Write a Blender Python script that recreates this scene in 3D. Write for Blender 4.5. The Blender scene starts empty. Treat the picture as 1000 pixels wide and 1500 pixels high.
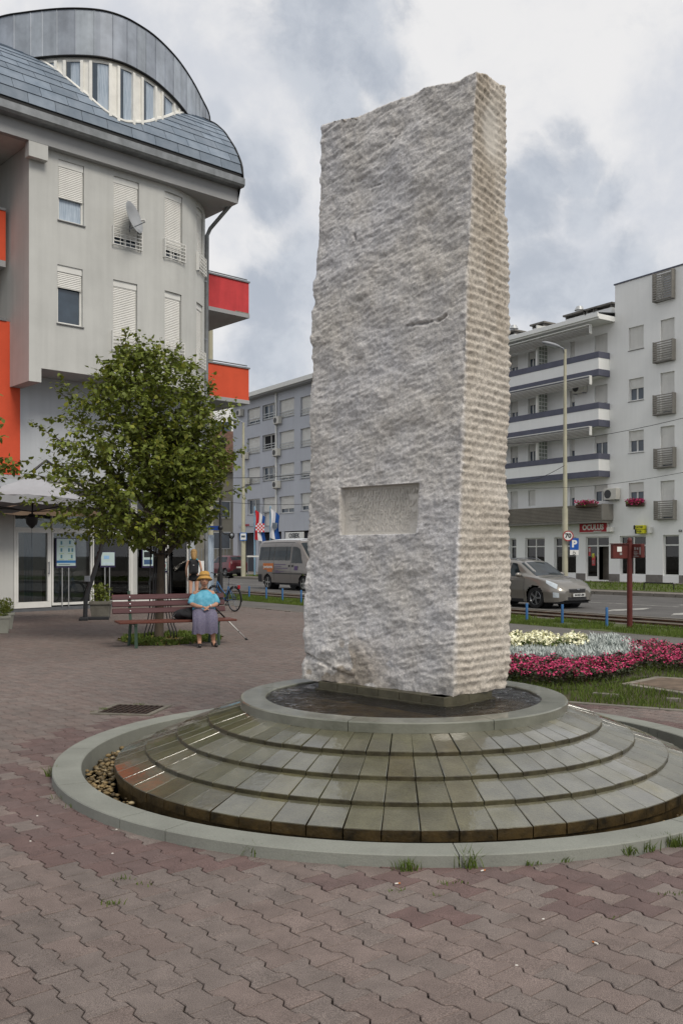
import bpy, bmesh, math, random
import numpy as np
from math import sin, cos, pi, radians as R_, atan2, hypot, sqrt
from mathutils import Matrix, Vector
random.seed(7); rng = np.random.default_rng(7)
S = bpy.context.scene; C = S.collection
# ---------------------------------------------------------------- camera
F, HOR, EYE = 1378.0, 814.0, 1.515          # focal length and horizon in photo pixels, eye height in m
cd = bpy.data.cameras.new('camera'); cam = bpy.data.objects.new('camera', cd); C.objects.link(cam)
S.camera = cam; cam.location = (0, 0, EYE); cam.rotation_euler = (R_(90), 0, 0)
cd.sensor_fit = 'VERTICAL'; cd.sensor_height = 36; cd.lens = F/1500*36; cd.shift_y = (HOR-750)/1500
cd.clip_end = 3000; cd.clip_start = .05
# ---------------------------------------------------------------- world and sun
SUN_EL, SUN_AZ = 48, 146                     # azimuth clockwise from +Y
W = bpy.data.worlds.new('World'); S.world = W; W.use_nodes = True
nt = W.node_tree; nt.nodes.clear()
def N(t, **k):
    n = nt.nodes.new(t)
    for a, b in k.items(): setattr(n, a, b)
    return n
def L(a, b): nt.links.new(a, b)
out = N('ShaderNodeOutputWorld'); mixs = N('ShaderNodeMixShader'); b1 = N('ShaderNodeBackground'); b2 = N('ShaderNodeBackground')
sky = N('ShaderNodeTexSky'); sky.sky_type = 'NISHITA'; sky.sun_disc = False
sky.sun_elevation = R_(SUN_EL); sky.sun_rotation = R_(SUN_AZ)
L(sky.outputs[0], b1.inputs[0]); b1.inputs[1].default_value = .09
tc = N('ShaderNodeTexCoord')
def noise(vec, sc, det, rough=.55):
    n = N('ShaderNodeTexNoise'); n.inputs['Scale'].default_value = sc; n.inputs['Detail'].default_value = det
    n.inputs['Roughness'].default_value = rough; L(vec, n.inputs['Vector']); return n
def vm(op, a, b=None):
    n = N('ShaderNodeVectorMath', operation=op)
    for i, x in enumerate((a, b)):
        if x is None: continue
        if hasattr(x, 'links'): L(x, n.inputs[i])
        else: n.inputs[i].default_value = x
    return n
def mt(op, a, b=None, clamp=False):
    n = N('ShaderNodeMath', operation=op); n.use_clamp = clamp
    for i, x in enumerate((a, b)):
        if x is None: continue
        if hasattr(x, 'links'): L(x, n.inputs[i])
        else: n.inputs[i].default_value = x
    return n.outputs[0]
def mr(v, a, b, c, d):
    n = N('ShaderNodeMapRange', interpolation_type='SMOOTHSTEP'); L(v, n.inputs[0])
    for i, x in enumerate((a, b, c, d)): n.inputs[i+1].default_value = x
    return n.outputs[0]
D = tc.outputs['Generated']
def warped(sc, amt, det):
    n = noise(D, sc, det); a = vm('SUBTRACT', n.outputs['Color'], (.5, .5, .5)); b = vm('SCALE', a.outputs[0]); b.inputs['Scale'].default_value = amt
    return vm('ADD', D, b.outputs[0]).outputs[0]
wd = warped(3.2, .10, 10)
blobs = [(510, 45, 105), (470, 95, 70), (565, 95, 62), (505, 160, 60), (450, 20, 55), (385, 250, 48), (400, 300, 55), (425, 400, 80), (365, 430, 45), (400, 500, 60),
         (822, 200, 30), (835, 245, 45), (790, 255, 45), (885, 270, 42), (760, 300, 60), (850, 310, 45), (905, 420, 85), (800, 420, 80), (330, 180, 20), (700, 470, 60),
         (1250, 300, 130), (1450, 80, 120), (-200, 200, 150), (-520, 60, 150), (1100, 480, 90)]
acc = None
for x, y, r in blobs:
    d = Vector(((x-500)/F, 1, (HOR-y)/F)); k = d.length; d.normalize()
    dist = vm('DISTANCE', wd, tuple(d)).outputs['Value']
    n_ = N('ShaderNodeMapRange'); L(dist, n_.inputs[0]); n_.inputs[1].default_value = 0; n_.inputs[2].default_value = r/F/k*1.75; n_.inputs[3].default_value = 1; n_.inputs[4].default_value = 0; m = n_.outputs[0]
    acc = m if acc is None else mt('MAXIMUM', acc, m)
gen = mr(noise(wd, 3.1, 6, .6).outputs[0], .48, .70, 0, .8)      # the same kind of cloud everywhere else
inview = mr(vm('DISTANCE', D, tuple(Vector((0.05, 1, .33)).normalized())).outputs['Value'], .42, .62, 0, 1)
acc = mt('MAXIMUM', acc, mt('MULTIPLY', gen, inview))
bil = noise(wd, 9, 12, .66).outputs[0]; tex = noise(wd, 5, 10, .62).outputs[0]
acc = mr(mt('ADD', acc, mt('MULTIPLY', mt('SUBTRACT', bil, .5), 1.5)), .20, .72, 0, 1)
fine = noise(wd, 16, 9, .6).outputs[0]
dark = mt('MULTIPLY', acc, mr(tex, .25, .6, .72, 1.0))
ramp = N('ShaderNodeMix', data_type='RGBA'); L(dark, ramp.inputs[0])
wht = N('ShaderNodeMix', data_type='RGBA'); L(mr(tex, .36, .64, 0, 1), wht.inputs[0])
wht.inputs[6].default_value = (.61, .63, .675, 1); wht.inputs[7].default_value = (.80, .79, .785, 1)
gry = N('ShaderNodeMix', data_type='RGBA'); L(mr(fine, .35, .65, 0, 1), gry.inputs[0])
gry.inputs[6].default_value = (.42, .455, .515, 1); gry.inputs[7].default_value = (.55, .58, .63, 1)
L(wht.outputs[2], ramp.inputs[6]); L(gry.outputs[2], ramp.inputs[7]); L(ramp.outputs[2], b2.inputs[0]); b2.inputs[1].default_value = .83
mixs.inputs[0].default_value = .94
L(b1.outputs[0], mixs.inputs[1]); L(b2.outputs[0], mixs.inputs[2]); L(mixs.outputs[0], out.inputs[0])
sd = bpy.data.lights.new('sun', 'SUN'); sd.energy = 1.6; sd.angle = R_(22); sd.color = (1, .93, .82)
so = bpy.data.objects.new('sun', sd); C.objects.link(so)
az, el = R_(SUN_AZ), R_(SUN_EL); sdir = Vector((sin(az)*cos(el), cos(az)*cos(el), sin(el)))
so.rotation_euler = sdir.to_track_quat('Z', 'Y').to_euler(); so.location = (30, -20, 40)
vs = S.view_settings; vs.view_transform = 'Standard'; vs.look = 'None'; vs.exposure = .42; vs.gamma = 1; vs.use_curve_mapping = False
# ---------------------------------------------------------------- materials
def lin(h):
    if not isinstance(h, str): return tuple(h)
    v = [int(h[i:i+2], 16)/255 for i in (0, 2, 4)]
    return tuple(c/12.92 if c <= .04045 else ((c+.055)/1.055)**2.4 for c in v)
MATS = {}
def mat(name, col, rough=.7, var=.15, sc=6, bump=.0, bsc=40, metal=0, spec=.4, col2=None, attr=None, speck=0, coat=0, det=5, stretch=None, streak=0):
    """procedural material: base colour mottled by noise, fine relief by bump; attr = per-face tint attribute"""
    if name in MATS: return MATS[name]
    m = bpy.data.materials.new(name); m.use_nodes = True; t = m.node_tree; p = t.nodes['Principled BSDF']
    def n(k, **kw):
        q = t.nodes.new(k)
        for a, b in kw.items(): setattr(q, a, b)
        return q
    def noi(scale, detail=det, rgh=.6):
        q = n('ShaderNodeTexNoise'); q.inputs['Scale'].default_value = scale; q.inputs['Detail'].default_value = detail
        q.inputs['Roughness'].default_value = rgh; t.links.new(vec, q.inputs['Vector']); return q
    tcn = n('ShaderNodeTexCoord'); vec = tcn.outputs['Object']
    if stretch:
        mp = n('ShaderNodeMapping'); mp.inputs['Scale'].default_value = stretch; t.links.new(vec, mp.inputs[0]); vec = mp.outputs[0]
    c = lin(col); c2 = lin(col2) if col2 else tuple(x*(1-var) for x in c)
    c1 = c if col2 else tuple(min(1, x*(1+var*.6)) for x in c)
    no = noi(sc); rg = n('ShaderNodeMapRange'); rg.inputs[1].default_value = .35; rg.inputs[2].default_value = .65
    t.links.new(no.outputs[0], rg.inputs[0])
    mx = n('ShaderNodeMix', data_type='RGBA'); t.links.new(rg.outputs[0], mx.inputs[0])
    mx.inputs[6].default_value = (*c2, 1); mx.inputs[7].default_value = (*c1, 1); cur = mx.outputs[2]
    def mul(cur, fac_out, blend='MULTIPLY'):
        q = n('ShaderNodeMix', data_type='RGBA', blend_type=blend); q.inputs[0].default_value = 1
        t.links.new(cur, q.inputs[6]); t.links.new(fac_out, q.inputs[7]); return q.outputs[2]
    if attr:
        a = n('ShaderNodeAttribute', attribute_name=attr); cur = mul(cur, a.outputs['Color'])
    if speck:
        s_ = noi(bsc*2.2, 2, .5); r2 = n('ShaderNodeMapRange'); r2.inputs[1].default_value = .4; r2.inputs[2].default_value = .62
        r2.inputs[3].default_value = 1-speck; r2.inputs[4].default_value = 1+speck; t.links.new(s_.outputs[0], r2.inputs[0]); cur = mul(cur, r2.outputs[0])
    if streak:
        mp = n('ShaderNodeMapping'); mp.inputs['Scale'].default_value = (3, 3, .18); t.links.new(tcn.outputs['Object'], mp.inputs[0])
        s_ = n('ShaderNodeTexNoise'); s_.inputs['Scale'].default_value = 1.6; s_.inputs['Detail'].default_value = 6; t.links.new(mp.outputs[0], s_.inputs['Vector'])
        r2 = n('ShaderNodeMapRange'); r2.inputs[1].default_value = .4; r2.inputs[2].default_value = .7
        r2.inputs[3].default_value = 1; r2.inputs[4].default_value = 1-streak; t.links.new(s_.outputs[0], r2.inputs[0]); cur = mul(cur, r2.outputs[0])
    t.links.new(cur, p.inputs['Base Color'])
    p.inputs['Roughness'].default_value = rough; p.inputs['Metallic'].default_value = metal; p.inputs['Specular IOR Level'].default_value = spec
    p.inputs['Coat Weight'].default_value = coat; p.inputs['Coat Roughness'].default_value = .06
    if bump:
        b = n('ShaderNodeBump'); b.inputs['Strength'].default_value = min(1, bump); b.inputs['Distance'].default_value = .01*max(1, bump)
        bn = noi(bsc, 6); t.links.new(bn.outputs[0], b.inputs['Height']); t.links.new(b.outputs[0], p.inputs['Normal'])
    MATS[name] = m; return m
def P_(m): return m.node_tree.nodes['Principled BSDF']
# ---------------------------------------------------------------- mesh builder
class MB:
    def __init__(s, T=None): s.v = []; s.f = []; s.mi = []; s.T = T; s.tint = []
    def av(s, p):
        if s.T is not None: p = s.T @ Vector(p)
        s.v.append((p[0], p[1], p[2])); return len(s.v)-1
    def face(s, pts, m=0, tint=None):
        s.f.append([s.av(p) for p in pts]); s.mi.append(m); s.tint.append(tint)
    def fi(s, idx, m=0, tint=None): s.f.append(list(idx)); s.mi.append(m); s.tint.append(tint)
    def box(s, x0, x1, y0, y1, z0, z1, m=0, tint=None):
        b = len(s.v)
        for z in (z0, z1):
            for x, y in ((x0, y0), (x1, y0), (x1, y1), (x0, y1)): s.av((x, y, z))
        for q in ((3, 2, 1, 0), (4, 5, 6, 7), (0, 1, 5, 4), (1, 2, 6, 5), (2, 3, 7, 6), (3, 0, 4, 7)): s.fi([b+i for i in q], m, tint)
    def cbox(s, x0, x1, y0, y1, z0, z1, c=.01, m=0, tint=None):
        """box with chamfered edges"""
        b = len(s.v); X = (x0, x1); Y = (y0, y1); Z = (z0, z1); idx = {}
        for i in (0, 1):
            for j in (0, 1):
                for k in (0, 1):
                    si, sj, sk = (1-2*i)*c, (1-2*j)*c, (1-2*k)*c
                    idx[i, j, k, 0] = s.av((X[i], Y[j]+sj, Z[k]+sk)); idx[i, j, k, 1] = s.av((X[i]+si, Y[j], Z[k]+sk)); idx[i, j, k, 2] = s.av((X[i]+si, Y[j]+sj, Z[k]))
        def q(l, flip):
            l = [idx[a] for a in l]; s.fi(l[::-1] if flip else l, m, tint)
        for i in (0, 1):
            q([(i, 0, 0, 0), (i, 1, 0, 0), (i, 1, 1, 0), (i, 0, 1, 0)], i == 0)
            q([(0, i, 0, 1), (1, i, 0, 1), (1, i, 1, 1), (0, i, 1, 1)], i == 1)
            q([(0, 0, i, 2), (1, 0, i, 2), (1, 1, i, 2), (0, 1, i, 2)], i == 0)
        for a in (0, 1):
            for b_ in (0, 1):
                q([(0, a, b_, 1), (1, a, b_, 1), (1, a, b_, 2), (0, a, b_, 2)], a == b_)
                q([(a, 0, b_, 0), (a, 1, b_, 0), (a, 1, b_, 2), (a, 0, b_, 2)], a != b_)
                q([(a, b_, 0, 0), (a, b_, 1, 0), (a, b_, 1, 1), (a, b_, 0, 1)], a == b_)
        for i in (0, 1):
            for j in (0, 1):
                for k in (0, 1): q([(i, j, k, 0), (i, j, k, 1), (i, j, k, 2)], (i+j+k) % 2 == 1)
    def tube(s, pts, r, n=8, m=0, cap=True, tint=None):
        pts = [Vector(p) for p in pts]; rs = r if isinstance(r, (list, tuple)) else [r]*len(pts); rings = []; up = None
        for i, p in enumerate(pts):
            d = (pts[min(i+1, len(pts)-1)]-pts[max(i-1, 0)]).normalized()
            if up is None: up = Vector((0, 0, 1)) if abs(d.z) < .9 else Vector((0, 1, 0))
            a = d.cross(up)
            if a.length < 1e-5: a = d.cross(Vector((1, 0, 0)))
            a.normalize(); b = a.cross(d).normalized(); up = b
            rings.append([s.av(p+(a*cos(2*pi*k/n)+b*sin(2*pi*k/n))*rs[i]) for k in range(n)])
        for A, B in zip(rings, rings[1:]):
            for k in range(n): s.fi((A[k], A[(k+1) % n], B[(k+1) % n], B[k]), m, tint)
        if cap: s.fi(rings[0][::-1], m, tint); s.fi(rings[-1], m, tint)
    def lathe(s, prof, n=24, m=0, cx=0, cy=0, tint=None, sx=1, sy=1, cap=True):
        rings = []
        for r, z in prof: rings.append([s.av((cx+sx*r*cos(2*pi*k/n), cy+sy*r*sin(2*pi*k/n), z)) for k in range(n)])
        for A, B in zip(rings, rings[1:]):
            for k in range(n): s.fi((A[k], A[(k+1) % n], B[(k+1) % n], B[k]), m, tint)
        if cap and prof[0][0] > 1e-4: s.fi(rings[0][::-1], m, tint)
        if cap and prof[-1][0] > 1e-4: s.fi(rings[-1], m, tint)
    def prism(s, poly, z0, z1, m=0, tint=None):
        """polygon (ccw, xy) extruded in z"""
        n = len(poly); a = [s.av((x, y, z0)) for x, y in poly]; b = [s.av((x, y, z1)) for x, y in poly]
        s.fi(a[::-1], m, tint); s.fi(b, m, tint)
        for i in range(n): s.fi((a[i], a[(i+1) % n], b[(i+1) % n], b[i]), m, tint)
    def grid(s, fn, nu, nv, m=0, wrap=False, tint=None):
        ids = [[s.av(fn(i/(nu if wrap else nu-1), j/(nv-1))) for i in range(nu)] for j in range(nv)]
        for j in range(nv-1):
            for i in range(nu if wrap else nu-1):
                k = (i+1) % nu; s.fi((ids[j][i], ids[j][k], ids[j+1][k], ids[j+1][i]), m, tint)
        return ids
    def ell(s, c, r, n=12, k=8, m=0, tint=None):
        c = Vector(c); r = (r, r, r) if not isinstance(r, (tuple, list)) else r
        s.grid(lambda u, v: c+Vector((r[0]*cos(2*pi*u)*sin(pi*v), r[1]*sin(2*pi*u)*sin(pi*v), -r[2]*cos(pi*v))), n, k, m, True, tint)
OFF = {}
def link(o, parent=None):
    C.objects.link(o)
    if parent is not None: o.parent = parent
    return o
def prop(o, label=None, cat=None, group=None, kind=None):
    if label: o['label'] = label
    if cat: o['category'] = cat
    if group: o['group'] = group
    if kind: o['kind'] = kind
    return o
def build(name, mb, mats, parent=None, smooth=False, local=False, origin=True):
    """one mesh object; vertices are in world space unless local, and are moved to the thing's own origin"""
    me = bpy.data.meshes.new(name)
    v = np.array(mb.v, dtype=float).reshape(-1, 3)
    off = np.zeros(3)
    if parent is not None and not local: off = np.array(OFF.get(parent.name, (0, 0, 0)))
    elif parent is None and not local and origin and len(v):
        off = np.array([(v[:, 0].min()+v[:, 0].max())/2, (v[:, 1].min()+v[:, 1].max())/2, v[:, 2].min()])
    me.from_pydata((v-off).tolist(), [], mb.f)
    mats = mats if isinstance(mats, (list, tuple)) else [mats]
    for q in mats: me.materials.append(q)
    if any(mb.mi): me.polygons.foreach_set('material_index', mb.mi)
    if any(t is not None for t in mb.tint):
        a = me.attributes.new('tint', 'FLOAT_COLOR', 'CORNER'); buf = []
        for f, t in zip(mb.f, mb.tint):
            t = (1, 1, 1) if t is None else t; buf.extend((t[0], t[1], t[2], 1)*len(f))
        a.data.foreach_set('color', buf)
    if smooth: me.polygons.foreach_set('use_smooth', [True]*len(me.polygons))
    me.update(); me.validate()
    if smooth and smooth is not True:
        try: me.set_sharp_from_angle(angle=R_(smooth))
        except Exception: pass
    o = bpy.data.objects.new(name, me); link(o, parent)
    if parent is None: o.location = off
    OFF[o.name] = tuple(off)
    return o
def thing(name, label, cat, loc=(0, 0, 0), rz=0, group=None):
    o = bpy.data.objects.new(name, None); o.location = loc; o.rotation_euler = (0, 0, rz); o.empty_display_size = .2
    C.objects.link(o); prop(o, label, cat, group); OFF[o.name] = tuple(loc); return o
def share(name, me, parent=None, loc=(0, 0, 0), rz=0):
    o = bpy.data.objects.new(name, me); link(o, parent); o.location = loc; o.rotation_euler = (0, 0, rz); return o
def copy_tree(o, parent=None):
    c = o.copy(); C.objects.link(c); c.parent = parent
    OFF[c.name] = OFF.get(o.name, (0, 0, 0))
    for k in list(o.children): copy_tree(k, c)
    return c
def nmesh(name, v, f_flat, nper, mats, tint=None, uvn=None):
    """fast mesh from numpy: faces all with nper corners"""
    me = bpy.data.meshes.new(name); nf = len(f_flat)//nper
    me.vertices.add(len(v)); me.vertices.foreach_set('co', np.asarray(v, np.float32).ravel())
    me.loops.add(len(f_flat)); me.loops.foreach_set('vertex_index', np.asarray(f_flat, np.int32))
    me.polygons.add(nf); me.polygons.foreach_set('loop_start', np.arange(nf, dtype=np.int32)*nper)
    if tint is not None:
        a = me.attributes.new('tint', 'FLOAT_COLOR', 'POINT'); t = np.ones((len(v), 4), np.float32); t[:, :3] = tint; a.data.foreach_set('color', t.ravel())
    for q in (mats if isinstance(mats, (list, tuple)) else [mats]): me.materials.append(q)
    me.update(calc_edges=True); me.validate(); return me
def gp(x, y, z=0.):                                  # photo pixel -> point on the level z
    Y = (EYE-z)*F/(y-HOR); return Vector(((x-500)/F*Y, Y, z))
def pt(x, y, Y): return Vector(((x-500)/F*Y, Y, EYE+(HOR-y)*Y/F))
def text_mesh(body, size, mat_, depth=.002, bold=0, cond=1.0):
    cu = bpy.data.curves.new('t', 'FONT'); cu.body = body; cu.size = size; cu.extrude = depth; cu.align_x = 'CENTER'; cu.align_y = 'CENTER'; cu.offset = bold; cu.resolution_u = 3
    cu.space_character = cond
    o = bpy.data.objects.new('t', cu); C.objects.link(o); dg = bpy.context.evaluated_depsgraph_get()
    me = bpy.data.meshes.new_from_object(o.evaluated_get(dg)); bpy.data.objects.remove(o); bpy.data.curves.remove(cu)
    me.materials.clear(); me.materials.append(mat_); return me
def text_on(name, body, size, mat_, parent, world, face, depth=.002, bold=0, sx=1, roll=0):
    """lettering standing upright at the world point, facing the horizontal direction face"""
    me = text_mesh(body, size, mat_, depth, bold); a = atan2(face[1], face[0])+pi/2
    M = Matrix.Translation(Vector(world)-Vector(OFF.get(parent.name, (0, 0, 0)))) @ Matrix.Rotation(a, 4, 'Z') @ Matrix.Rotation(pi/2, 4, 'X') @ Matrix.Rotation(roll, 4, 'Z') @ Matrix.Diagonal((sx, 1, 1, 1))
    me.transform(M); o = bpy.data.objects.new(name, me); link(o, parent); return o
# value noise
_perm = rng.permutation(4096)
_val = rng.random(4096)
def vnoise(p):
    i = np.floor(p).astype(np.int64); f = p-i; f = f*f*(3-2*f); r = 0
    def h(a, b, c): return _val[_perm[(_perm[(_perm[a & 4095]+b) & 4095]+c) & 4095]]
    for dx in (0, 1):
        for dy in (0, 1):
            for dz in (0, 1):
                w = (f[..., 0] if dx else 1-f[..., 0])*(f[..., 1] if dy else 1-f[..., 1])*(f[..., 2] if dz else 1-f[..., 2])
                r = r+w*h(i[..., 0]+dx, i[..., 1]+dy, i[..., 2]+dz)
    return r
def fbm(p, o=4, g=.5):
    a = 1; s = 0; t = 0
    for k in range(o): s = s+a*vnoise(p*2**k+k*17.3); t += a; a *= g
    return s/t
E2 = Vector((-.5556, .8315, 0)); N2 = Vector((.8315, .5556, 0))      # along and across the street
def st(w, l, z=0): return N2*w+E2*l+Vector((0, 0, z))                 # street coordinates
def TM(o, ang): return Matrix.Translation(o) @ Matrix.Rotation(ang, 4, 'Z')
SANG = atan2(.8315, -.5556)
# ================================================================ ground
FX, FY = .457, 7.086                                  # centre of the fountain
m_soil = mat('soil', '4a443a', .95, .3, 3, .4, 30)
m_joint = mat('joint_sand', '332b24', .95, .3, 8, .3, 60)
m_asph = mat('asphalt', '5a5856', .86, .22, .7, .35, 90, speck=.2)
m_path = mat('path_asphalt', '625f5b', .9, .2, .9, .35, 80, speck=.15)
m_ballast = mat('track_ballast', '5e574c', .95, .35, 3, .9, 22, speck=.35)
m_kerbst = mat('kerb_concrete', '77726a', .9, .2, 3, .3, 40)
m_far = mat('far_ground', '4c4a44', .95, .2, .3)
g = MB(); rs = [2.42, 4, 8, 16, 30, 60, 150, 500, 1500]; n = 96
ids = [[g.av((FX+r*cos(2*pi*k/n), FY+r*sin(2*pi*k/n), -.135 if i > 2 else -.020)) for k in range(n)] for i, r in enumerate(rs)]
g2 = MB(); g2.lathe([(2.42, -.016), (3.4, -.0165), (6, -.017), (14, -.018), (24, -.018)], 96, cx=FX, cy=FY); g2.f = g2.f[:96*4]; g2.mi = g2.mi[:96*4]; g2.tint = g2.tint[:96*4]
g = MB(); ids = [[g.av((FX+r*cos(2*pi*k/n), FY+r*sin(2*pi*k/n), z)) for k in range(n)] for r, z in ((2.6, -.125), (20, -.125), (60, -.125), (1500, -.125))]
for A, B in zip(ids, ids[1:]):
    for k in range(n): g.fi((A[k], A[(k+1) % n], B[(k+1) % n], B[k]))
prop(build('ground', g, m_far, origin=False), kind='structure')
def sheet(name, w0, w1, l0, l1, z, m, nn=1):
    b = MB(); k = max(1, nn)
    for i in range(k):
        a, c = l0+(l1-l0)*i/k, l0+(l1-l0)*(i+1)/k
        b.face([st(w0, a, z), st(w1, a, z), st(w1, c, z), st(w0, c, z)])
    if b.f: return prop(build(name, b, m, origin=False), kind='structure')
# plaza base below the paving: everything on this side of w = 13.1
bm = MB(); N_ = 128; inner = [(FX+2.42*cos(2*pi*k/N_), FY+2.42*sin(2*pi*k/N_)) for k in range(N_)]
outer = []
for k in range(N_):
    a = 2*pi*k/N_; d = Vector((cos(a), sin(a), 0)); c0 = Vector((FX, FY, 0)); r = 60.
    dn = d.dot(N2)
    if dn > 1e-3: r = min(r, (13.12-c0.dot(N2))/dn)
    outer.append((FX+r*d.x, FY+r*d.y))
a = [bm.av((x, y, -.016)) for x, y in inner]; b = [bm.av((x, y, -.016)) for x, y in outer]
for k in range(N_): bm.fi((a[k], b[k], b[(k+1) % N_], a[(k+1) % N_]))
plaza = prop(build('plaza_pavement', bm, m_joint, origin=False), kind='structure')
sheet('footpath', 13.12, 14.93, -40, 200, -.012, m_path)
b = MB(); b.T = TM(Vector((0, 0, 0)), SANG-pi/2)      # local x = N2, y = E2
for l in range(-20, 60): b.cbox(13.04, 13.12, l+.01, l+.99, -.1, .012 if (l*7) % 3 else .006, .008)
prop(build('edging_kerb', b, m_kerbst, origin=False), kind='structure')
m_verge = mat('verge_soil', '4c5528', .95, .3, 4, .5, 30)
sheet('verge', 14.93, 16.82, -40, 200, -.010, m_verge)
sheet('tram_bed', 16.82, 19.45, -40, 200, -.03, m_ballast)
b = MB(); b.T = TM(Vector((0, 0, 0)), SANG-pi/2); b.box(16.78, 16.86, -40, 120, -.12, .0); b.box(19.40, 19.52, -40, 120, -.14, -.01)
prop(build('track_kerb', b, m_kerbst, origin=False), kind='structure')
sheet('road', 19.52, 30.8, -60, 220, -.10, m_asph)
m_rail = mat('rail_steel', '6b5140', .45, .4, 4, .2, 50, metal=.75, col2='3a2c22')
for w in (17.45, 18.48):
    b = MB(); b.T = TM(Vector((0, 0, 0)), SANG-pi/2); b.box(w-.035, w+.035, -40, 120, -.02, .02); b.box(w-.012, w+.012, -40, 120, -.05, -.02); b.box(w-.06, w+.06, -40, 120, -.055, -.05)
    prop(build('tram_rail', b, m_rail, origin=False), kind='structure')
m_paint = mat('road_paint', 'b9b8b2', .8, .35, 5, .1, 60, col2='6c6a66')
def paint(poly, z=-.096):
    b = MB(); b.face([st(w, l, z) for w, l in poly]); return prop(build('road_marking', b, m_paint, origin=False), kind='structure')
paint([(20.0, -30), (20.12, -30), (20.12, 100), (20.0, 100)])
paint([(25.2, -30), (25.32, -30), (25.32, 100), (25.2, 100)])
for k in range(5): paint([(20.6+k*.9, 31.2), (21.1+k*.9, 31.2), (21.1+k*.9, 34.2), (20.6+k*.9, 34.2)])
for k in range(4): paint([(26.2+k*.8, 14.0-k*.1), (26.7+k*.8, 14.0), (26.7+k*.8, 19.5), (26.2+k*.8, 19.5)])
for k in range(3): paint([(21.5, 14+k*2.2), (23.2, 14+k*2.2), (24.2, 14.5+k*2.2), (22.3, 14.5+k*2.2)])
b = MB(); b.T = TM(Vector((0, 0, 0)), SANG-pi/2)
for l in range(-10, 90): b.cbox(30.8, 30.98, l+.01, l+.99, -.14, .04, .012)
prop(build('road_kerb', b, m_kerbst, origin=False), kind='structure')
m_slab = mat('paving_slab', '77706a', .9, .2, 2, .2, 40)
sheet('far_paving', 30.98, 32.2, -60, 220, .03, m_slab)
sheet('far_verge', 32.2, 41.0, -60, 66, .04, m_verge)
sheet('far_forecourt', 32.2, 60, 66, 220, .04, m_slab)
sheet('far_sidewalk', 41.0, 60, -60, 66, .06, m_slab)
# ---- interlocking pavers
m_pav = mat('paver_concrete', (.172, .140, .126), .9, .16, 7, .6, 150, attr='tint', speck=.42)
PL, PW, PA = .19, .1355, .0125
pd1 = Vector((cos(R_(41.5)), sin(R_(41.5)), 0)); pd2 = Vector((-sin(R_(41.5)), cos(R_(41.5)), 0))
base = [(-.5, 1), (-.32, 1), (-.18, -1), (.18, -1), (.32, 1), (.5, 1)]
poly = [(s*PL, -PW/2-a*PA) for s, a in base]+[(s*PL, PW/2+a*PA) for s, a in base[::-1]]
def inset(poly, d):
    n = len(poly); o = []
    for i in range(n):
        p0, p1, p2 = Vector(poly[i-1]), Vector(poly[i]), Vector(poly[(i+1) % n])
        a = (p1-p0).normalized(); b_ = (p2-p1).normalized(); n1 = Vector((-a.y, a.x)); n2 = Vector((-b_.y, b_.x)); m_ = (n1+n2); m_ = m_/max(.3, m_.dot(n1)); o.append(tuple(p1+m_*d))
    return o
pin = inset(poly, .0025); ptop = inset(poly, .0052)
jj, ii = np.meshgrid(np.arange(-150, 320), np.arange(-190, 220)); jj = jj.ravel(); ii = ii.ravel()
s_ = (ii+.5*(jj % 2))*PL; t_ = jj*PW
cx = s_*pd2.x+t_*pd1.x; cy = s_*pd2.y+t_*pd1.y
rad = np.hypot(cx-FX, cy-FY); w_ = cx*N2.x+cy*N2.y; l_ = cx*E2.x+cy*E2.y
lawn_w, lawn_l = 8.05, None
def in_lawn(x, y):
    """lawn with the flower bed: right of and behind the fountain"""
    A = gp(832, 1029); B = gp(1000, 1041.5); d = (B-A); n_ = Vector((-d.y, d.x, 0)).normalized()
    return ((x-A.x)*n_.x+(y-A.y)*n_.y > 0) & (x*N2.x+y*N2.y < 13.03) & (x*E2.x+y*E2.y < 8.9)
keep = (rad > 2.455) & (cy > 1.6) & (cy < 31) & (np.abs(cx) < .46*cy+1.2) & (w_ < 12.97) & ~in_lawn(cx, cy)
# nothing under the shop: left building line
keep &= ((cx+8.9)*(-.766)+(cy-25.0)*.643) < .0
jj, ii, cx, cy, rad = jj[keep], ii[keep], cx[keep], cy[keep], rad[keep]
size = 1/(cy**2+cx**2*.3); rr = rad
nz = fbm(np.stack([cx*.55, cy*.55, cx*0], -1), 3); rnd = rng.random(len(cx)); rn2 = rng.random(len(cx))
tint = np.ones((len(cx), 3))*(.93+.15*rnd[:, None])*(.78+.46*nz[:, None])
tint *= np.where((rn2 > .55)[:, None], (1.02, .98, .97), (.99, 1.0, 1.0))
row = (jj % 9 == 4)
ang = np.arctan2(cy-FY, cx-FX)
rm = fbm(np.stack([(ii+.5*(jj % 2))*.16, jj*.33, cx*0], -1), 2)
red = ((rm > .36) & (rad > 2.62) & (rad < 2.93+.12*np.sin(ang*5)) & (rnd < .85)) | ((rad < 3.15) & (rm > .57) & (rnd < .7)) | ((cy > 9.3) & (cx > 2.0) & (rad < 4.2) & (rnd < .9))
tint[red] *= (.80, .68, .70)
far = cy > 12; tint[far] *= .97
vis = (np.abs(cx) < .372*cy) & (cy > 3.02)
order = np.argsort(np.where(vis, -size, 1e3)); top300 = np.zeros(len(cx), bool); top300[order[:300]] = True
zj = rng.normal(0, .0007, len(cx)); tilt = rng.normal(0, .006, (len(cx), 2))
rotd = rng.normal(0, .008, len(cx)); jit = rng.normal(0, .0009, (len(cx), 2))
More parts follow.
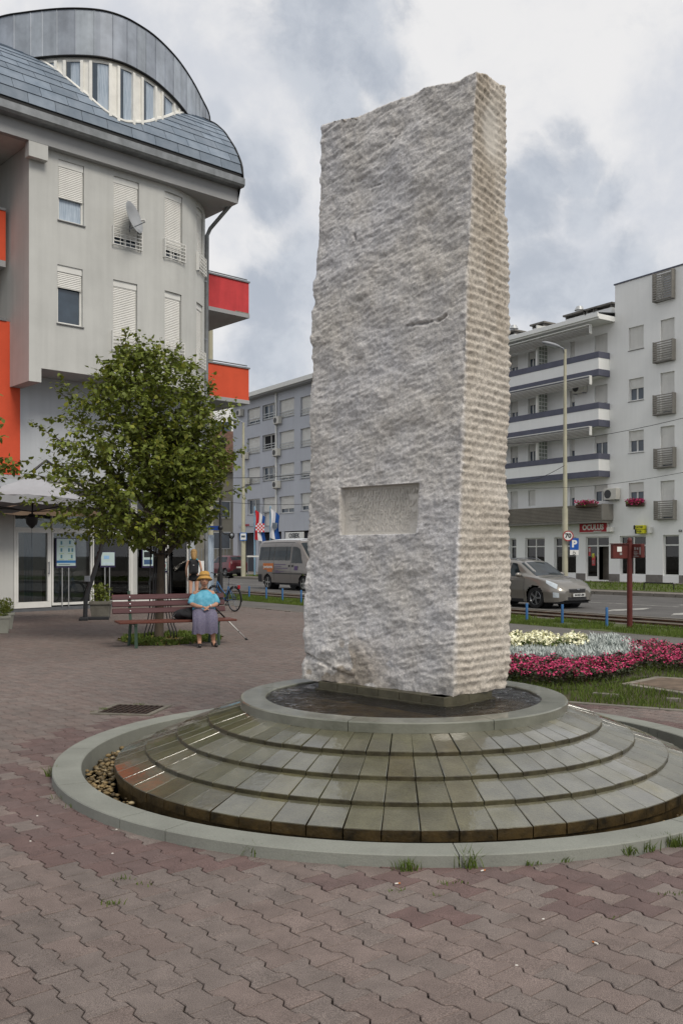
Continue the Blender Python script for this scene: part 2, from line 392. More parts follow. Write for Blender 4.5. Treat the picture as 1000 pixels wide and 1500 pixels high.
def paver_pts(k):
    res = []; c, s = cos(rotd[k]), sin(rotd[k])
    for pl, z in ((ptop, 0.), (pin, -.0028), (pin, -.014)):
        for a, b_ in pl:
            a2, b2 = a*c-b_*s, a*s+b_*c
            res.append((cx[k]+jit[k, 0]+a2*pd2.x+b2*pd1.x, cy[k]+jit[k, 1]+a2*pd2.y+b2*pd1.y, z+zj[k]+tilt[k, 0]*a+tilt[k, 1]*b_))
    return res
n12 = 12
for k in np.nonzero(top300)[0]:
    b = MB(); b.v = paver_pts(k); t = tuple(tint[k])
    b.fi(list(range(12))[::-1], 0, t)
    for r in (0, 12):
        for i in range(12): b.fi((r+i, r+(i+1) % 12, r+12+(i+1) % 12, r+12+i), 0, t)
    q = build('paver', b, m_pav, plaza)
rest = np.nonzero(~top300)[0]
# the remaining pavers: one part, vectorised
A2 = np.array([[a, b_, z] for pl, z in ((ptop, 0.), (pin, -.0028), (pin, -.013)) for a, b_ in pl])
K = len(rest); c_, s_2 = np.cos(rotd[rest])[:, None], np.sin(rotd[rest])[:, None]
a_ = A2[None, :, 0]*c_-A2[None, :, 1]*s_2; b_ = A2[None, :, 0]*s_2+A2[None, :, 1]*c_
V = np.zeros((K, 36, 3))
V[..., 0] = (cx+jit[:, 0])[rest][:, None]+a_*pd2.x+b_*pd1.x; V[..., 1] = (cy+jit[:, 1])[rest][:, None]+a_*pd2.y+b_*pd1.y
V[..., 2] = A2[None, :, 2]+zj[rest][:, None]+tilt[rest, 0][:, None]*A2[None, :, 0]+tilt[rest, 1][:, None]*A2[None, :, 1]
# quads: top split into 5 quads + 2 rings
qt = [(0, 11, 10, 1), (1, 10, 9, 2), (2, 9, 8, 3), (3, 8, 7, 4), (4, 7, 6, 5)]
ring = [(r+i, r+(i+1) % 12, r+12+(i+1) % 12, r+12+i) for r in (0, 12) for i in range(12)]
q = np.array(qt+ring, np.int32); fl = (q[None]+(np.arange(K)*36)[:, None, None]).reshape(-1)
me = nmesh('paver_field', V.reshape(-1, 3), fl, 4, m_pav, np.repeat(tint[rest], 36, 0))
o = share('paver_field', me, plaza); o['kind'] = 'stuff'
# ---- grass
m_grass = mat('grass_blades', (.10, .155, .030), .75, .3, 1.3, attr='tint', spec=.25)
def blades(name, pts, h, wd, kind='stuff', parent=None, m=None, lean=.5, tintv=.35, label=None, cat=None, origin=True):
    n = len(pts); p = np.asarray(pts, float); a = rng.random(n)*2*pi; h_ = h*(.45+.9*rng.random(n)); le = lean*h_*rng.random(n); b2 = rng.random(n)*2*pi
    dx, dy = np.cos(a)*wd/2, np.sin(a)*wd/2; ox, oy = np.cos(b2)*le, np.sin(b2)*le
    V = np.zeros((n, 5, 3))
    V[:, 0] = p+np.stack([-dx, -dy, 0*dx], -1); V[:, 1] = p+np.stack([dx, dy, 0*dx], -1)
    V[:, 2] = p+np.stack([dx*.8+ox*.35, dy*.8+oy*.35, h_*.6], -1); V[:, 3] = p+np.stack([-dx*.8+ox*.35, -dy*.8+oy*.35, h_*.6], -1)
    V[:, 4] = p+np.stack([ox, oy, h_], -1)
    f = np.array([[0, 1, 2], [0, 2, 3], [3, 2, 4]]); fl = (f[None]+(np.arange(n)*5)[:, None, None]).reshape(-1)
    t = np.repeat((1-tintv/2+tintv*rng.random((n, 1)))*np.array([[1, 1, 1]])+rng.random((n, 1))*np.array([[.25, .05, 0]]), 5, 0)
    off = np.array([p[:, 0].mean(), p[:, 1].mean(), p[:, 2].min()]) if parent is None and origin else np.zeros(3)
    if parent is not None: off = np.array(OFF.get(parent.name, (0, 0, 0)))
    me = nmesh(name, V.reshape(-1, 3)-off, fl, 3, m or m_grass, t); o = share(name, me, parent, tuple(off) if parent is None else (0, 0, 0))
    return prop(o, label, cat, None, kind)
def scatter(n, w0, w1, l0, l1, z): 
    w = w0+(w1-w0)*rng.random(n); l = l0+(l1-l0)*rng.random(n)
    return np.stack([w*N2.x+l*E2.x, w*N2.y+l*E2.y, z+0*w], -1)
pv = scatter(46000, 14.95, 16.78, 4, 34, -.01); dn = fbm(pv*1.2, 3); pv = pv[dn > .36]
blades('verge_grass', pv, .07, .012, label='mown green grass strip with the blue bollards standing in it', cat='grass')
pv = scatter(9000, 32.3, 40.9, 0, 62, .04); blades('far_grass', pv, .10, .05, label='thin grass strip before the white apartment block', cat='grass')
# lawn around the flower bed
lp = np.stack([rng.random(90000)*9+.6, rng.random(90000)*12+8.6, np.zeros(90000)-.01], -1)
lp = lp[in_lawn(lp[:, 0], lp[:, 1]) & (np.hypot(lp[:, 0]-FX, lp[:, 1]-FY) > 2.56)]
slabP = [gp(908, 1005), gp(960, 994), gp(1075, 1001), gp(1030, 1024)]
def in_poly(x, y, P):
    r = np.zeros(len(x), bool); n = len(P)
    for i in range(n):
        x0, y0, x1, y1 = P[i][0], P[i][1], P[(i+1) % n][0], P[(i+1) % n][1]
        c = ((y0 > y) != (y1 > y)) & (x < (x1-x0)*(y-y0)/(y1-y0+1e-12)+x0); r ^= c
    return r
lp = lp[~in_poly(lp[:, 0], lp[:, 1], slabP)]
dn = fbm(lp*1.7, 3); lp = lp[(dn+.12*rng.random(len(dn)) > .43)]
blades('lawn_grass', lp, .075, .010, label='green lawn round the flower bed right of the fountain', cat='grass', lean=.8)
A = gp(832, 1029); B = gp(1000, 1041.5); dl = (B-A).normalized()
pp = [A-dl*1.9, A+dl*5.2]; top = [st(13.04, -4), st(13.04, 8.9)]
b = MB(); b.face([(p.x, p.y, -.006) for p in (pp[0], pp[1], st(13.04, -4.5), st(13.04, 8.9))]); m_lawn = mat('lawn_soil', '4a4a2b', .95, .35, 5, .7, 40, col2='3b3325')
prop(build('lawn', b, m_lawn, origin=False), kind='structure')
b = MB(); aa = atan2(dl.y, dl.x); b.T = TM(A, aa)
for k in range(-2, 6): b.cbox(k*.9+.004, k*.9+.896, -.04, .03, -.05, .012, .006)
prop(build('lawn_edging', b, m_kerbst, origin=False), kind='structure')
# concrete manhole slab
t = thing('manhole_slab', 'square concrete slab with brown cover set in the lawn', 'slab', tuple(gp(985, 1008)))
b = MB(); P2 = [(p.x, p.y) for p in slabP]; P2 = P2 if (P2[1][0]-P2[0][0])*(P2[2][1]-P2[1][1])-(P2[1][1]-P2[0][1])*(P2[2][0]-P2[1][0]) > 0 else P2[::-1]
b.prism(P2, -.04, .028); build('frame', b, mat('slab_concrete', '7d776b', .9, .3, 6, .3, 50), t)
c = (sum(p[0] for p in P2)/4, sum(p[1] for p in P2)/4); b = MB(); b.prism([(c[0]+(x-c[0])*.78, c[1]+(y-c[1])*.78) for x, y in P2], .02, .032)
build('cover', b, mat('slab_cover', '6a5b4c', .9, .35, 5, .3, 50), t)
for (x0, y0, x1, y1) in ((868, 1018, 905, 1021), (975, 1026, 996, 1027)):
    a0, a1 = gp(x0, y0), gp(x1, y1); b = MB(); d = (a1-a0); b.T = TM(a0, atan2(d.y, d.x)); b.cbox(0, d.length, -.035, .035, -.02, .03, .006)
    prop(build('stone_edging', b, m_kerbst), 'low grey stone strip half sunk in the lawn' + (' behind the pool rim' if x0 < 900 else ' near the concrete slab'), 'kerb stone')
# ================================================================ fountain
m_step = mat('wet_stone', '5b5946', .34, .28, 5, .25, 60, attr='tint', spec=.5, speck=.16, coat=.85)
P_(m_step).inputs['Coat Roughness'].default_value = .045; P_(m_step).inputs['Coat IOR'].default_value = 1.9
def wet_film(m):
    t = m.node_tree; p = P_(m); tcn = t.nodes.new('ShaderNodeTexCoord'); n1 = t.nodes.new('ShaderNodeTexNoise'); n1.inputs['Scale'].default_value = 3.2; n1.inputs['Detail'].default_value = 5; r = t.nodes.new('ShaderNodeMapRange')
    for i, v in enumerate((.36, .50, .55, 1.0)): r.inputs[i+1].default_value = v
    n2 = t.nodes.new('ShaderNodeTexNoise'); n2.inputs['Scale'].default_value = 26; n2.inputs['Detail'].default_value = 3; b = t.nodes.new('ShaderNodeBump'); b.inputs['Distance'].default_value = .0009
    t.links.new(tcn.outputs['Object'], n1.inputs[0]); t.links.new(tcn.outputs['Object'], n2.inputs[0]); t.links.new(n1.outputs[0], r.inputs[0]); t.links.new(r.outputs[0], p.inputs['Coat Weight']); t.links.new(n2.outputs[0], b.inputs['Height']); t.links.new(b.outputs[0], p.inputs['Coat Normal'])
wet_film(m_step)
m_stepf = mat('wet_shaded_front', '4a4630', .35, .4, 9, .4, 40, attr='tint', col2='2c2718', spec=.5)  # tile fronts: wet stone, with riser shade also put into the darker colour
m_riser = mat('wet_riser', '4a3c22', .35, .5, 9, .5, 30, col2='1f1a10', spec=.6)
m_ringst = mat('ring_stone', '7d7e72', .42, .2, 3, .3, 60, spec=.5, col2='5e6054', coat=.7)
m_kring = mat('kerb_ring_concrete', '85877f', .8, .1, 2.2, .25, 70, speck=.06, streak=.1)
m_pool = mat('pool_floor', '7a6638', .6, .5, 5, .4, 20, col2='3a2f18')
m_stone_br = mat('plinth_block', '4f4b3a', .45, .3, 6, .4, 40, col2='3a3626', spec=.5)
m_core = mat('fountain_core', '3a3020', .6, .4, 6, .5, 30)
ft = thing('stepped_fountain', 'round stepped fountain of wet stone tiles carrying the tall stone', 'fountain', (FX, FY, 0))
RB = [(1.214, .404, 1.447, .339), (1.447, .311, 1.669, .244), (1.669, .217, 1.891, .153), (1.891, .126, 2.104, .061)]
NT = 64
def polar(r, a, z): return (FX+r*cos(a), FY+r*sin(a), z)
for i, (r0, z0, r1, z1) in enumerate(RB):
    th = .030 if i < 3 else .062
    for k in range(NT):
        a0 = 2*pi*(k)/NT-pi/2-.019; am = a0+pi/NT
        # tile with nearly parallel sides, so the joints open outwards
        gap = .0028; r0_ = r0-.02; w1 = (r1*2*pi/NT-2*gap-.003*random.random())/2
        w0 = min((r0_*2*pi/NT-2*gap)/2, w1*(.995 if i else .84))
        w1b = w1
        dz = random.uniform(-.0015, .0015); dr = random.uniform(-.003, .003); sk = random.uniform(-.002, .002)
        u = Vector((cos(am), sin(am), 0)); v = Vector((-sin(am), cos(am), 0)); c = Vector((FX, FY, 0)); ch = .004
        def pnt(r, w, z): return c+u*r+v*(w+sk)+Vector((0, 0, z+dz))
        slope = (z1-z0)/(r1-r0); zi = z0-slope*.02
        front = -cos(am+pi/2+pi)      # not used for colour
        b = MB(); rr1 = r1+dr
        rand = random.random(); tn = .86+.26*random.random()
        col = (tn, tn, tn*(.95+.08*random.random()))
        if rand > .93: col = (tn*1.25, tn*1.2, tn*1.02)
        elif rand < .10: col = (tn*1.02, tn*.94, tn*.80)
        # right side of the fountain is tinted paler; left side darker and greener
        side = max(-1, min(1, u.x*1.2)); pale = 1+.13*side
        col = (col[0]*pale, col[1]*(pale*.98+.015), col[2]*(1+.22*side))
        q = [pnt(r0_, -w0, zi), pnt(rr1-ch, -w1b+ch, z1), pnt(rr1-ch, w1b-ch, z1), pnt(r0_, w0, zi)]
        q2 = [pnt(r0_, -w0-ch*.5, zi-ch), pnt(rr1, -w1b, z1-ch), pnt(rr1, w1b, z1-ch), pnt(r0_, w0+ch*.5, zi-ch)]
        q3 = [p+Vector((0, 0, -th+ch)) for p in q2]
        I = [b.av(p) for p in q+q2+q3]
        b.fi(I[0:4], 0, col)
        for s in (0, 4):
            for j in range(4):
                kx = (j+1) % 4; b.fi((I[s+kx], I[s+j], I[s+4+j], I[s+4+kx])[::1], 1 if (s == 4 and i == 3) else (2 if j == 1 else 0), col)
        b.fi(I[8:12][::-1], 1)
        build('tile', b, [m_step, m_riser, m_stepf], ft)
b = MB(); prof = [(2.07, -.2), (2.07, .0)]
for r0, z0, r1, z1 in RB[::-1]: prof += [(r1-.014, z1-.034), (r0, z0-.034)]
prof += [(1.15, .40), (1.03, .40), (1.0, .30)]
b.lathe(prof, 128, cx=FX, cy=FY); build('core', b, m_core, ft, 30)
b = MB(); b.lathe([(2.088, -.2), (2.088, .002), (2.04, .004)], 128, cx=FX, cy=FY); build('base_wall', b, m_riser, ft, 30)
# pool rim in eight curved stones
RI = 1.022
for k in range(8):
    a0, a1 = 2*pi*k/8-.35+.002, 2*pi*(k+1)/8-.35-.002; b = MB()
    sec = [(RI, .40), (RI, .463), (RI+.006, .470), (1.206, .471), (1.214, .463), (1.214, .404)]
    ids = [[b.av(polar(r, a0+(a1-a0)*j/12, z)) for j in range(13)] for r, z in sec]
    for A_, B_ in zip(ids, ids[1:]):
        for j in range(12): b.fi((A_[j], A_[j+1], B_[j+1], B_[j])[::-1])
    for j in range(12): b.fi((ids[-1][j], ids[-1][j+1], ids[0][j+1], ids[0][j])[::-1])
    b.fi([r[0] for r in ids]); b.fi([r[12] for r in ids][::-1]); build('rim_stone', b, m_ringst, ft, 35)
b = MB(); b.lathe([(RI+.01, .385), (.6, .388), (.001, .390)], 96, cx=FX, cy=FY); build('pool_floor', b, m_pool, ft, True)
# water: real refraction-free surface that mirrors and lets the floor show
m_water = bpy.data.materials.new('water'); m_water.use_nodes = True; t = m_water.node_tree; t.nodes.clear()
o_ = t.nodes.new('ShaderNodeOutputMaterial'); mx = t.nodes.new('ShaderNodeMixShader'); tr = t.nodes.new('ShaderNodeBsdfTransparent'); gl = t.nodes.new('ShaderNodeBsdfGlossy')
fr = t.nodes.new('ShaderNodeFresnel'); bp = t.nodes.new('ShaderNodeBump'); nz_ = t.nodes.new('ShaderNodeTexNoise'); tc_ = t.nodes.new('ShaderNodeTexCoord')
nz_.inputs['Scale'].default_value = 34; nz_.inputs['Detail'].default_value = 5; nz_.inputs['Distortion'].default_value = 1.2
bp.inputs['Distance'].default_value = .035; bp.inputs['Strength'].default_value = .8
tr.inputs[0].default_value = (.85, .78, .62, 1); gl.inputs['Roughness'].default_value = .06; fr.inputs['IOR'].default_value = 1.75
for a, b_ in ((tc_.outputs['Object'], nz_.inputs['Vector']), (nz_.outputs[0], bp.inputs['Height']), (bp.outputs[0], gl.inputs['Normal']), (bp.outputs[0], fr.inputs['Normal']), (fr.outputs[0], mx.inputs[0]), (tr.outputs[0], mx.inputs[1]), (gl.outputs[0], mx.inputs[2]), (mx.outputs[0], o_.inputs[0])): t.links.new(a, b_)
nn = 130; gx = np.linspace(-RI, RI, nn); X, Y = np.meshgrid(gx, gx); P3 = np.stack([X*10, Y*13, X*0], -1)
Z = (fbm(P3, 3)-.5)*.036*(1-.85*np.exp(-((X-.0)**2+(Y+.75)**2)/.3))
b = MB(); b.v = [(FX+x, FY+y, .453+z) for x, y, z in zip(X.ravel(), Y.ravel(), Z.ravel())]
for j in range(nn-1):
    for i in range(nn-1):
        if max(hypot(gx[i+a], gx[j+c]) for a in (0, 1) for c in (0, 1)) < RI+.012: b.fi((j*nn+i, j*nn+i+1, (j+1)*nn+i+1, (j+1)*nn+i))
build('water', b, m_water, ft, True)
# outer kerb ring
kt = thing('kerb_ring', 'low smooth grey concrete kerb circling the fountain and its gravel trough', 'kerb', (FX, FY, 0))
def angof(px, py): p = gp(px, py, .06); return atan2(p.y-FY, p.x-FX)
ja = sorted([angof(170, 1200), angof(240, 1217), angof(665, 1240), angof(92, 1150), angof(100, 1097), angof(962, 1064), angof(962, 1195)])
full = sorted([a % (2*pi) for a in ja]+[.35, .75, 1.15, 1.6, 2.0, 2.45])
for k in range(len(full)):
    a0, a1 = full[k], full[(k+1) % len(full)]
    if a1 < a0: a1 += 2*pi
    m_ = max(3, int((a1-a0)/.05)); gpz = .0012; a0 += gpz; a1 -= gpz; b = MB()
    sec = [(2.327, -.16), (2.327, .056), (2.333, .062), (2.514, .062), (2.520, .056), (2.520, -.12)]
    ids = [[b.av(polar(r, a0+(a1-a0)*j/m_, z)) for j in range(m_+1)] for r, z in sec]
    for A_, B_ in zip(ids, ids[1:]+ids[:1]):
        for j in range(m_): b.fi((A_[j], A_[j+1], B_[j+1], B_[j])[::-1])
    b.fi([r[0] for r in ids]); b.fi([r[m_] for r in ids][::-1]); build('kerb_stone', b, m_kring, kt, 35)
# gravel trough
m_trough = mat('trough_soil', '2a2419', .8, .4, 8, .5, 30)
b = MB(); b.lathe([(2.08, -.10), (2.34, -.10)], 96, cx=FX, cy=FY); prop(build('gravel_bed', b, m_trough, origin=False), kind='structure')
m_grav = mat('gravel', '8a7d62', .6, .5, 3, .3, 30, attr='tint')
ico = bmesh.new(); bmesh.ops.create_icosphere(ico, subdivisions=1, radius=1); iv = np.array([v.co[:] for v in ico.verts]); fi_ = np.array([[v.index for v in f.verts] for f in ico.faces]); ico.free()
def stones(name, P, sz, m, tint, parent=None, label=None, cat=None, flat=.6):
    n = len(P); r = sz*(.55+.9*rng.random((n, 1, 1))); sc = np.stack([.8+.5*rng.random(n), .8+.5*rng.random(n), flat*(.7+.5*rng.random(n))], -1)[:, None]
    a = rng.random(n)*6.28; V = iv[None]*sc*r*(1+.25*(rng.random((n, len(iv), 1))-.5)); x = V[..., 0]*np.cos(a)[:, None]-V[..., 1]*np.sin(a)[:, None]; y = V[..., 0]*np.sin(a)[:, None]+V[..., 1]*np.cos(a)[:, None]
    V = np.stack([x, y, V[..., 2]], -1)+P[:, None]; fl = (fi_[None]+(np.arange(n)*len(iv))[:, None, None]).reshape(-1)
    me = nmesh(name, V.reshape(-1, 3), fl, 3, m, np.repeat(tint, len(iv), 0)); o = share(name, me, parent); return prop(o, label, cat, None, 'stuff')
n = 3400; a = rng.random(n)*2*pi; r = 2.11+.21*rng.random(n); P = np.stack([FX+r*np.cos(a), FY+r*np.sin(a), -.095+.05*rng.random(n)*(1.0)], -1)
tn = (.35+1.0*rng.random((n, 1)))*np.where(rng.random((n, 1)) > .8, np.array([[1.15, 1.15, 1.15]]), np.array([[.9, .8, .62]])); stones('gravel', P, .017, m_grav, tn, None, 'wet brown pebbles in the trough inside the kerb', 'gravel')
# ================================================================ standing stone
m_rock = bpy.data.materials.new('granite'); m_rock.use_nodes = True
def rock_material(m):
    t = m.node_tree; p = t.nodes['Principled BSDF']
    def n(k, **kw):
        q = t.nodes.new(k)
        for a, b in kw.items(): setattr(q, a, b)
        return q
    tcn = n('ShaderNodeTexCoord'); v = tcn.outputs['Object']
    def noi(s, d, r=.6, st=None):
        vv = v
        if st:
            mp = n('ShaderNodeMapping'); mp.inputs['Scale'].default_value = st; mp.inputs['Rotation'].default_value = (0, .5, 0); t.links.new(v, mp.inputs[0]); vv = mp.outputs[0]
        q = n('ShaderNodeTexNoise'); q.inputs['Scale'].default_value = s; q.inputs['Detail'].default_value = d; q.inputs['Roughness'].default_value = r; t.links.new(vv, q.inputs[0]); return q.outputs[0]
    def rng_(x, a, b, c, d):
        q = n('ShaderNodeMapRange'); t.links.new(x, q.inputs[0])
        for i, y in enumerate((a, b, c, d)): q.inputs[i+1].default_value = y
        return q.outputs[0]
    def mixc(f, a, b, bt='MIX'):
        q = n('ShaderNodeMix', data_type='RGBA', blend_type=bt)
        if hasattr(f, 'links'): t.links.new(f, q.inputs[0])
        else: q.inputs[0].default_value = f
        for x, i in ((a, 6), (b, 7)):
            if hasattr(x, 'links'): t.links.new(x, q.inputs[i])
            else: q.inputs[i].default_value = x
        return q.outputs[2]
    at = n('ShaderNodeAttribute', attribute_name='tint'); sep = n('ShaderNodeSeparateColor'); t.links.new(at.outputs['Color'], sep.inputs[0])
    cool = mixc(rng_(noi(1.1, 6), .38, .62, 0, 1), (.59, .58, .585, 1), (.58, .55, .51, 1))
    warm = mixc(rng_(noi(2.0, 5), .4, .6, 0, 1), (.575, .53, .47, 1), (.515, .465, .40, 1))
    c = mixc(sep.outputs[0], cool, warm)
    c = mixc(sep.outputs[1], c, (.34, .28, .21, 1))
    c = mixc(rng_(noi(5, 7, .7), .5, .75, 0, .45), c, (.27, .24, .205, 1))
    c = mixc(rng_(noi(.45, 3), .5, .7, 0, .28), c, (.32, .30, .285, 1))
    sp = rng_(noi(120, 2, .5), .35, .65, .80, 1.18); c = mixc(1, c, sp, 'MULTIPLY')
    sp = rng_(noi(34, 5, .7), .3, .65, .74, 1.12); c = mixc(1, c, sp, 'MULTIPLY')
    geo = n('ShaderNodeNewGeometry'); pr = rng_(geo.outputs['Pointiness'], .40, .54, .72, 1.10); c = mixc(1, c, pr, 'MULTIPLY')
    c = mixc(sep.outputs[2], c, (.62, .59, .54, 1)); t.links.new(c, p.inputs['Base Color']); p.inputs['Roughness'].default_value = .92; p.inputs['Specular IOR Level'].default_value = .25
    b = n('ShaderNodeBump'); b.inputs['Distance'].default_value = .010; b.inputs['Strength'].default_value = 1; t.links.new(noi(42, 7, .72, (1, 1, .55)), b.inputs['Height'])
    t.links.new(b.outputs[0], p.inputs['Normal'])
rock_material(m_rock)
st_ = thing('standing_stone', 'towering rough granite block with a carved inscription rising from the pool', 'monument', (.72, 6.95, .45))
yl = [105, 183, 276, 370, 475, 560, 680, 792, 890, 960, 995]; xl = [473, 472.5, 467, 463, 456.5, 454, 453, 451, 446.5, 447, 450]
yc = [105, 195, 321, 395, 475, 560, 673, 764, 872, 960, 1025]; xc_ = [697, 691.5, 689, 683.5, 682, 679.5, 676, 671, 668, 664, 664.5]
yr = [105, 124, 220, 311, 325, 395, 500, 592, 662, 704, 736, 837, 960, 1010]; xr = [740, 740, 741, 739, 743, 744, 746, 746, 742, 738.5, 744, 747, 747, 742]
Yc, Yl, Yr = 6.64, 7.64, 7.10
def edge(z, ys, xs, Yd):
    py = HOR-(z-EYE)*F/Yd; return (np.interp(py, ys, xs)-500)/F*Yd
ZB, ZT = .525, 5.0
def uniq(a): return np.array(sorted(set(np.round(a, 5))))
# plaque limits on the left face
def left_line(z):
    c = np.array([edge(z, yc, xc_, Yc), Yc]); l = np.array([edge(z, yl, xl, Yl), Yl]); return c, l
def hit_left(px, z):
    c, l = left_line(z); k = (px-500)/F; d = l-c; s = (k*c[1]-c[0])/(d[0]-k*d[1]); Y = c[1]+s*d[1]; return s, Y
s0, Y0 = hit_left(612.5, 1.75); s1, Y1 = hit_left(498.3, 1.75)
pz = lambda py, Y: EYE+(HOR-py)*Y/F
PZ1 = (pz(708.5, Y0)+pz(713.5, Y1))/2; PZ0 = (pz(782, Y0)+pz(783, Y1))/2
print('plaque', s0, s1, PZ0, PZ1)
sl = uniq(np.concatenate([np.linspace(0, 1, 175), [s0-.001, s0+.0015, s1-.0015, s1+.001]]))
zz = uniq(np.concatenate([np.linspace(ZB, ZT, 520), [PZ0-.0015, PZ0+.001, PZ1-.001, PZ1+.0015]]))
nr, nb, nf_ = 88, 40, 30
cols = [('L', s) for s in sl[::-1]]+[('R', s) for s in np.linspace(0, 1, nr+1)[1:]]+[('B', s) for s in np.linspace(0, 1, nb+1)[1:]]+[('F', s) for s in np.linspace(0, 1, nf_+1)[1:-1]]
# L: from left edge (s=1) to corner (s=0); R: corner -> right; B: right -> back; F: back -> left
nc, nz2 = len(cols), len(zz)
PXY = np.zeros((nz2, nc, 3)); NR = np.zeros((nz2, nc, 3)); T0 = np.zeros((nz2, nc, 3))
cz = np.array([edge(z, yc, xc_, Yc) for z in zz]); lz = np.array([edge(z, yl, xl, Yl) for z in zz]); rz_ = np.array([edge(z, yr, xr, Yr) for z in zz])
# top outline (photo pixels) -> height on each rim point
topx = [473, 490, 520, 545, 570, 600, 620, 640, 655, 672, 685, 697]; topy = [183, 178, 172, 160, 149, 137, 127, 123, 122, 118, 110, 105]
def ztop_left(s):
    c, l = left_line(4.9); p = c+(l-c)*s; px = 500+p[0]/p[1]*F; return EYE+(HOR-np.interp(px, topx, topy))*p[1]/F
zt = []
for k, (f, s) in enumerate(cols):
    if f == 'L': zt.append(ztop_left(s))
    elif f == 'R':
        Yd = Yc+(Yr-Yc)*s; py = np.interp(s, [0, .3, .5, .8, 1], [105, 109, 114, 124, 126]); zt.append(EYE+(HOR-py)*Yd/F)
    elif f == 'B': zt.append(5.0+(4.85-5.0)*s)
    else: zt.append(4.85+(ztop_left(1)-4.85)*s)
zt = np.array(zt)
nL = np.array([-(Yl-Yc), -1.04]); nL = np.array([-.69, -.72]); nRr = np.array([.71, -.70])
dep = np.zeros((nz2, nc)); rec = np.zeros((nz2, nc), bool)
for k, (f, s) in enumerate(cols):
    if f == 'L': X = cz+(lz-cz)*s; Y = Yc+(Yl-Yc)*s; nn_ = nL
    elif f == 'R': X = cz+(rz_-cz)*s; Y = Yc+(Yr-Yc)*s; nn_ = nRr
    else:
        bx = rz_+lz-cz; by = Yr+Yl-Yc
        if f == 'B': X = rz_+(bx-rz_)*s; Y = Yr+(by-Yr)*s; nn_ = -nL
        else: X = bx+(lz-bx)*s; Y = by+(Yl-by)*s; nn_ = -nRr
    # flatten the edge profile wiggle away from the edges
    PXY[:, k, 0] = X; PXY[:, k, 1] = Y; PXY[:, k, 2] = zz
    e = min(s, 1-s) if f != 'x' else 0
    NR[:, k, :2] = nn_
    if f == 'R': T0[:, k, 0] = min(1, s*14)
    if f in 'BF': T0[:, k, 0] = .5
    if f == 'L': rec[:, k] = (s > s0) & (s < s1) & (zz > PZ0) & (zz < PZ1)
# corner normals blended
kc = len(sl)-1
for k0, na, nb_ in ((kc, nL, nRr), (0, nL, -nRr), (kc+nr, nRr, -nL)):
    m_ = (na+nb_)/np.hypot(*(na+nb_)); NR[:, k0, :2] = m_
# stretch top
w = np.clip((PXY[..., 2]-4.4)/(ZT-4.4), 0, 1); PXY[..., 2] += w*(zt[None]-ZT)
P = PXY.copy(); th_ = R_(35)
pr = P.copy(); u_ = pr[..., 0]*.69-pr[..., 1]*.0+pr[..., 1]*.3
rotx = u_*cos(th_)+P[..., 2]*sin(th_); rotz = -u_*sin(th_)+P[..., 2]*cos(th_)
q1 = np.stack([rotx*9, P[..., 1]*9, rotz*24], -1)
fac = fbm(np.stack([rotx*2.4, P[..., 1]*2, rotz*5.5], -1), 3); big = (fbm(P*1.6, 4)-.5)*.055+(np.abs(fac-.5)-.1)*.055; med = (fbm(P*7+5, 4)-.5)*.032
rid = 1-np.abs(2*fbm(q1, 3)-1); lf = (rid-.8)*.030; micro = (fbm(P*52, 3)-.5)*.010
sc = fbm(P*3.1+40, 3); scar = np.clip((sc-.60)*6, 0, 1)*-.012
q2 = np.stack([rotx*17, P[..., 1]*17, rotz*44], -1); rid2 = np.abs(2*fbm(q2, 3)-1); dL = big+med+lf*.42+micro+scar-rid2*.009
# grooves
gz = P[..., 2]+(fbm(P*np.array([2.2, 2.2, 1.2])+9, 2)-.5)*.035
ph = (gz/.0575) % 1; saw = np.where(ph < .62, ph/.62, (1-ph)/.38)
amp = .15+1.7*fbm(P*7+3, 2); dR = (saw-.5)*.0105*amp+micro*1.2+(fbm(P*26, 3)-.5)*.020+big*.35
# smooth patch high on the right face
pat = np.exp(-(((P[..., 2]-4.62)/.17)**2+((P[..., 0]-1.10)/.07)**2)); dR = dR*(1-.85*np.clip(pat*1.3, 0, 1))-pat*.02
wR = T0[..., 0]; isb = np.array([f in 'BF' for f, s in cols]); 
isR = np.array([f == 'R' for f, s in cols])
dep = np.where(isR[None], dR, dL)
# two long cracks on the left face
cj = fbm(P*30+7, 2)
def crack(pts, depth, wd):
    global dep
    W_ = np.array([[p.x, p.y, p.z] for p in pts]); m_ = np.full(dep.shape, 9.)
    for a, b in zip(W_, W_[1:]):
        ab = b-a; t = np.clip(((P-a)@ab)/(ab@ab), 0, 1); d = np.linalg.norm(P-(a+t[..., None]*ab), axis=-1)+(cj-.5)*.03; d = np.maximum(d, 0); m_ = np.minimum(m_, d)
    isl = ~isR & ~isb
    dz = P[..., 2]
    dep = np.where(isl[None], dep-depth*np.exp(-(m_/wd)**2), dep)
def onl(px, py):
    z = pz(py, 7.1)
    for _ in range(3): s, Y = hit_left(px, z); z = pz(py, Y)
    return Vector(((px-500)/F*Y, Y, z))
crack([onl(597, 477), onl(612, 474), onl(630, 470), onl(645, 468), onl(653, 462)], .034, .009)
crack([onl(535, 274), onl(548, 271), onl(559, 267)], .030, .008)
crack([onl(450, 958), onl(470, 968), onl(500, 984), onl(520, 992)], .03, .012)
crack([onl(520, 345), onl(522, 352)], .02, .008); crack([onl(571, 211), onl(582, 196)], .02, .008)
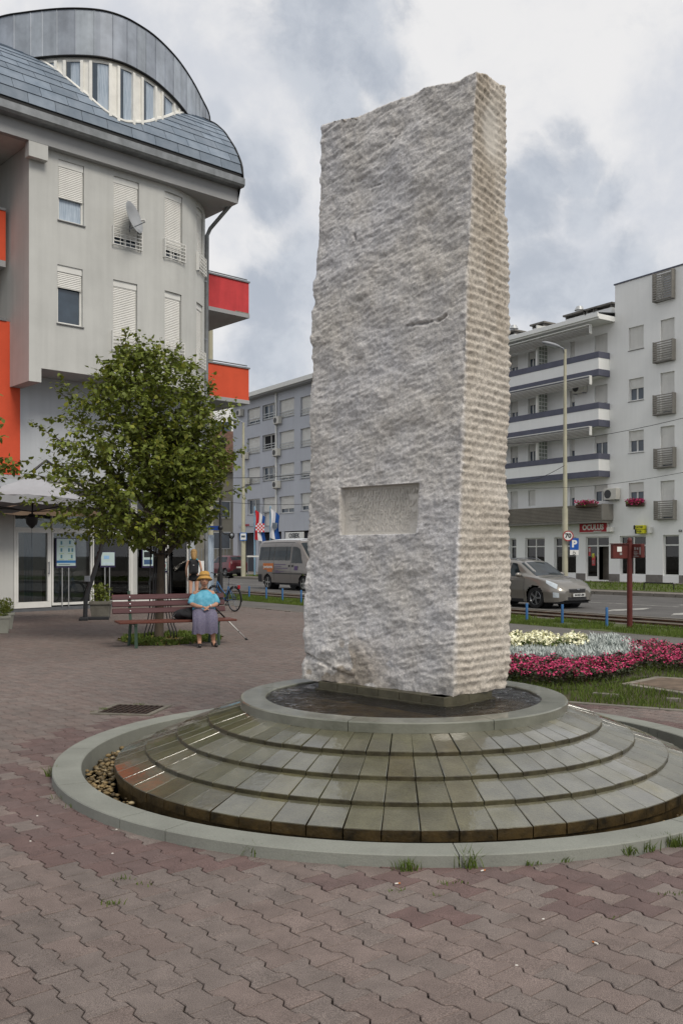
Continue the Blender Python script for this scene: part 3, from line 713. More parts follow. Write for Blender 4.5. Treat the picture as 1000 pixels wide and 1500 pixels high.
# bottom-left broken bulge, chipped bottom edge
bl = np.exp(-(((P[..., 2]-.62)/.22)**2+((P[..., 0]+.05)/.35)**2)); dep = dep+np.where(isR[None], 0, bl*(.02+(fbm(P*9, 3)-.5)*.09))
br = np.exp(-(((P[..., 2]-.52)/.08)**2))*(fbm(P*11+2, 3)-.35)*-.05; dep = dep+br
edgew = np.minimum(1, np.array([min(s, 1-s) for f, s in cols])*1.0*30); 
corner_ch = (fbm(P*14+30, 3)-.5)*.03; dep = dep+(1-edgew)[None]*corner_ch
dep = np.where(rec, -.045, dep)
fade = np.where(rec, 1, 1)
P = P+NR*dep[..., None]
P[..., 2] += np.where((zz[:, None] < .58), (fbm(PXY*7, 3)-.75)*.035*(1-(zz[:, None]-ZB)/.06), 0)
tn = np.zeros((nz2, nc, 3)); tn[..., 0] = T0[..., 0]; tn[..., 1] = np.clip(bl*1.2*(fbm(PXY*4, 3) > .45), 0, .7)*(~isR[None]); tn[..., 0] = np.where(rec, .35, tn[..., 0]); tn[..., 2] = np.where(rec, 1, np.where(isR[None], np.clip(pat*1.5, 0, .7), 0))
stain = np.where(isR[None], np.clip((fbm(PXY*np.array([5, 5, 1.2]), 3)-.5)*3, 0, .5)*np.clip((PXY[..., 2]-2.2)/2, 0, 1), 0); tn[..., 1] = np.maximum(tn[..., 1], stain)
idx = np.arange(nz2*nc).reshape(nz2, nc); a = idx[:-1]; b_ = np.roll(idx, -1, 1)[:-1]; c = np.roll(idx, -1, 1)[1:]; d = idx[1:]
fl = np.stack([a, b_, c, d], -1).reshape(-1)
Vv = P.reshape(-1, 3); Tt = tn.reshape(-1, 3)
# cap: rings shrinking to the centre, rough
cap = []; rim = P[-1]; cen = rim.mean(0); nk = 26; last = idx[-1]; fls = [fl]; base_n = len(Vv); capv = []
for k in range(1, nk+1):
    f = 1-k/nk*.985; r = cen+(rim-cen)*f; r[:, 2] = cen[2]+(rim[:, 2]-cen[2])*f**.6; r[:, 2] += (fbm(r*7, 4)-.5)*.10*min(1, k/3)-.02*min(1, k/2); capv.append(r)
    cur = base_n+(k-1)*nc+np.arange(nc); fls.append(np.stack([last, np.roll(last, -1), np.roll(cur, -1), cur], -1).reshape(-1)); last = cur
capv = np.concatenate(capv); Vv = np.concatenate([Vv, capv]); Tt = np.concatenate([Tt, np.tile([[.4, .3, 0]], (len(capv), 1))])
bot = base_n+len(capv); Vv = np.concatenate([Vv, [[.5, 7.2, ZB]]]); Tt = np.concatenate([Tt, [[0, 0, 0]]])
fl = np.concatenate(fls)
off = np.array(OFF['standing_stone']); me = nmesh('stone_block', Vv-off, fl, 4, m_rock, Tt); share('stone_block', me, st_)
b = MB(); b.v = [tuple(p) for p in P[0]]; b.fi(list(range(nc))[::-1]); build('stone_underside', b, m_rock, st_)
# inscription lettering
c_, l_2 = left_line(1.75); sc0 = c_+(l_2-c_)*((s0+s1)/2); wd = (s1-s0)*np.hypot(*(l_2-c_)); dl_ = (l_2-c_)/np.hypot(*(l_2-c_)); fd = Vector((dl_[1], -dl_[0], 0)); fd = fd if fd.y < 0 else -fd; kd = fd.x*nL[0]+fd.y*nL[1]
m_ins = mat('inscription_stone', (.60, .57, .52), .9, .2, 9, .3, 90)
ht = PZ1-PZ0; lines = ['CUSVIJUOTEMTKUIETSIMOM', 'ZACNEKZOUARNEJA', 'JEKZAMOSTARISTALUDU', 'SVIMAVERAVEDEJA', 'CESTNOTISKOCEJE', 'ZAVKORASJENE', 'TOOMOONASTRAZE']
for i, tx in enumerate(lines):
    z = PZ1-ht*(.13+.125*i); wp = Vector((sc0[0], sc0[1], z))-fd*((.045*kd)-.0012)
    me = text_mesh(tx, .072, m_ins, .0022, .001); xs = [v.co.x for v in me.vertices]; wdt = max(xs)-min(xs); tgt = wd*(.95, .68, .93, .74, .86, .66, .70)[i]
    a = atan2(fd.y, fd.x)+pi/2
    M = Matrix.Translation(wp-Vector(OFF['standing_stone'])) @ Matrix.Rotation(a, 4, 'Z') @ Matrix.Rotation(pi/2, 4, 'X') @ Matrix.Diagonal((tgt/wdt, 1, 1, 1)); me.transform(M)
    share('inscription_line', me, st_)
# plinth of stone blocks
pc, pl, pr_ = Vector((.72, 6.585, 0)), Vector((-.185, 7.46, 0)), Vector((1.12, 6.99, 0))
def bar(p, q, z0, z1, inn, m, nm, k, nrm):
    L_ = (q-p).length; d = (q-p)/L_; a = atan2(d.y, d.x)
    for j in range(k):
        b = MB(TM(p, a)); b.cbox(L_*j/k+.002, L_*(j+1)/k-.002, min(0, inn), max(0, inn), z0, z1, .004); build(nm, b, m, st_)
bar(pl, pc, .385, .522, .16, m_stone_br, 'plinth_block', 6, 0); bar(pc, pr_, .385, .522, .15, m_stone_br, 'plinth_block', 2, 0)
pb = pr_+pl-pc; bar(pr_, pb, .385, .522, .15, m_stone_br, 'plinth_block', 5, 0); bar(pb, pl, .385, .522, .15, m_stone_br, 'plinth_block', 2, 0)
b = MB(); cc = (pc+pl+pr_+pb)/4; b.prism([tuple((cc+(p-cc)*1.03)[:2]) for p in (pl, pc, pr_, pb)], .385, .462); build('plinth_ledge', b, m_stone_br, st_)
b = MB(); b.prism([tuple((cc+(p-cc)*.8)[:2]) for p in (pl, pc, pr_, pb)], .385, .50); build('plinth_core', b, m_stone_br, st_)
# ================================================================ facade helpers
class Wall:
    """a wall that follows a plan polyline, read from left to right as seen from the square"""
    def __init__(s, pts):
        s.p = [Vector((a[0], a[1])) for a in pts]; s.cum = [0]
        for a, b in zip(s.p, s.p[1:]): s.cum.append(s.cum[-1]+(b-a).length)
    def at(s, q):
        q = max(0, min(s.cum[-1]-1e-6, q))
        for i in range(len(s.p)-1):
            if q <= s.cum[i+1]: break
        a, b = s.p[i], s.p[i+1]; t = (q-s.cum[i])/(b-a).length; return a+(b-a)*t, (b-a).normalized()
    def hit(s, px):
        k = (px-500)/F
        for i, (a, b) in enumerate(zip(s.p, s.p[1:])):
            d = b-a; den = d.x-k*d.y
            if abs(den) < 1e-9: continue
            t = (k*a.y-a.x)/den
            if -1e-6 <= t <= 1+1e-6: return s.cum[i]+t*d.length
        a, b = s.p[-2], s.p[-1]; d = b-a; t = (k*a.y-a.x)/(d.x-k*d.y); return s.cum[-2]+t*d.length
    def z(s, py, q): return EYE+(HOR-py)*(s.at(q)[0].y if 0 <= q <= s.cum[-1] else s.raw(q).y)/F
    def raw(s, q):
        if q > s.cum[-1]: a, b = s.p[-2], s.p[-1]; return b+(b-a).normalized()*(q-s.cum[-1])
        return s.at(q)[0]
    def rect(s, x0, x1, y0, y1):
        q0, q1 = s.hit(x0), s.hit(x1); qm = (q0+q1)/2; return (min(q0, q1), max(q0, q1), s.z(y1, qm), s.z(y0, qm))
    def frame(s, q0, q1):
        a, _ = s.at(q0); b, _ = s.at(q1); d = (b-a); L_ = d.length; return Matrix.Translation((a.x, a.y, 0)) @ Matrix.Rotation(atan2(d.y, d.x), 4, 'Z'), L_
    def mesh(s, mb, z0, z1, ops, depth, q0=0, q1=None, m=0, mrev=0):
        q1 = s.cum[-1] if q1 is None else q1
        qs = sorted(set([q0, q1]+[c for c in s.cum if q0 < c < q1]+[v for o in ops for v in o[:2] if q0 < v < q1])); zs = sorted(set([z0, z1]+[v for o in ops for v in o[2:4] if z0 < v < z1]))
        for a, b in zip(qs, qs[1:]):
            if b-a < 1e-6: continue
            A, _ = s.at(a+1e-7); B, _ = s.at(b-1e-7)
            for c, d in zip(zs, zs[1:]):
                qm, zm = (a+b)/2, (c+d)/2
                if any(o[0] < qm < o[1] and o[2] < zm < o[3] for o in ops): continue
                mb.face([(A.x, A.y, c), (B.x, B.y, c), (B.x, B.y, d), (A.x, A.y, d)], m)
        for o in ops:
            M, L_ = s.frame(o[0], o[1]); T = mb.T; mb.T = M; c, d = o[2], o[3]; y = depth
            mb.face([(0, 0, c), (0, 0, d), (0, y, d), (0, y, c)], mrev); mb.face([(L_, 0, d), (L_, 0, c), (L_, y, c), (L_, y, d)], mrev)
            mb.face([(0, 0, d), (L_, 0, d), (L_, y, d), (0, y, d)], mrev); mb.face([(L_, 0, c), (0, 0, c), (0, y, c), (L_, y, c)], mrev); mb.T = T
m_glass = mat('window_glass', (.04, .06, .085), .06, .3, 1.2, .1, 1.2, spec=.7)
m_glass2 = bpy.data.materials.new('shop_glass'); m_glass2.use_nodes = True
def clear_glass(m, tint, ior):
    t = m.node_tree; t.nodes.clear(); o = t.nodes.new('ShaderNodeOutputMaterial'); mx = t.nodes.new('ShaderNodeMixShader'); a = t.nodes.new('ShaderNodeBsdfTransparent'); g = t.nodes.new('ShaderNodeBsdfGlossy'); f = t.nodes.new('ShaderNodeFresnel')
    a.inputs[0].default_value = tint; g.inputs['Roughness'].default_value = .01; f.inputs['IOR'].default_value = ior; t.links.new(f.outputs[0], mx.inputs[0]); t.links.new(a.outputs[0], mx.inputs[1]); t.links.new(g.outputs[0], mx.inputs[2]); t.links.new(mx.outputs[0], o.inputs[0])
clear_glass(m_glass2, (.62, .65, .65, 1), 1.75)
m_curt = mat('curtain', 'b9c4d0', .8, .15, 9, .3, 20, stretch=(6, 6, .3), col2='8f9fb0')
m_white = mat('white_pvc', 'd8d8d4', .45, .06, 3)
m_shut = mat('roller_shutter', 'dddcd7', .6, .05, 2, streak=.06)
def shutter_bump(m, sc):
    t = m.node_tree; p = P_(m); w = t.nodes.new('ShaderNodeTexWave'); w.bands_direction = 'Z'; w.inputs['Scale'].default_value = sc; tcn = t.nodes.new('ShaderNodeTexCoord'); b = t.nodes.new('ShaderNodeBump'); b.inputs['Distance'].default_value = .012
    t.links.new(tcn.outputs['Object'], w.inputs[0]); t.links.new(w.outputs[1], b.inputs['Height']); t.links.new(b.outputs[0], p.inputs['Normal'])
shutter_bump(m_shut, 6.5)
m_metal = mat('galvanised', '8c9096', .45, .15, 4, .1, 30, metal=.6)
m_drk = mat('dark_interior', (.012, .012, .014), .9, .1, 2)
m_alu = mat('aluminium', 'b4b6b6', .4, .1, 4, metal=.5)
m_sill = mat('sill_metal', '6f6f70', .5, .15, 5)
def window(parent, wall, op, depth=.14, shut=0., panes=1, frame=.055, mf=None, mg=None, sill=True, curtain=0, box=.0, name='window', transom=0):
    """op = (q0,q1,z0,z1); shut = closed share of the roller shutter"""
    mf = mf or m_white; mg = mg or m_glass; M, L_ = wall.frame(op[0], op[1]); z0, z1 = op[2], op[3]; h = z1-z0
    b = MB(M); d0, d1 = depth-.05, depth+.02; f = frame
    b.box(0, f, d0, d1, z0, z1); b.box(L_-f, L_, d0, d1, z0, z1); b.box(f, L_-f, d0, d1, z0, z0+f); b.box(f, L_-f, d0, d1, z1-f, z1)
    for k in range(1, panes): x = f+(L_-2*f)*k/panes; b.box(x-f*.6, x+f*.6, d0+.003, d1-.003, z0+f, z1-f)
    zt = z1-f
    if transom: b.box(f, L_-f, d0+.002, d1-.002, z1-transom-f, z1-transom)
    w = build(name, b, mf, parent)
    for k in range(panes):
        xa = f+(L_-2*f)*k/panes+(f*.6 if k else 0); xb = f+(L_-2*f)*(k+1)/panes-(f*.6 if k < panes-1 else 0)
        for (za, zb) in ([(z0+f, z1-f)] if not transom else [(z0+f, z1-transom-f), (z1-transom, z1-f)]):
            if shut > .97: continue
            b = MB(M); b.box(xa, xb, depth-.012, depth, za, zb); build('pane', b, m_curt if (curtain > 0 and (k % curtain == 0)) else mg, w)
    if shut > 0 or box:
        b = MB(M)
        if box: b.box(.01, L_-.01, depth-.10, depth-.045, z1-box, z1-.002)
        build('shutter_box', b, mf, w) if box else None
        if shut > 0:
            b = MB(M); zb = z1-h*shut; top = z1-box-.001
            if zb < top: b.box(.025, L_-.025, depth-.085, depth-.060, zb, top); b.box(.02, L_-.02, depth-.092, depth-.055, zb-.035, zb-.001); build('shutter', b, m_shut, w)
    if sill: b = MB(M); b.box(-.03, L_+.03, -.04, depth-.05, z0-.03, z0-.004); build('sill', b, m_sill, w)
    return w
def railing(parent, wall, op, z0, z1, n=5, out=.06, m=None, r=.011, posts=5):
    M, L_ = wall.frame(op[0], op[1]); b = MB(M); e = .05
    for k in range(n): z = z0+(z1-z0)*k/(n-1); b.box(-e, L_+e, -out-.02, -out, z-r, z+r)
    for x in (-e, L_+e): b.box(x-.012, x+.012, -out-.022, .0, z0-.02, z1+.012)
    for k in range(1, posts): x = L_*k/posts; b.box(x-.006, x+.006, -out-.017, -out-.004, z0+r, z1-r)
    return build('railing', b, m or m_white, parent)
# ================================================================ apartment house on the left with the curved end
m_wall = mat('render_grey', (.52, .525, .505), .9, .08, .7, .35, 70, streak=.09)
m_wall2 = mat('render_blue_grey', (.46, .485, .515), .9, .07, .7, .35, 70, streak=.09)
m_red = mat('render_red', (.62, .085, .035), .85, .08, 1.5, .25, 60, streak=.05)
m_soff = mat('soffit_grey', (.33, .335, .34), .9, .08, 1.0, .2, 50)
m_slate = mat('slate_shingle', (.22, .255, .30), .6, .2, 2.6, .35, 30, attr='tint', col2='6f7a86', streak=.08)
m_zinc = mat('zinc_sheet', (.34, .375, .42), .5, .2, 1.7, .12, 24, metal=.15, attr='tint', streak=.15)
m_gut = mat('gutter_metal', '8b8e90', .45, .2, 3, .1, 30, metal=.5, streak=.2)
m_cream = mat('window_frame_cream', 'e6e5df', .6, .08, 4)
A42 = Vector((.7435, .6687)); M42 = Vector((-.6687, .7435))
K0 = Vector((-8.09, 24.39)); straight = K0+A42*3.93
Rr = 2.8; cc = straight+M42*Rr; arc = [cc+Vector((cos(t), sin(t)))*Rr for t in [R_(-48+4*k) for k in range(0, 46)]]
WU = Wall([K0]+arc)
lb = thing('apartment_house', 'pale grey corner apartment house with curved wall, barrel slate roof and red balconies', 'building', (-8, 27, 0))
SB, BB, TOPW = 6.42, 6.05, 12.2
win1 = [WU.rect(86, 123.5, 234.5, 325), WU.rect(84.5, 121.5, 390, 477)]
fr2 = [WU.rect(167, 204, 257, 364), WU.rect(166, 201.5, 406, 504)]
fr3 = [WU.rect(241.5, 267.5, 282, 384), WU.rect(241.5, 266, 427, 522)]
fr4 = [WU.rect(288.5, 297.8, 317, 402), WU.rect(288, 297, 446, 538)]
def fixz(a, b):                                         # same storey heights for the whole row
    return [(o[0], o[1], b[i][0], b[i][1]) for i, o in enumerate(a)]
zs3 = [(10.10, 12.03), (7.20, 9.16)]
fr2 = fixz(fr2, zs3); fr3 = fixz(fr3, zs3); fr4 = fixz(fr4, zs3); win1 = [(win1[0][0], win1[0][1], 10.42, 12.03), (win1[1][0], win1[1][1], 7.68, 9.24)]
b = MB(); WU.mesh(b, SB, TOPW+.02, win1+fr2+fr3+fr4, .16)
# corner box that hangs lower, and underside
SD = 1.22; qb = WU.hit(61)
kb = K0+M42*3.2; k1 = K0+A42*qb
b.face([(kb.x, kb.y, BB), (K0.x, K0.y, BB), (K0.x, K0.y, TOPW), (kb.x, kb.y, TOPW)])
b.face([(K0.x, K0.y, BB), (k1.x, k1.y, BB), (k1.x, k1.y, SB), (K0.x, K0.y, SB)])
k1i = k1+M42*SD; b.face([(k1.x, k1.y, BB), (k1i.x, k1i.y, BB), (k1i.x, k1i.y, SB), (k1.x, k1.y, SB)])
build('upper_wall', b, m_wall, lb)
b = MB(); b.face([(p.x, p.y, BB+.002) for p in (K0+M42*SD*1.0, k1i, k1, K0)]); p9 = WU.p; b.face([(p.x, p.y, SB+.002) for p in ([k1i, cc+M42*1.0]+p9[::-1][2:-1]+[k1])])
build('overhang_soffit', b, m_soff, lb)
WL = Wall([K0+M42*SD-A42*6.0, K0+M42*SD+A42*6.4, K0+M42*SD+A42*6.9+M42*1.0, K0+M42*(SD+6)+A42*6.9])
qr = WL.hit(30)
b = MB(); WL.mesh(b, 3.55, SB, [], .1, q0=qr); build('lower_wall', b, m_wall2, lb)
b = MB(); WL.mesh(b, 3.70, 7.8, [], .1, q1=qr); T_ = b.T; M_, L_ = WL.frame(0, qr-.02); b.T = M_; b.box(0, L_, .0, .22, 7.8, 7.802); build('red_wall', b, m_red, lb)
b = MB(M_); b.box(.1, qr-.38, -.03, .25, 7.802, 7.87); build('parapet_rail', b, m_gut, lb)
b = MB(M_); b.box(.1, qr-.4, -.0, .16, 9.42, 10.75); build('red_parapet', b, m_red, lb)
b = MB(M_); b.box(.1, qr-.4, -.03, .2, 10.752, 10.82); build('parapet_rail', b, m_gut, lb)
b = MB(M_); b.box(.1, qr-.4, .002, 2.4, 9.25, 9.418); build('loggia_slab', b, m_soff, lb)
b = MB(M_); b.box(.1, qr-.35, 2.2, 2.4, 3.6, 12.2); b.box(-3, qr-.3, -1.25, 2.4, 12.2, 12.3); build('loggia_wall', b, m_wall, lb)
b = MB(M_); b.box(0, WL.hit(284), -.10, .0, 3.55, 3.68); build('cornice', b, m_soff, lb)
b = MB(M_); b.box(0, WL.hit(284), -.06, .0, 3.42, 3.548); build('fascia_strip', b, m_white, lb)
for w_ in win1: window(lb, WU, w_, .13, .60 if w_[2] > 10 else .36, 1, curtain=1 if w_[2] > 10 else 0, box=.17)
for g_ in (fr2, fr3, fr4):
    for i, w_ in enumerate(g_):
        window(lb, WU, w_, .14, .93 if i == 1 else .84, 2, box=.17, sill=False)
        railing(lb, WU, w_, w_[2]+.02, w_[2]+.52, 6, .07)
# roof edge: fascia, soffit, gutter, barrel of shingles
GE = Vector((-2.94, 28.33)); GS = GE-A42*15.5; HG = 12.72        # gutter line, outer edge
G0 = Wall([GS, GE]); rd = Vector((A42.x, A42.y, 0)); md = Vector((M42.x, M42.y, 0))
def gl(a, q, z): p = GE-A42*a+M42*q; return (p.x, p.y, z)
b = MB(); b.face([gl(15.5, .30, 12.2), gl(.0, .30, 12.2), gl(0, .28, HG), gl(15.5, .28, HG)]); b.face([gl(0, .30, 12.2), gl(0, 5.4, 12.2), gl(0, 5.4, HG), gl(0, .28, HG)])
build('fascia', b, m_soff, lb)
b = MB(); b.face([gl(15.5, .31, 12.201), gl(15.5, 6, 12.201), gl(0, 6, 12.201), gl(0, .31, 12.201)]); build('soffit', b, m_soff, lb)
b = MB(); sec = [(.30, 12.62), (.02, 12.62), (-.03, 12.68), (-.03, 12.86), (.02, 12.90), (.26, 12.93)]
for (q0, z0), (q1, z1) in zip(sec, sec[1:]): b.face([gl(15.5, q0, z0), gl(-.03, q0, z0), gl(-.03, q1, z1), gl(15.5, q1, z1)])
b.face([gl(-.03, q, z) for q, z in sec]); build('gutter', b, m_gut, lb)
BQ, BH, BZ = 3.25, 2.78, 12.86
PQ = [0, .04, .14, .42, .96, 1.4, 2.09, 2.7, 3.25]; PH = [0, .36, .62, 1.08, 1.74, 2.12, 2.55, 2.72, 2.78]
PA = [0]
for i_ in range(8): PA.append(PA[-1]+hypot(PQ[i_+1]-PQ[i_], PH[i_+1]-PH[i_]))
def barrel(a, ph, off=0):
    s_ = ph/(pi/2)*PA[-1]; q = float(np.interp(s_, PA, PQ)); h = float(np.interp(s_, PA, PH)); return Vector(gl(a, .06+q-off*cos(ph), BZ+h+off*sin(ph)))
b = MB(); 
for k in range(24):
    p0, p1 = pi/2*k/24, pi/2*(k+1)/24; b.face([barrel(15.5, p0), barrel(0, p0), barrel(0, p1), barrel(15.5, p1)])
b.face([barrel(0, pi/2*k/24) for k in range(25)]+[Vector(gl(0, BQ+.06, 12.2)), Vector(gl(0, .3, 12.2))]); build('roof_deck', b, m_slate, lb)
b = MB(); b.tube([barrel(.0, pi/2*k/24, .02) for k in range(25)], .035, 6); build('roof_edge_trim', b, m_zinc, lb, True)
rowh = .115; ph = .055; row = 0
while ph < 1.36:
    dph = .105+.01*math.sin(row); a = -.02+(.36 if row % 2 else 0)-.7
    while a < 14.5:
        w_ = .74; a0, a1 = max(.012, a+.006), a+w_-.006
        if a1 > .1:
            t_ = random.uniform(.86, 1.16); o1, o0 = .034, .014
            b = MB(); v = [barrel(a1, ph, o1), barrel(a0, ph, o1), barrel(a0, ph+dph*1.08, o0), barrel(a1, ph+dph*1.08, o0)]; v2 = [barrel(a1, ph, .006), barrel(a0, ph, .006)]
            I = [b.av(p) for p in v+v2]; c = (t_*.97, t_, t_*1.03); b.fi(I[:4], 0, c); b.fi((I[4], I[5], I[1], I[0]), 0, c); b.fi((I[1], I[5], I[2]), 0, c); b.fi((I[0], I[3], I[4]), 0, c)
            build('shingle', b, m_slate, lb)
        a += w_
    ph += dph; row += 1
# drum with ribbon windows
HZ = 14.76
def dp(px, py): v = HOR-py; Y = HZ*F/v; return ((px-500)/F*Y, Y)
dpl = [dp(0, 25), dp(30, 19.5), dp(60, 15.5), dp(88, 13), dp(115, 12.5), dp(140, 14), dp(160, 17.5), (dp(182, 25)), dp(200, 34.5), dp(225, 51), dp(250, 75), dp(268, 97), dp(285, 124), dp(296, 146)]
dpl += [(-4.42, 31.6), (-4.75, 33.2), (-5.8, 35), (-7.6, 36.2), (-9.8, 36.4), (-11.6, 35.2), (-12.6, 33), (-12.7, 30.5), (-11.9, 28.1), (-10.6, 26.5)]
# smooth closed curve
dpv = [Vector(p) for p in dpl]; nD = len(dpv); dense = []
for i in range(nD):
    p0, p1, p2, p3 = dpv[i-1], dpv[i], dpv[(i+1) % nD], dpv[(i+2) % nD]
    for t in (0, .25, .5, .75): dense.append(.5*((2*p1)+(p2-p0)*t+(2*p0-5*p1+4*p2-p3)*t*t+(3*p1-p0-3*p2+p3)*t**3))
for _ in range(2): dense = [(dense[i-1]+dense[i]*2+dense[(i+1) % len(dense)])/4 for i in range(len(dense))]
cD = sum(dense, Vector((0, 0)))/len(dense)
def shrink(d):
    o = []
    for i, p in enumerate(dense):
        t = (dense[(i+1) % len(dense)]-dense[i-1]).normalized(); o.append(p+Vector((-t.y, t.x))*d)
    return o
ZD0, ZD1 = EYE+13.48, EYE+14.76
WD = Wall(dense+[dense[0]]); WG = Wall(shrink(.06)+[shrink(.06)[0]])
tot = WD.cum[-1]; nP = 46; q = 0; k = 0
# metal sheets of the band
while q < tot-.05:
    w_ = random.choice((.34, .42, .5, .5)); q1 = min(tot, q+w_)
    if tot-q1 < .2: q1 = tot
    b = MB(); tv = random.choice((.72, .85, .95, 1.0, 1.1, 1.35)); c = (tv, tv, tv*random.uniform(.98, 1.04)); st_n = 3
    for j in range(st_n):
        (A, tA), (B, tB) = WD.at(q+(q1-q)*j/st_n+.004*(j == 0)), WD.at(q+(q1-q)*(j+1)/st_n-.004*(j == st_n-1)); b.face([(A.x, A.y, ZD0), (B.x, B.y, ZD0), (B.x, B.y, ZD1), (A.x, A.y, ZD1)], 0, c)
    (A, t) = WD.at(q1-.004); n_ = Vector((t.y, -t.x)); B = A+n_*.018; b.face([(A.x, A.y, ZD0), (B.x, B.y, ZD0), (B.x, B.y, ZD1), (A.x, A.y, ZD1)], 0, c); A2_ = A+t*.02; b.face([(B.x, B.y, ZD0), (A2_.x, A2_.y, ZD0), (A2_.x, A2_.y, ZD1), (B.x, B.y, ZD1)], 0, c)
    build('roof_sheet', b, m_zinc, lb); q = q1
b = MB(); b.fi([b.av((p.x, p.y, ZD1-.02)) for p in shrink(.02)]); b.fi([b.av((p.x, p.y, ZD0)) for p in shrink(.0)][::-1]); build('drum_roof', b, m_zinc, lb)
for z, r_, m_ in ((ZD0, .035, m_zinc), (ZD1, .025, m_zinc)):
    b = MB(); b.tube([(p.x, p.y, z) for p in shrink(-.01)]+[(shrink(-.01)[0].x, shrink(-.01)[0].y, z)], r_, 6); build('band_edge', b, m_, lb, True)
qa, qz = WG.hit(20), None
# find positions along the glass curve by pixel (front side only)
def qpx(px): return WG.hit(px)
def roofz(p):                                                       # height of the barrel above a plan point
    r = (Vector((p.x, p.y))-GE).dot(M42)-.06
    if r < 0: return BZ
    if r > BQ: return BZ+BH
    return BZ+float(np.interp(r, PQ, PH))

mxp = max((500+p.x/p.y*F, i) for i, p in enumerate(WG.p)); qe = WG.cum[mxp[1]]; qs = 0.0; MXP = mxp[0]; print("ribbon max px", MXP)
# frame band: sill following the roof, head below the sheets, mullions
WS = [WG.at(qs+(qe-qs)*i/90)[0] for i in range(91)]
b = MB(); b.tube([(p.x, p.y, roofz(p)+.03) for p in WS if roofz(p)+.03 < ZD0], .05, 6); b2 = MB()
for i in range(90):
    A, B = WS[i], WS[i+1]; b.face([(A.x, A.y, ZD0-.12), (B.x, B.y, ZD0-.12), (B.x, B.y, ZD0), (A.x, A.y, ZD0)])
fr_ = build('ribbon_window', b, m_cream, lb)
panes_ = [(45, 82), (96, 120), (134, 161), (174, 195), (208, 227), (237, 254), (261.5, 271), (278, 287)]
for x0, x1 in panes_:
    q0, q1 = qpx(x0), qpx(x1); b = MB(); n_ = 5
    for j in range(n_):
        A, t1 = WG.at(q0+(q1-q0)*j/n_); B, t2 = WG.at(q0+(q1-q0)*(j+1)/n_); o1 = Vector((t1.y, -t1.x))*-.03; A = A+o1; B = B+o1
        b.face([(A.x, A.y, min(ZD0-.1, roofz(A))), (B.x, B.y, min(ZD0-.1, roofz(B))), (B.x, B.y, ZD0-.12), (A.x, A.y, ZD0-.12)])
    build('curtain_pane', b, m_curt, fr_)
    for xq, s in ((x0, -1), (x1, 1)):
        q_ = qpx(xq); A, t1 = WG.at(q_); zz0 = roofz(A)-.05
        if zz0 < ZD0-.15: b = MB(Matrix.Translation((A.x, A.y, 0)) @ Matrix.Rotation(atan2(t1.y, t1.x), 4, 'Z')); b.box(-.03 if s > 0 else -.05, .05 if s > 0 else .03, -.05, .06, zz0, ZD0-.1); build('sash', b, m_cream, fr_)
    q0_, q1_ = qpx(x0+1.5), qpx(x0+(x1-x0)*.33)
    A, t1 = WG.at(q0_); B, t2 = WG.at(q1_); b = MB(); b.face([(A.x, A.y, roofz(A)), (B.x, B.y, roofz(B)), (B.x, B.y, ZD0-.12), (A.x, A.y, ZD0-.12)]); build('pane', b, m_glass, fr_)
prev = 25
for x0, x1 in panes_+[(MXP-.5, MXP)]:
    q0, q1 = qpx(prev), qpx(x0); b = MB(); n_ = 3
    for j in range(n_):
        A, t1 = WG.at(q0+(q1-q0)*j/n_); B, t2 = WG.at(q0+(q1-q0)*(j+1)/n_)
        b.face([(A.x, A.y, min(ZD0-.1, roofz(A))), (B.x, B.y, min(ZD0-.1, roofz(B))), (B.x, B.y, ZD0-.12), (A.x, A.y, ZD0-.12)])
    build('mullion', b, m_cream, fr_); prev = x1
# bracket block at the wall head
M_, L_ = WU.frame(.0, .5); b = MB(M_); b.box(-.10, .42, -.22, .02, 11.80, 12.19); build('corbel', b, m_wall, lb)
# downpipe
b = MB(); pe = [pt(343.5, 272, 28.5), pt(342, 292, 28.7), pt(338, 300, 28.8), pt(308, 335, 29.2), pt(303.5, 345, 29.25), pt(303.5, 600, 29.25), pt(303.5, 862, 29.25)]
pe = [Vector(p) for p in pe]; x5 = pe[4].x
for k in (5, 6): pe[k] = Vector((pe[4].x-.03, pe[4].y, EYE+(HOR-(600, 872)[k-5])*29.25/F))
b.tube(pe, .062, 10); build('downpipe', b, m_gut, lb, 40)
for z in (10.0, 8.2, 6.6, 5.0): b = MB(); b.lathe([(.072, z), (.072, z+.05)], 10, cx=pe[5].x, cy=pe[5].y); build('pipe_clamp', b, m_metal, lb)
# red balconies on the far side
for zb, zt, lab in ((9.62, 10.93, 0), (6.95, 8.22, 1)):
    q = pt(364.5, 415 if not lab else 541, 31.3); c0 = Vector((q.x, q.y)); bl_ = MB(); T2 = Matrix.Translation((c0.x, c0.y, 0)) @ Matrix.Rotation(R_(42), 4, 'Z')
    v = HOR-(466 if not lab else 592); z0 = EYE+v*31.3/F; z1 = EYE+(HOR-(415 if not lab else 541))*31.3/F
    b = MB(T2); b.box(-2.6, 0, 0, .14, z0, z1); b.box(-.14, -.002, .142, 2.6, z0, z1-.001); pa = build('balcony_parapet', b, m_red if lab else mat('render_crimson', (.56, .055, .06), .85, .1, 2, .25, 60, streak=.15), lb)
    b = MB(T2); b.box(-2.6, .02, -.02, 2.6, z0-.004, z0+.12); sl_ = build('balcony_slab', b, m_soff, lb)
    b = MB(T2); b.box(-2.62, .03, -.04, .17, z1+.002, z1+.05); b.tube([(-2.6, .06, z1+.12), (-.03, .06, z1+.12)], .02, 6); build('balcony_rail', b, m_gut, lb)
    if not lab: b = MB(T2); b.box(-.55, .003, -.004, .01, z0+.0, z0+.16); build('bare_patch', b, mat('bare_concrete', '8a857a', .9, .3, 8, .4, 40), pa)
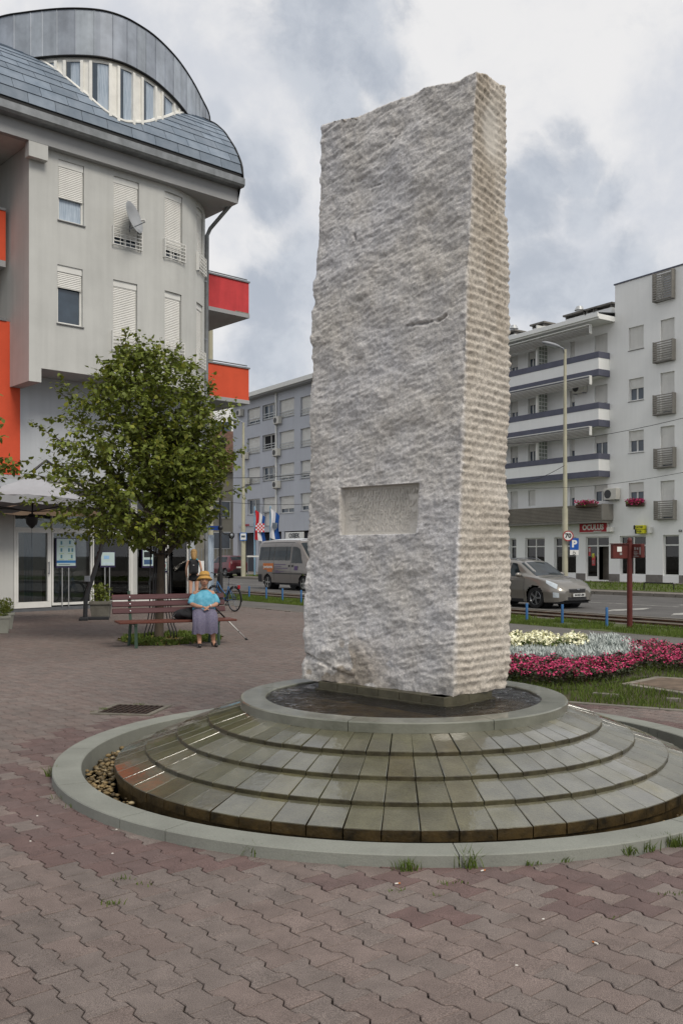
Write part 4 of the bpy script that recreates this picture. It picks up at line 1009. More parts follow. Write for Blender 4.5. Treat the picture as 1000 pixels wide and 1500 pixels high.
# body behind, so no sky shows through
b = MB(); bk = [straight+M42*1.5, cc+A42*(Rr-.5), cc+M42*2.2+A42*1.0, cc+M42*6, K0+M42*9-A42*8, K0+M42*3.3-A42*8, K0+M42*3.3]
b.prism([(p.x, p.y) for p in bk], .1, 12.19); build('inner_block', b, m_wall, lb)
b = MB(); bk = [GE-A42*.05+M42*(BQ), GE-A42*.05+M42*8.5, GE-A42*15+M42*8.5, GE-A42*15+M42*BQ]; b.prism([(p.x, p.y) for p in bk], 12.3, BZ+BH-.02); build('rear_roof', b, m_slate, lb)
# satellite dish
dt = thing('satellite_dish', 'grey satellite dish bolted in front of a shuttered window', 'satellite dish', tuple(pt(190, 325, 26.0)))
dc = pt(192, 320, 26.1); fd_ = Vector((.93, -.25, .25)).normalized(); 
Mq = Matrix.Translation(dc) @ fd_.to_track_quat('Z', 'Y').to_matrix().to_4x4()
b = MB(Mq); b.lathe([(.001, 0), (.15, .012), (.3, .05), (.44, .11), (.445, .115), (.43, .118), (.3, .062), (.15, .02), (.001, .008)], 28); build('reflector', b, mat('dish_grey', '9da0a4', .5, .08, 4), dt, 50)
b = MB(); b.tube([dc-Vector((.05, 0, .30)), dc+fd_*.45-Vector((0, 0, .25))], .014, 6); b.tube([dc-fd_*.02, dc-Vector((.1, -.3, .3)), dc+Vector((-.25, .55, -.45))], .022, 6); build('arm', b, m_metal, dt)
b = MB(); e = dc+fd_*.45-Vector((0, 0, .2)); b.tube([e, e-fd_*.12+Vector((0, 0, .04))], .035, 8); build('receiver', b, m_white, dt)
b = MB(); e = dc+Vector((-.62, .15, .05)); b.tube([dc+Vector((-.1, .2, -.3)), e], .012, 6); b.ell(e, .05, 8, 6); build('second_receiver', b, m_white, dt)
# ---------------------------------------------------------------- shop front
D0 = Vector((-8.70, 25.2)); A50 = Vector((.643, .766)); WS_ = Wall([D0-A50*6, D0+A50*6.05])
sh = thing('corner_shop', 'glazed white framed shop on the ground floor behind the bench', 'shop', (D0.x, D0.y, 0))
def sr(x0, x1, z0, z1): a, b_ = WS_.hit(x0), WS_.hit(x1); return (a, b_, z0, z1)
for x0, x1, nm in ((20, 74.5, 'door'), (75.5, 134, 'window'), (135, 190.5, 'window'), (191.5, 243, 'window'), (244, 275, 'window')):
    q0, q1, _, _ = sr(x0, x1, 0, 0); M_, L_ = WS_.frame(q0, q1); z0 = .10 if nm == 'door' else .14; z1 = 2.22; f = .07 if nm == 'door' else .045
    b = MB(M_)
    for (xa, xb, za, zb) in ((0, f, z0, z1), (L_-f, L_, z0, z1), (f, L_-f, z0, z0+(.16 if nm == 'door' else .07)), (f, L_-f, z1-.08, z1)): b.box(xa, xb, -.04, .05, za, zb)
    if nm == 'door': b.box(f+.0, f+.05, -.05, .04, z0+.16, z1-.08); b.box(L_-f-.05, L_-f, -.05, .04, z0+.16, z1-.08)
    w_ = build(nm, b, m_white, sh); b = MB(M_); b.box(f, L_-f, .0, .012, z0+.08, z1-.08); build('pane', b, m_glass2, w_)
    b = MB(M_); b.box(0, L_, -.04, .05, z1+.002, z1+.06); b.box(0, .03, -.04, .05, z1+.06, 3.2); build('transom_bar', b, m_white, w_)
    b = MB(M_); b.box(0.03, L_, .0, .012, z1+.06, 3.2); build('transom_pane', b, m_glass2, w_)
    if nm == 'door': b = MB(M_); b.tube([(L_-f-.03, -.10, 1.0), (L_-f-.03, -.10, 1.35)], .014, 6); b.box(L_-f-.04, L_-f-.02, -.1, -.05, 1.02, 1.04); b.box(L_-f-.04, L_-f-.02, -.1, -.05, 1.31, 1.33); build('handle', b, m_metal, w_)
M_, L_ = WS_.frame(0, WS_.cum[-1]); q20 = WS_.hit(20)
b = MB(M_); b.box(0, L_, -.02, .3, -.05, .098); build('plinth', b, mat('shop_plinth', '5e6064', .8, .15, 4, .2, 40), sh)
b = MB(M_); b.box(q20-.75, q20-.02, -.05, .3, .1, 2.6); build('side_pier', b, m_wall, sh)
b = MB(M_); b.box(q20-1.6, q20-.80, -.10, .2, .1, 2.5); build('side_panel', b, m_white, sh)
b = MB(M_); b.box(q20-2.8, L_, .02, 2.2, 3.2, 3.56); b.box(L_-.02, L_+.18, -.05, .25, -.05, 3.2); build('canopy_beam', b, m_wall2, sh)
b = MB(M_); b.box(0, L_, 3.0, 3.1, .0, 3.2); build('interior_back', b, mat('interior_wall', (.16, .155, .15), .9, .25, .8), sh)
b = MB(M_); b.box(0, L_, .12, 3.0, .02, .06); build('interior_floor', b, mat('interior_floor', (.12, .105, .09), .5, .2, 2), sh)
rs_ = random.Random(5)
for k in range(15):
    x = rs_.uniform(q20, L_-.6); y = rs_.uniform(.9, 2.8); w_ = rs_.uniform(.25, .8); h = rs_.choice((.75, 1.05, 1.3, 1.9, 2.2)); c_ = rs_.choice(((.30, .30, .29), (.05, .05, .055), (.20, .14, .10), (.10, .03, .04), (.35, .36, .36), (.06, .08, .12)))
    b = MB(M_); b.cbox(x, x+w_, y, y+.45, .06, .06+h, .02); 
    for j in range(1, 4): b.box(x+.04, x+w_-.04, y-.012, y-.002, .06+h*j/4-.02, .06+h*j/4)
    build('shop_cabinet', b, mat('cabinet_%d' % int(c_[0]*100+c_[2]*10), c_, .6, .2, 3), sh)
for k in range(9):
    x = q20+.5+k*.95; b = MB(M_); b.grid(lambda u, v: (x+.28*u, .30+.03*sin(u*19), .2+2.0*v), 14, 2); build('curtain', b, m_curt, sh, True) if k in (0, 4, 7) else None
# side glazing round the corner (seen behind the tree trunk)
cN = D0+A50*6.1
b = MB(); dn_ = Vector((-.22, .975)); WC = Wall([cN, cN+dn_*3.4]); M_, L_ = WC.frame(0, 3.4); b = MB(M_)
for x in (0, 1.1, 2.2, 3.3): b.box(x, x+.07, -.03, .05, .1, 3.2)
b.box(.07, 3.3, -.03, .05, .1, .2); wf = build('window', b, m_white, sh); b = MB(M_); b.box(.07, 3.3, .0, .012, .2, 3.2); build('pane', b, m_glass2, wf)
# posters standing behind the glass
def poster(px0, px1, py0, py1, lab, col, blocks, post=True):
    q0, q1 = WS_.hit(px0), WS_.hit(px1); M_, L_ = WS_.frame(q0, q1); Y = WS_.at(q0)[0].y; z1, z0 = EYE+(HOR-py0)*Y/F, EYE+(HOR-py1)*Y/F
    p, t_ = WS_.at(q0); o = thing('poster_stand', lab, 'poster', (p.x, p.y, 0)); b = MB(M_); b.box(-.03, L_+.03, -.078, -.066, z0-.05, z1+.02); build('board', b, mat('poster_board_purple', '2c2348', .6, .1, 3), o)
    b = MB(M_); b.box(0, L_, -.084, -.079, z0, z1); build('sheet', b, mat('poster_sheet', col, .5, .05, 3), o)
    for (u0, u1, v0, v1, cc_) in blocks: b = MB(M_); b.box(L_*u0, L_*u1, -.088, -.085, z0+(z1-z0)*v0, z0+(z1-z0)*v1); build('print', b, mat('print_'+cc_, cc_, .6, .1, 5), o)
    if post:
        for u in (.3, .65): b = MB(M_); b.box(L_*u-.012, L_*u+.012, -.075, -.06, .1, z0-.05); build('post', b, m_alu, o)
fig = []
for (u, v) in ((.2, .78), (.2, .52), (.2, .28), (.65, .8), (.78, .52), (.75, .28), (.6, .52)): fig += [(u, u+.09, v, v+.13, '4f7f8e')]
for v in (.72, .46, .24): fig += [(.12, .38, v-.02, v, '9fb47c'), (.58, .86, v-.02, v, '9fb47c')]
poster(81, 108.5, 789, 829, 'pale blue information poster with rows of small drawings in the shop window', 'b4c6c4', fig+[(0, 1, .11, .20, '2f6fa8'), (.1, .7, .04, .06, '55606a')])
poster(146, 165.5, 809, 828.5, 'blue poster on a stand in the shop window beside the planter', '3a78b8', [(.1, .9, .05, .22, 'b8c8d4'), (.2, .6, .5, .75, '8db4d8')])
poster(207, 222, 806, 829, 'small black and white notice poster in the shop window left of the trunk', 'c4ccd2', [(.1, .9, .55, .9, '1d2126'), (.1, .9, .1, .4, '3f5a7c')], False)
poster(233, 242, 824, 836, 'small white notice with a red spot right of the tree trunk', 'd0d0d0', [(.2, .8, .4, .8, 'b03030'), (.1, .9, .1, .25, '404040')], False)
# brown awning above the door
aw = thing('awning', 'brown fabric awning over the shop door at the left edge', 'awning', (-8.6, 25, 2.5))
m_awn = mat('awning_fabric', '6d5b4b', .9, .12, 3, .2, 30); M_, L_ = WS_.frame(0, WS_.hit(125)); b = MB(M_)
b.grid(lambda u, v: (L_*u, -.05-1.0*v, 3.15-.42*v-.02*sin(u*40)*v), 60, 6); b.grid(lambda u, v: (L_*u, -1.05, 2.73-.02*sin(u*40)-.16*v), 60, 2); build('canvas', b, m_awn, aw, True)
b = MB(M_); b.box(0, L_, -.12, .0, 3.16, 3.34); build('cassette', b, mat('awning_case', '34322f', .6, .1, 3), aw)
# ================================================================ white apartment block on the right
m_rw = mat('render_white', (.82, .825, .81), .9, .04, .5, .3, 50, streak=.03)
m_band = mat('band_dark_blue', '5b5d6c', .7, .1, 2, streak=.05)
m_lou = mat('louvre_slat', '85827c', .5, .1, 3, metal=.3)
m_sgrey = mat('stone_plinth', '75716c', .8, .2, 4, .2, 40)
m_int = mat('shop_interior', (.10, .085, .07), .5, .5, 1.1, .1, 2)
m_wtxt = mat('sign_white', 'e4e4e0', .6, .03, 4); m_btxt = mat('sign_black', '1c1c1c', .6, .05, 4)
WB = 42.4
def wpt(w, l): p = st(w, l); return (p.x, p.y)
RW = Wall([wpt(WB, 58), wpt(WB, 20)])                       # left to right
def wz(py, q, off=0): p, t = RW.at(q); n_ = Vector((-N2.x, -N2.y)); p = p+n_*off; return EYE+(HOR-py)*p.y/F
rb = thing('apartment_block', 'long white apartment block with dark banded balconies and shops on the ground floor', 'building', tuple(st(WB, 40)))
qT = RW.hit(900)
wins = []
for y0, y1, sh_, pn in ((478, 512, .94, 1), (554, 587, .42, 2), (630.5, 663, .42, 2), (707, 738, .40, 2)): wins.append((RW.rect(920, 942, y0, y1), sh_, pn))
fw = []
for y0, y1 in ((467, 530), (545, 607), (624, 685), (704, 761)): fw.append(RW.rect(966.5, 987, y0, y1))
topw = RW.rect(967, 985, 399, 436)
# repeat further right, out of the picture
more = [(RW.rect(1035, 1058, y0, y1), .4, 2) for y0, y1 in ((478, 512), (554, 587), (630.5, 663), (707, 738))]
bal = []
for y0, y1 in ((490, 520), (564, 592), (637, 667), (710, 735)):
    for x0, x1 in ((747, 758), (773, 783.5), (834, 841), (869.5, 889)): 
        o = RW.rect(869.5, 889, y0, y1); r = RW.rect(x0, x1, y0, y1); bal.append((r[0], r[1], o[2]-(.75 if x0 in (834, 747) else 0), o[3]))
GZ = .06
shops = []
for x0, x1 in ((700, 722), (727, 741), (746, 755.5), (768.5, 797), (811, 843), (907, 945), (970, 993.5), (1010, 1035)):
    q0, q1 = RW.hit(x0), RW.hit(x1); shops.append((q0, q1, GZ+.38, 2.62))
qd = (RW.hit(857), RW.hit(891), GZ+.06, 2.62)
ztall = EYE+(HOR-418)*RW.at(qT)[0].y/F; zroof = 14.75
ops = [w[0] for w in wins+more]+fw+[topw]+shops+[qd]+bal
b = MB(); RW.mesh(b, GZ, zroof, [o for o in ops if o[0] < qT], .22, q1=qT); RW.mesh(b, GZ, ztall, [o for o in ops if o[0] >= qT-.01], .2, q0=qT)
A, t = RW.at(qT); n_ = Vector((N2.x, N2.y)); B = A+n_*10; b.face([(B.x, B.y, 13), (A.x, A.y, 13), (A.x, A.y, ztall), (B.x, B.y, ztall)])
build('front_wall', b, m_rw, rb)
M_, L_ = RW.frame(0, RW.cum[-1]); b = MB(M_); b.box(0, L_, 2.5, 10, 0, zroof-.2); b.box(qT, L_, .25, 10, zroof-.2, ztall-.05); build('inner_block', b, m_drk, rb)
b = MB(M_); b.box(qT-.06, L_, -.05, 10.1, ztall, ztall+.07); build('roof_coping', b, m_band, rb)
for o, s_, pn in wins+more: window(rb, RW, o, .17, s_, pn, frame=.08, sill=True)
for o in fw: window(rb, RW, o, .17, .9 , 1, frame=.07, sill=False)
window(rb, RW, topw, .17, .0, 1, frame=.07, sill=False, mg=mat('pale_reflection', 'c9ccd0', .3, .05, 2))
for o in bal: window(rb, RW, o, .17, random.choice((.9, .55, .35, .35)), 2 if o[1]-o[0] > .6 else 1, frame=.06, sill=False)
# louvred grilles
for x0, x1, y0, y1 in ((959.5, 988.5, 397.5, 440), (960, 989, 499, 530), (960, 989.5, 577, 607.5), (961, 990, 656, 685.5), (961.5, 990.5, 733, 761.5)):
    q0, q1 = RW.hit(x0), RW.hit(x1); z1, z0 = wz(y0, (q0+q1)/2, .15), wz(y1, (q0+q1)/2, .15); M2, L2 = RW.frame(q0, q1)
    b = MB(M2); b.box(0, .05, -.30, 0, z0, z1); b.box(L2-.05, L2, -.30, 0, z0, z1); b.box(.05, L2-.05, -.26, -.24, z0, z0+.05); b.box(.0501, L2-.0501, -.02, 0, z0, z0+.05); fr = build('grille', b, m_lou, rb)
    n = 12 if y1-y0 > 35 else 9
    for k in range(n): z = z0+(z1-z0)*(k+.3)/n; b = MB(M2); b.box(.05, L2-.05, -.30, -.27, z, z+(z1-z0)/n*.48); build('slat', b, m_lou, fr)
# flower boxes
m_pinkf = mat('flower_pink', (.50, .03, .14), .7, .3, 8, attr='tint')
def flowers(parent, c, rx, ry, rz, n, m, name='flowers', sz=.05):
    u = rng.normal(0, .5, (n, 3)); u = np.clip(u, -1, 1)*np.array([rx, ry, rz])+np.array(c)
    V = np.zeros((n, 4, 3)); a = rng.normal(0, 1, (n, 3)); b_ = rng.normal(0, 1, (n, 3)); a /= np.linalg.norm(a, axis=1)[:, None]; b_ /= np.linalg.norm(b_, axis=1)[:, None]
    V[:, 0] = u+a*sz; V[:, 1] = u+b_*sz; V[:, 2] = u-a*sz; V[:, 3] = u-b_*sz
    off = np.array(OFF.get(parent.name, (0, 0, 0))) if parent else 0
    me = nmesh(name, V.reshape(-1, 3)-off, np.arange(n*4), 4, m, np.repeat(.6+.8*rng.random((n, 1)), 4, 0)); o = share(name, me, parent); o['kind'] = 'stuff'; return o
def flowerbox(px, py, wdt, lab, off=.15, dead=False):
    q = RW.hit(px); p, t_ = RW.at(q); z = wz(py, q, off); M2 = TM(Vector((p.x, p.y, 0)), atan2(t_.y, t_.x)); o = thing('flower_box', lab, 'flower box', (p.x, p.y, z-.2))
    b = MB(M2); b.cbox(-wdt/2, wdt/2, -off-.16, -off, z-.22, z-.02, .02); build('trough', b, mat('box_brown', '4a3a30', .8, .1, 4), o)
    c = M2 @ Vector((0, -off-.08, z+.05)); flowers(o, c, wdt*.42, .25, .16, 260, m_pinkf); flowers(o, c+Vector((0, 0, -.05)), wdt*.42, .22, .16, 160, m_grass, 'leaves')
flowerbox(876, 737.5, 1.5, 'pink geranium box hanging on the grey slatted first floor parapet', .95)
flowerbox(927, 736, .75, 'bright pink geranium box under the small window left of the louvred grille', .05); flowerbox(938, 736, .6, 'small reddish geranium pot box beside the bright pink one on the sill', .05)
# balconies: corner at px 876 in front of the wall
PB = .92; pc_, Lx = None, None
q876 = None
def hitoff(px, off):
    k = (px-500)/F; a, t_ = RW.at(0); n_ = Vector((-N2.x, -N2.y)); a = a+n_*off; return (k*a.y-a.x)/(t_.x-k*t_.y)
qc = hitoff(876, PB); M_, _ = RW.frame(0, 5)
def band(z0, z1, m, nm, out=0, par=None):
    b = MB(M_); b.box(0, qc+out, -PB-out, -PB+.14, z0, z1); b.box(qc-.14, qc+out, -PB+.1401, -.001, z0, z1); return build(nm, b, m, par or rb)
for zd1, zw1, zd2, zend in ((13.04, 12.69, 12.05, 11.69), (10.17, 9.83, 9.20, 8.83), (7.30, 6.98, 6.33, 5.99)):
    band(zw1, zd1, m_band, 'parapet_band', .02); band(zd2, zw1-.001, m_rw, 'parapet_panel'); band(zend, zd2-.001, m_band, 'parapet_band', .025)
    b = MB(M_); b.box(0, qc-.15, -PB+.15, -.002, zend+.02, zend+.2); build('balcony_slab', b, m_rw, rb)
    # partition of glass blocks with a white post
    for px in (784, 700):
        qx = hitoff(px, PB); b = MB(M_); b.box(qx, qx+.10, -PB+.02, -PB+.14, zd1, zend+2.9+.9); build('partition_post', b, m_white, rb)
        b = MB(M_); b.box(qx+.02, qx+.10, -PB+.15, -.002, zd1-.9, zend+2.9+.9); pz_ = build('partition', b, m_white, rb)
        for i in range(3):
            for j in range(6): b = MB(M_); b.cbox(qx+.10, qx+.112, -PB+.18+i*.24, -PB+.18+i*.24+.2, zd1-.0+j*.24, zd1+j*.24+.2, .005); build('glass_block', b, mat('glass_block', '8a9088', .25, .3, 6), pz_)
for zt, zb in ((14.55, 14.08), (11.66, 11.2), (8.80, 8.34)):
    b = MB(M_); b.box(0, qc-.3, -PB-.45, -PB-.41, zt-.02, zt+.03); b.box(qc-.34, qc-.3, -PB-.40, -PB-.2, zb-.02, zt+.03); b.box(0, qc-.36, -PB-.24, -PB-.22, zb, zt-.03); lv = build('sun_louvre', b, m_white, rb)
    for k in range(6):
        z = zt-.07-(zt-zb)*k/6; b = MB(M_); b.box(0, qc-.35, -PB-.40+.02*k, -PB-.37+.02*k, z-(zt-zb)/6*.55, z); build('slat', b, m_lou, lv)
# first floor slatted parapet
z0, z1 = 3.52, 4.44
b = MB(M_); b.box(qc+.2, qc+.27, -PB, -.001, z0, z1); b.box(0, qc+.2, -PB+.08, -.001, z0-.14, z0); fl_ = build('slatted_parapet', b, m_lou, rb)
m_lou2 = mat('slat_brown', '7a746a', .55, .12, 2)
for k in range(11): z = z0+(z1-z0)*k/11; b = MB(M_); b.box(0, qc+.2, -PB, -PB+.03, z, z+.062); build('slat', b, m_lou2, fl_)
b = MB(M_); b.box(0, qc+.19, -PB+.05, -PB+.07, z0+.01, z1-.02); build('backing', b, mat('slat_back', '3f3b35', .8, .1, 3), fl_)
# eaves and roof
b = MB(M_); b.box(0, qT-.002, -1.35, 10, zroof+.001, zroof+.28); b.box(0, qT-.002, -1.45, -1.352, zroof+.1, zroof+.34); build('eaves', b, m_rw, rb)
b = MB(M_); b.face([(0, -1.4, zroof+.35), (qT-.01, -1.4, zroof+.35), (qT-.01, 5, zroof+1.1), (0, 5, zroof+1.1)]); build('roof', b, m_gut, rb)
for px, wd_, cap_ in ((752, 1.0, 1), (794, 1.0, 0), (848, 1.5, 1), (872, .8, 0), (888, 1.4, 0)):
    q = hitoff(px, -1.2); b = MB(M_); b.box(q-wd_/2, q+wd_/2, .8, 1.6, zroof+.3, zroof+1.15); ch_ = build('chimney', b, m_rw, rb)
    b = MB(M_); b.box(q-wd_/2-.12, q+wd_/2+.12, .68, 1.72, zroof+1.32, zroof+1.42)
    for x in (-wd_/2, wd_/2-.1): b.box(q+x, q+x+.1, .8, 1.6, zroof+1.15, zroof+1.32)
    build('chimney_cap', b, m_sgrey, ch_)
    if cap_: b = MB(M_); c = M_ @ Vector((q, 1.2, 0)); b = MB(); b.lathe([(.22, zroof+1.42), (.22, zroof+1.6), (.30, zroof+1.62), (.18, zroof+1.85), (.0001, zroof+1.88)], 14, cx=c.x, cy=c.y); build('vent_cowl', b, m_alu, ch_)
# shop windows
for i, o in enumerate(shops):
    M2, L2 = RW.frame(o[0], o[1]); npn = 1 if L2 < 1.4 else 2
    window(rb, RW, o, .18, 0, npn, frame=.07, mg=m_glass2, sill=False, transom=.5, name='shop_window')
    b = MB(M2); b.box(0, L2, .05, .2, GZ+.1, GZ+.38-.001); build('window_base', b, m_white, rb)
    b = MB(M2); b.grid(lambda u, v: (.1+(L2-.2)*u, .42+.02*sin(u*50), GZ+.4+1.9*v), 40, 2); b.box(0, L2, 1.2, 1.25, GZ, 2.7); build('window_display', b, mat('blind_beige', (.28, .26, .22), .9, .2, 3, stretch=(5, 5, .3)) if i in (2, 3, 4) else m_int, rb, True)
    rs_ = random.Random(i)
    for k in range(5): x = rs_.uniform(.1, L2-.4); b = MB(M2); b.cbox(x, x+rs_.uniform(.15, .35), .22, .34, GZ+.40, GZ+rs_.uniform(.55, 1.1), .01); build('displayed_item', b, mat('item_%d' % (k % 4), ((.5, .5, .48), (.05, .05, .06), (.3, .12, .1), (.12, .2, .3))[k % 4], .6, .2, 5), rb)
    if i == 5: b = MB(M2); b.box(L2*.62, L2*.95, .19, .205, 1.0, 1.95); build('poster', b, m_wtxt, rb); b = MB(M2); b.box(L2*.66, L2*.91, .183, .189, 1.12, 1.8); build('poster_print', b, mat('poster_dark', '3a4050', .6, .5, 3), rb)
M2, L2 = RW.frame(qd[0], qd[1]); b = MB(M2)
for x in (0, L2*.46, L2-.07): b.box(x, x+.07, .1, .17, qd[2], qd[3])
b.box(.07, L2-.07, .1, .17, 2.05, 2.12); b.box(.07, L2-.07, .1, .17, qd[3]-.07, qd[3]); b.box(.07, L2*.46, .1, .17, qd[2], qd[2]+.2)
dr = build('door', b, m_white, rb); b = MB(M2); b.box(.07, L2*.46, .13, .14, qd[2]+.2, 2.05); b.box(.07, L2-.07, .13, .14, 2.12, qd[3]-.07); build('pane', b, m_glass2, dr)
b = MB(M2); b.box(L2*.46+.07, L2-.07, .5, .52, GZ, 2.05); build('dark_doorway', b, m_int, dr)
for (u0, u1, z0_, z1_, c) in ((.05, .15, 1.5, 2.0, 'b04a4a'), (.06, .13, 1.75, 1.95, 'd0d0d0'), (.2, .30, 1.4, 1.65, 'c8c84a'), (.2, .34, .95, 1.5, 'b84444'), (.22, .32, 1.05, 1.25, 'd8d8d8')):
    b = MB(M2); b.box(L2*u0+.03, L2*u1+.03, .118, .124+.002*u0, z0_, z1_); build('door_sticker', b, mat('sticker_'+c, c, .6, .1, 4), dr)
# plinth panels between shops
spans = sorted([(o[0], o[1]) for o in shops]+[(qd[0], qd[1])]); prev = 0
for a_, c_ in spans+[(RW.cum[-1], 0)]:
    if a_-prev > .25: M2, L2 = RW.frame(prev, a_); b = MB(M2); b.box(.01, L2-.01, -.02, .05, GZ, GZ+.42); build('plinth', b, m_sgrey, rb)
    prev = c_
# things on the facade
def on_wall(px, py, off=0, wall=RW): q = wall.hit(px); p, t_ = wall.at(q); n_ = Vector((t_.y, -t_.x)); c = p+n_*off; return Vector((c.x, c.y, EYE+(HOR-py)*c.y/F)), atan2(t_.y, t_.x)
def sign(name, lab, cat, x0, x1, y0, y1, wall, m, th=.08, off=.04):
    c, a = on_wall((x0+x1)/2, (y0+y1)/2, off, wall); q0, q1 = wall.hit(x0), wall.hit(x1); wd_ = abs(q1-q0); ht = (y1-y0)*c.y/F; o = thing(name, lab, cat, tuple(c))
    b = MB(TM(c, a)); b.cbox(-wd_/2, wd_/2, -th, 0, -ht/2, ht/2, .01); build('board', b, m, o); return o, c, a, wd_, ht
face = Vector((-N2.x, -N2.y, 0))
o, c, a, wd_, ht = sign('shop_sign', 'red OCULUS optician sign above the open shop door', 'sign', 849, 891.5, 765, 780.5, RW, mat('sign_edge', 'd8d4d0', .6, .05, 3), .10)
b = MB(TM(c, a)); b.box(-wd_/2+.06, wd_/2-.06, -.106, -.101, -ht/2+.05, ht/2-.05); build('panel', b, mat('sign_red', (.42, .01, .02), .5, .1, 3), o)
text_on('lettering', 'OCULUS', .42, m_wtxt, o, c+face*.112, face, .004, .018, .96); 
text_on('small_lettering', 'OPTIKA', .13, m_wtxt, o, c+face*.112+Vector((0, 0, .23))-Vector((.5814, -.814, 0))*-.45, face, .004, .003); text_on('small_lettering', 'BERMANEC', .12, m_wtxt, o, c+face*.112+Vector((0, 0, -.24))+Vector((.5556, -.8315, 0))*.35, face, .004, .003)
for (x0, x1, y0, y1, tx) in ((934, 947, 769.5, 775.5, 'ZLATAR'), (936, 947, 776, 781.5, '9-20')):
    o, c, a, wd_, ht = sign('projecting_sign', 'small yellow and black sign right of the shop door, ' + ('upper one' if y0 < 772 else 'lower one with numbers'), 'sign', x0, x1, y0, y1, RW, mat('sign_yellow', (.62, .60, .02), .5, .1, 3), .3)
    text_on('lettering', tx, .15, m_btxt, o, c+face*.302, face, .003, .004)
    b = MB(TM(c, a)); b.cbox(-wd_/2-.06, -wd_/2+.08, -.32, .0, -ht/2-.01, ht/2+.01, .03); build('end_cap', b, m_btxt, o)
o, c, a, wd_, ht = sign('house_number', 'tiny house number plate at the right end of the facade', 'number plate', 994, 998.5, 776, 779, RW, m_btxt, .02); text_on('number', '58', .09, m_wtxt, o, c+face*.024, face, .001, .002)
o, c, a, wd_, ht = sign('alarm_box', 'white alarm box on the wall right of the yellow signs', 'alarm box', 951.5, 956, 772, 781, RW, m_white, .2)
o, c, a, wd_, ht = sign('wall_lamp', 'small beige lamp housing on the wall just right of the red sign', 'wall lamp', 892.5, 899, 772.5, 779, RW, m_cream, .25)
def ac_unit(px, py, wall, lab, sc=1., grp=None):
    c, a = on_wall(px, py, .03, wall); o = thing('air_conditioner', lab, 'air conditioner', tuple(c), 0, grp); b = MB(TM(c, a)); w_, h_ = .80*sc, .56*sc
    b.cbox(-w_/2, w_/2, -.32*sc, 0, -h_/2, h_/2, .02); build('casing', b, mat('ac_casing', 'c6c4bc', .5, .08, 3), o)
    b = MB(TM(c, a) @ Matrix.Translation((-.12*sc, -.325*sc, 0)) @ Matrix.Rotation(pi/2, 4, 'X')); b.lathe([(.21*sc, 0), (.21*sc, .012), (.001, .012)], 20); build('fan_grille', b, mat('ac_grille', '3a3b3c', .5, .1, 3), o)
    for sx_ in (-.4, .36): b = MB(TM(c, a)); b.box(w_*sx_, w_*(sx_+.04), -.3*sc, .0, -h_/2-.05, -h_/2); build('bracket', b, m_metal, o)
ac_unit(899, 724, RW, 'white air conditioner on the wall between the slatted parapet and the window', 1.15)
ac_unit(851.5, 568.5, RW, 'air conditioner inside the middle balcony behind the dark band', 1.1)
# low black bicycle hoop on the far verge
t = thing('low_rail', 'low black metal hoop rail on the grass before the shops', 'rail', tuple(gp(943, 862, .03))); b = MB(); a0, a1 = pt(942.5, 862.5, 40.2), pt(986, 864.5, 38.9); a0.z = a1.z = .03
b.tube([a0, a0+Vector((0, 0, .30)), a0+(a1-a0)*.03+Vector((0, 0, .34)), a0+(a1-a0)*.97+Vector((0, 0, .34)), a1+Vector((0, 0, .30)), a1], .025, 6); build('hoop', b, m_btxt, t)
# ================================================================ blue-grey building far left
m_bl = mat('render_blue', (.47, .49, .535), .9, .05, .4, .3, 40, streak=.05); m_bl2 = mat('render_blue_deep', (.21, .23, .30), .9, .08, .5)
WB2 = 41.9; aL = None
def lhit(px, w): k = (px-500)/F; # l with (w*N2+l*E2).x = k*y
def lw(px, w): k = (px-500)/F; return -(w*N2.x-k*w*N2.y)/(E2.x-k*E2.y)
l0_ = lw(341.5, WB2); l1_ = lw(530, WB2)
BW = Wall([wpt(WB2, l0_), wpt(WB2, l1_)]); M_, L_ = BW.frame(0, BW.cum[-1])
fb = thing('office_building', 'blue grey four storey building with white shutters behind the flags', 'building', tuple(st(WB2, l0_)))
colx = [(362.3, 380.8), (384.4, 404.8), (409, 430.7)]
zrow = []
rows = [[(597.6, 621.6), (640.8, 664.8), (685, 709), (731, 753.6)], [(591.6, 614), (636, 659), (683, 704), (728.5, 750)], [(584.4, 611), (631, 657.6), (678.7, 704), (726.7, 751.7)]]
ops = []
for cI, (x0, x1) in enumerate(colx):
    for rI in range(4): ops.append((BW.rect(x0, x1, *rows[cI][rI]), cI, rI))
for x0, x1 in ((440, 462), (468, 490)):
    for rI in range(4): ops.append((BW.rect(x0, x1, rows[2][rI][0]-5, rows[2][rI][1]-4), 2, rI))
ops.append((BW.rect(387, 404.5, 751, 770), 1, 4))
zb_ = EYE+(HOR-779)*BW.at(BW.hit(400))[0].y/F; ztp = EYE+(HOR-588)*BW.at(BW.hit(363))[0].y/F
b = MB(); BW.mesh(b, zb_, ztp, [o[0] for o in ops], .3); A, t_ = BW.at(0); n_ = Vector((N2.x, N2.y)); B = A+n_*12; b.face([(B.x, B.y, 0), (A.x, A.y, 0), (A.x, A.y, ztp), (B.x, B.y, ztp)]); build('front_wall', b, m_bl, fb)
b = MB(M_); b.box(0, L_, 1, 12, zb_+.01, ztp-.1); b.box(0, L_, .01, .9, zb_-.01, zb_); build('inner_block', b, m_drk, fb)
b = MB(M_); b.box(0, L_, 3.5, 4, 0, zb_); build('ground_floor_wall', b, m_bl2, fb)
for x in (0, 4.6, 9.3, 14, 19): b = MB(M_); b.box(x, x+(.9 if x == 0 else .5), .0, .6, 0, zb_-.012); build('pillar', b, m_bl, fb)
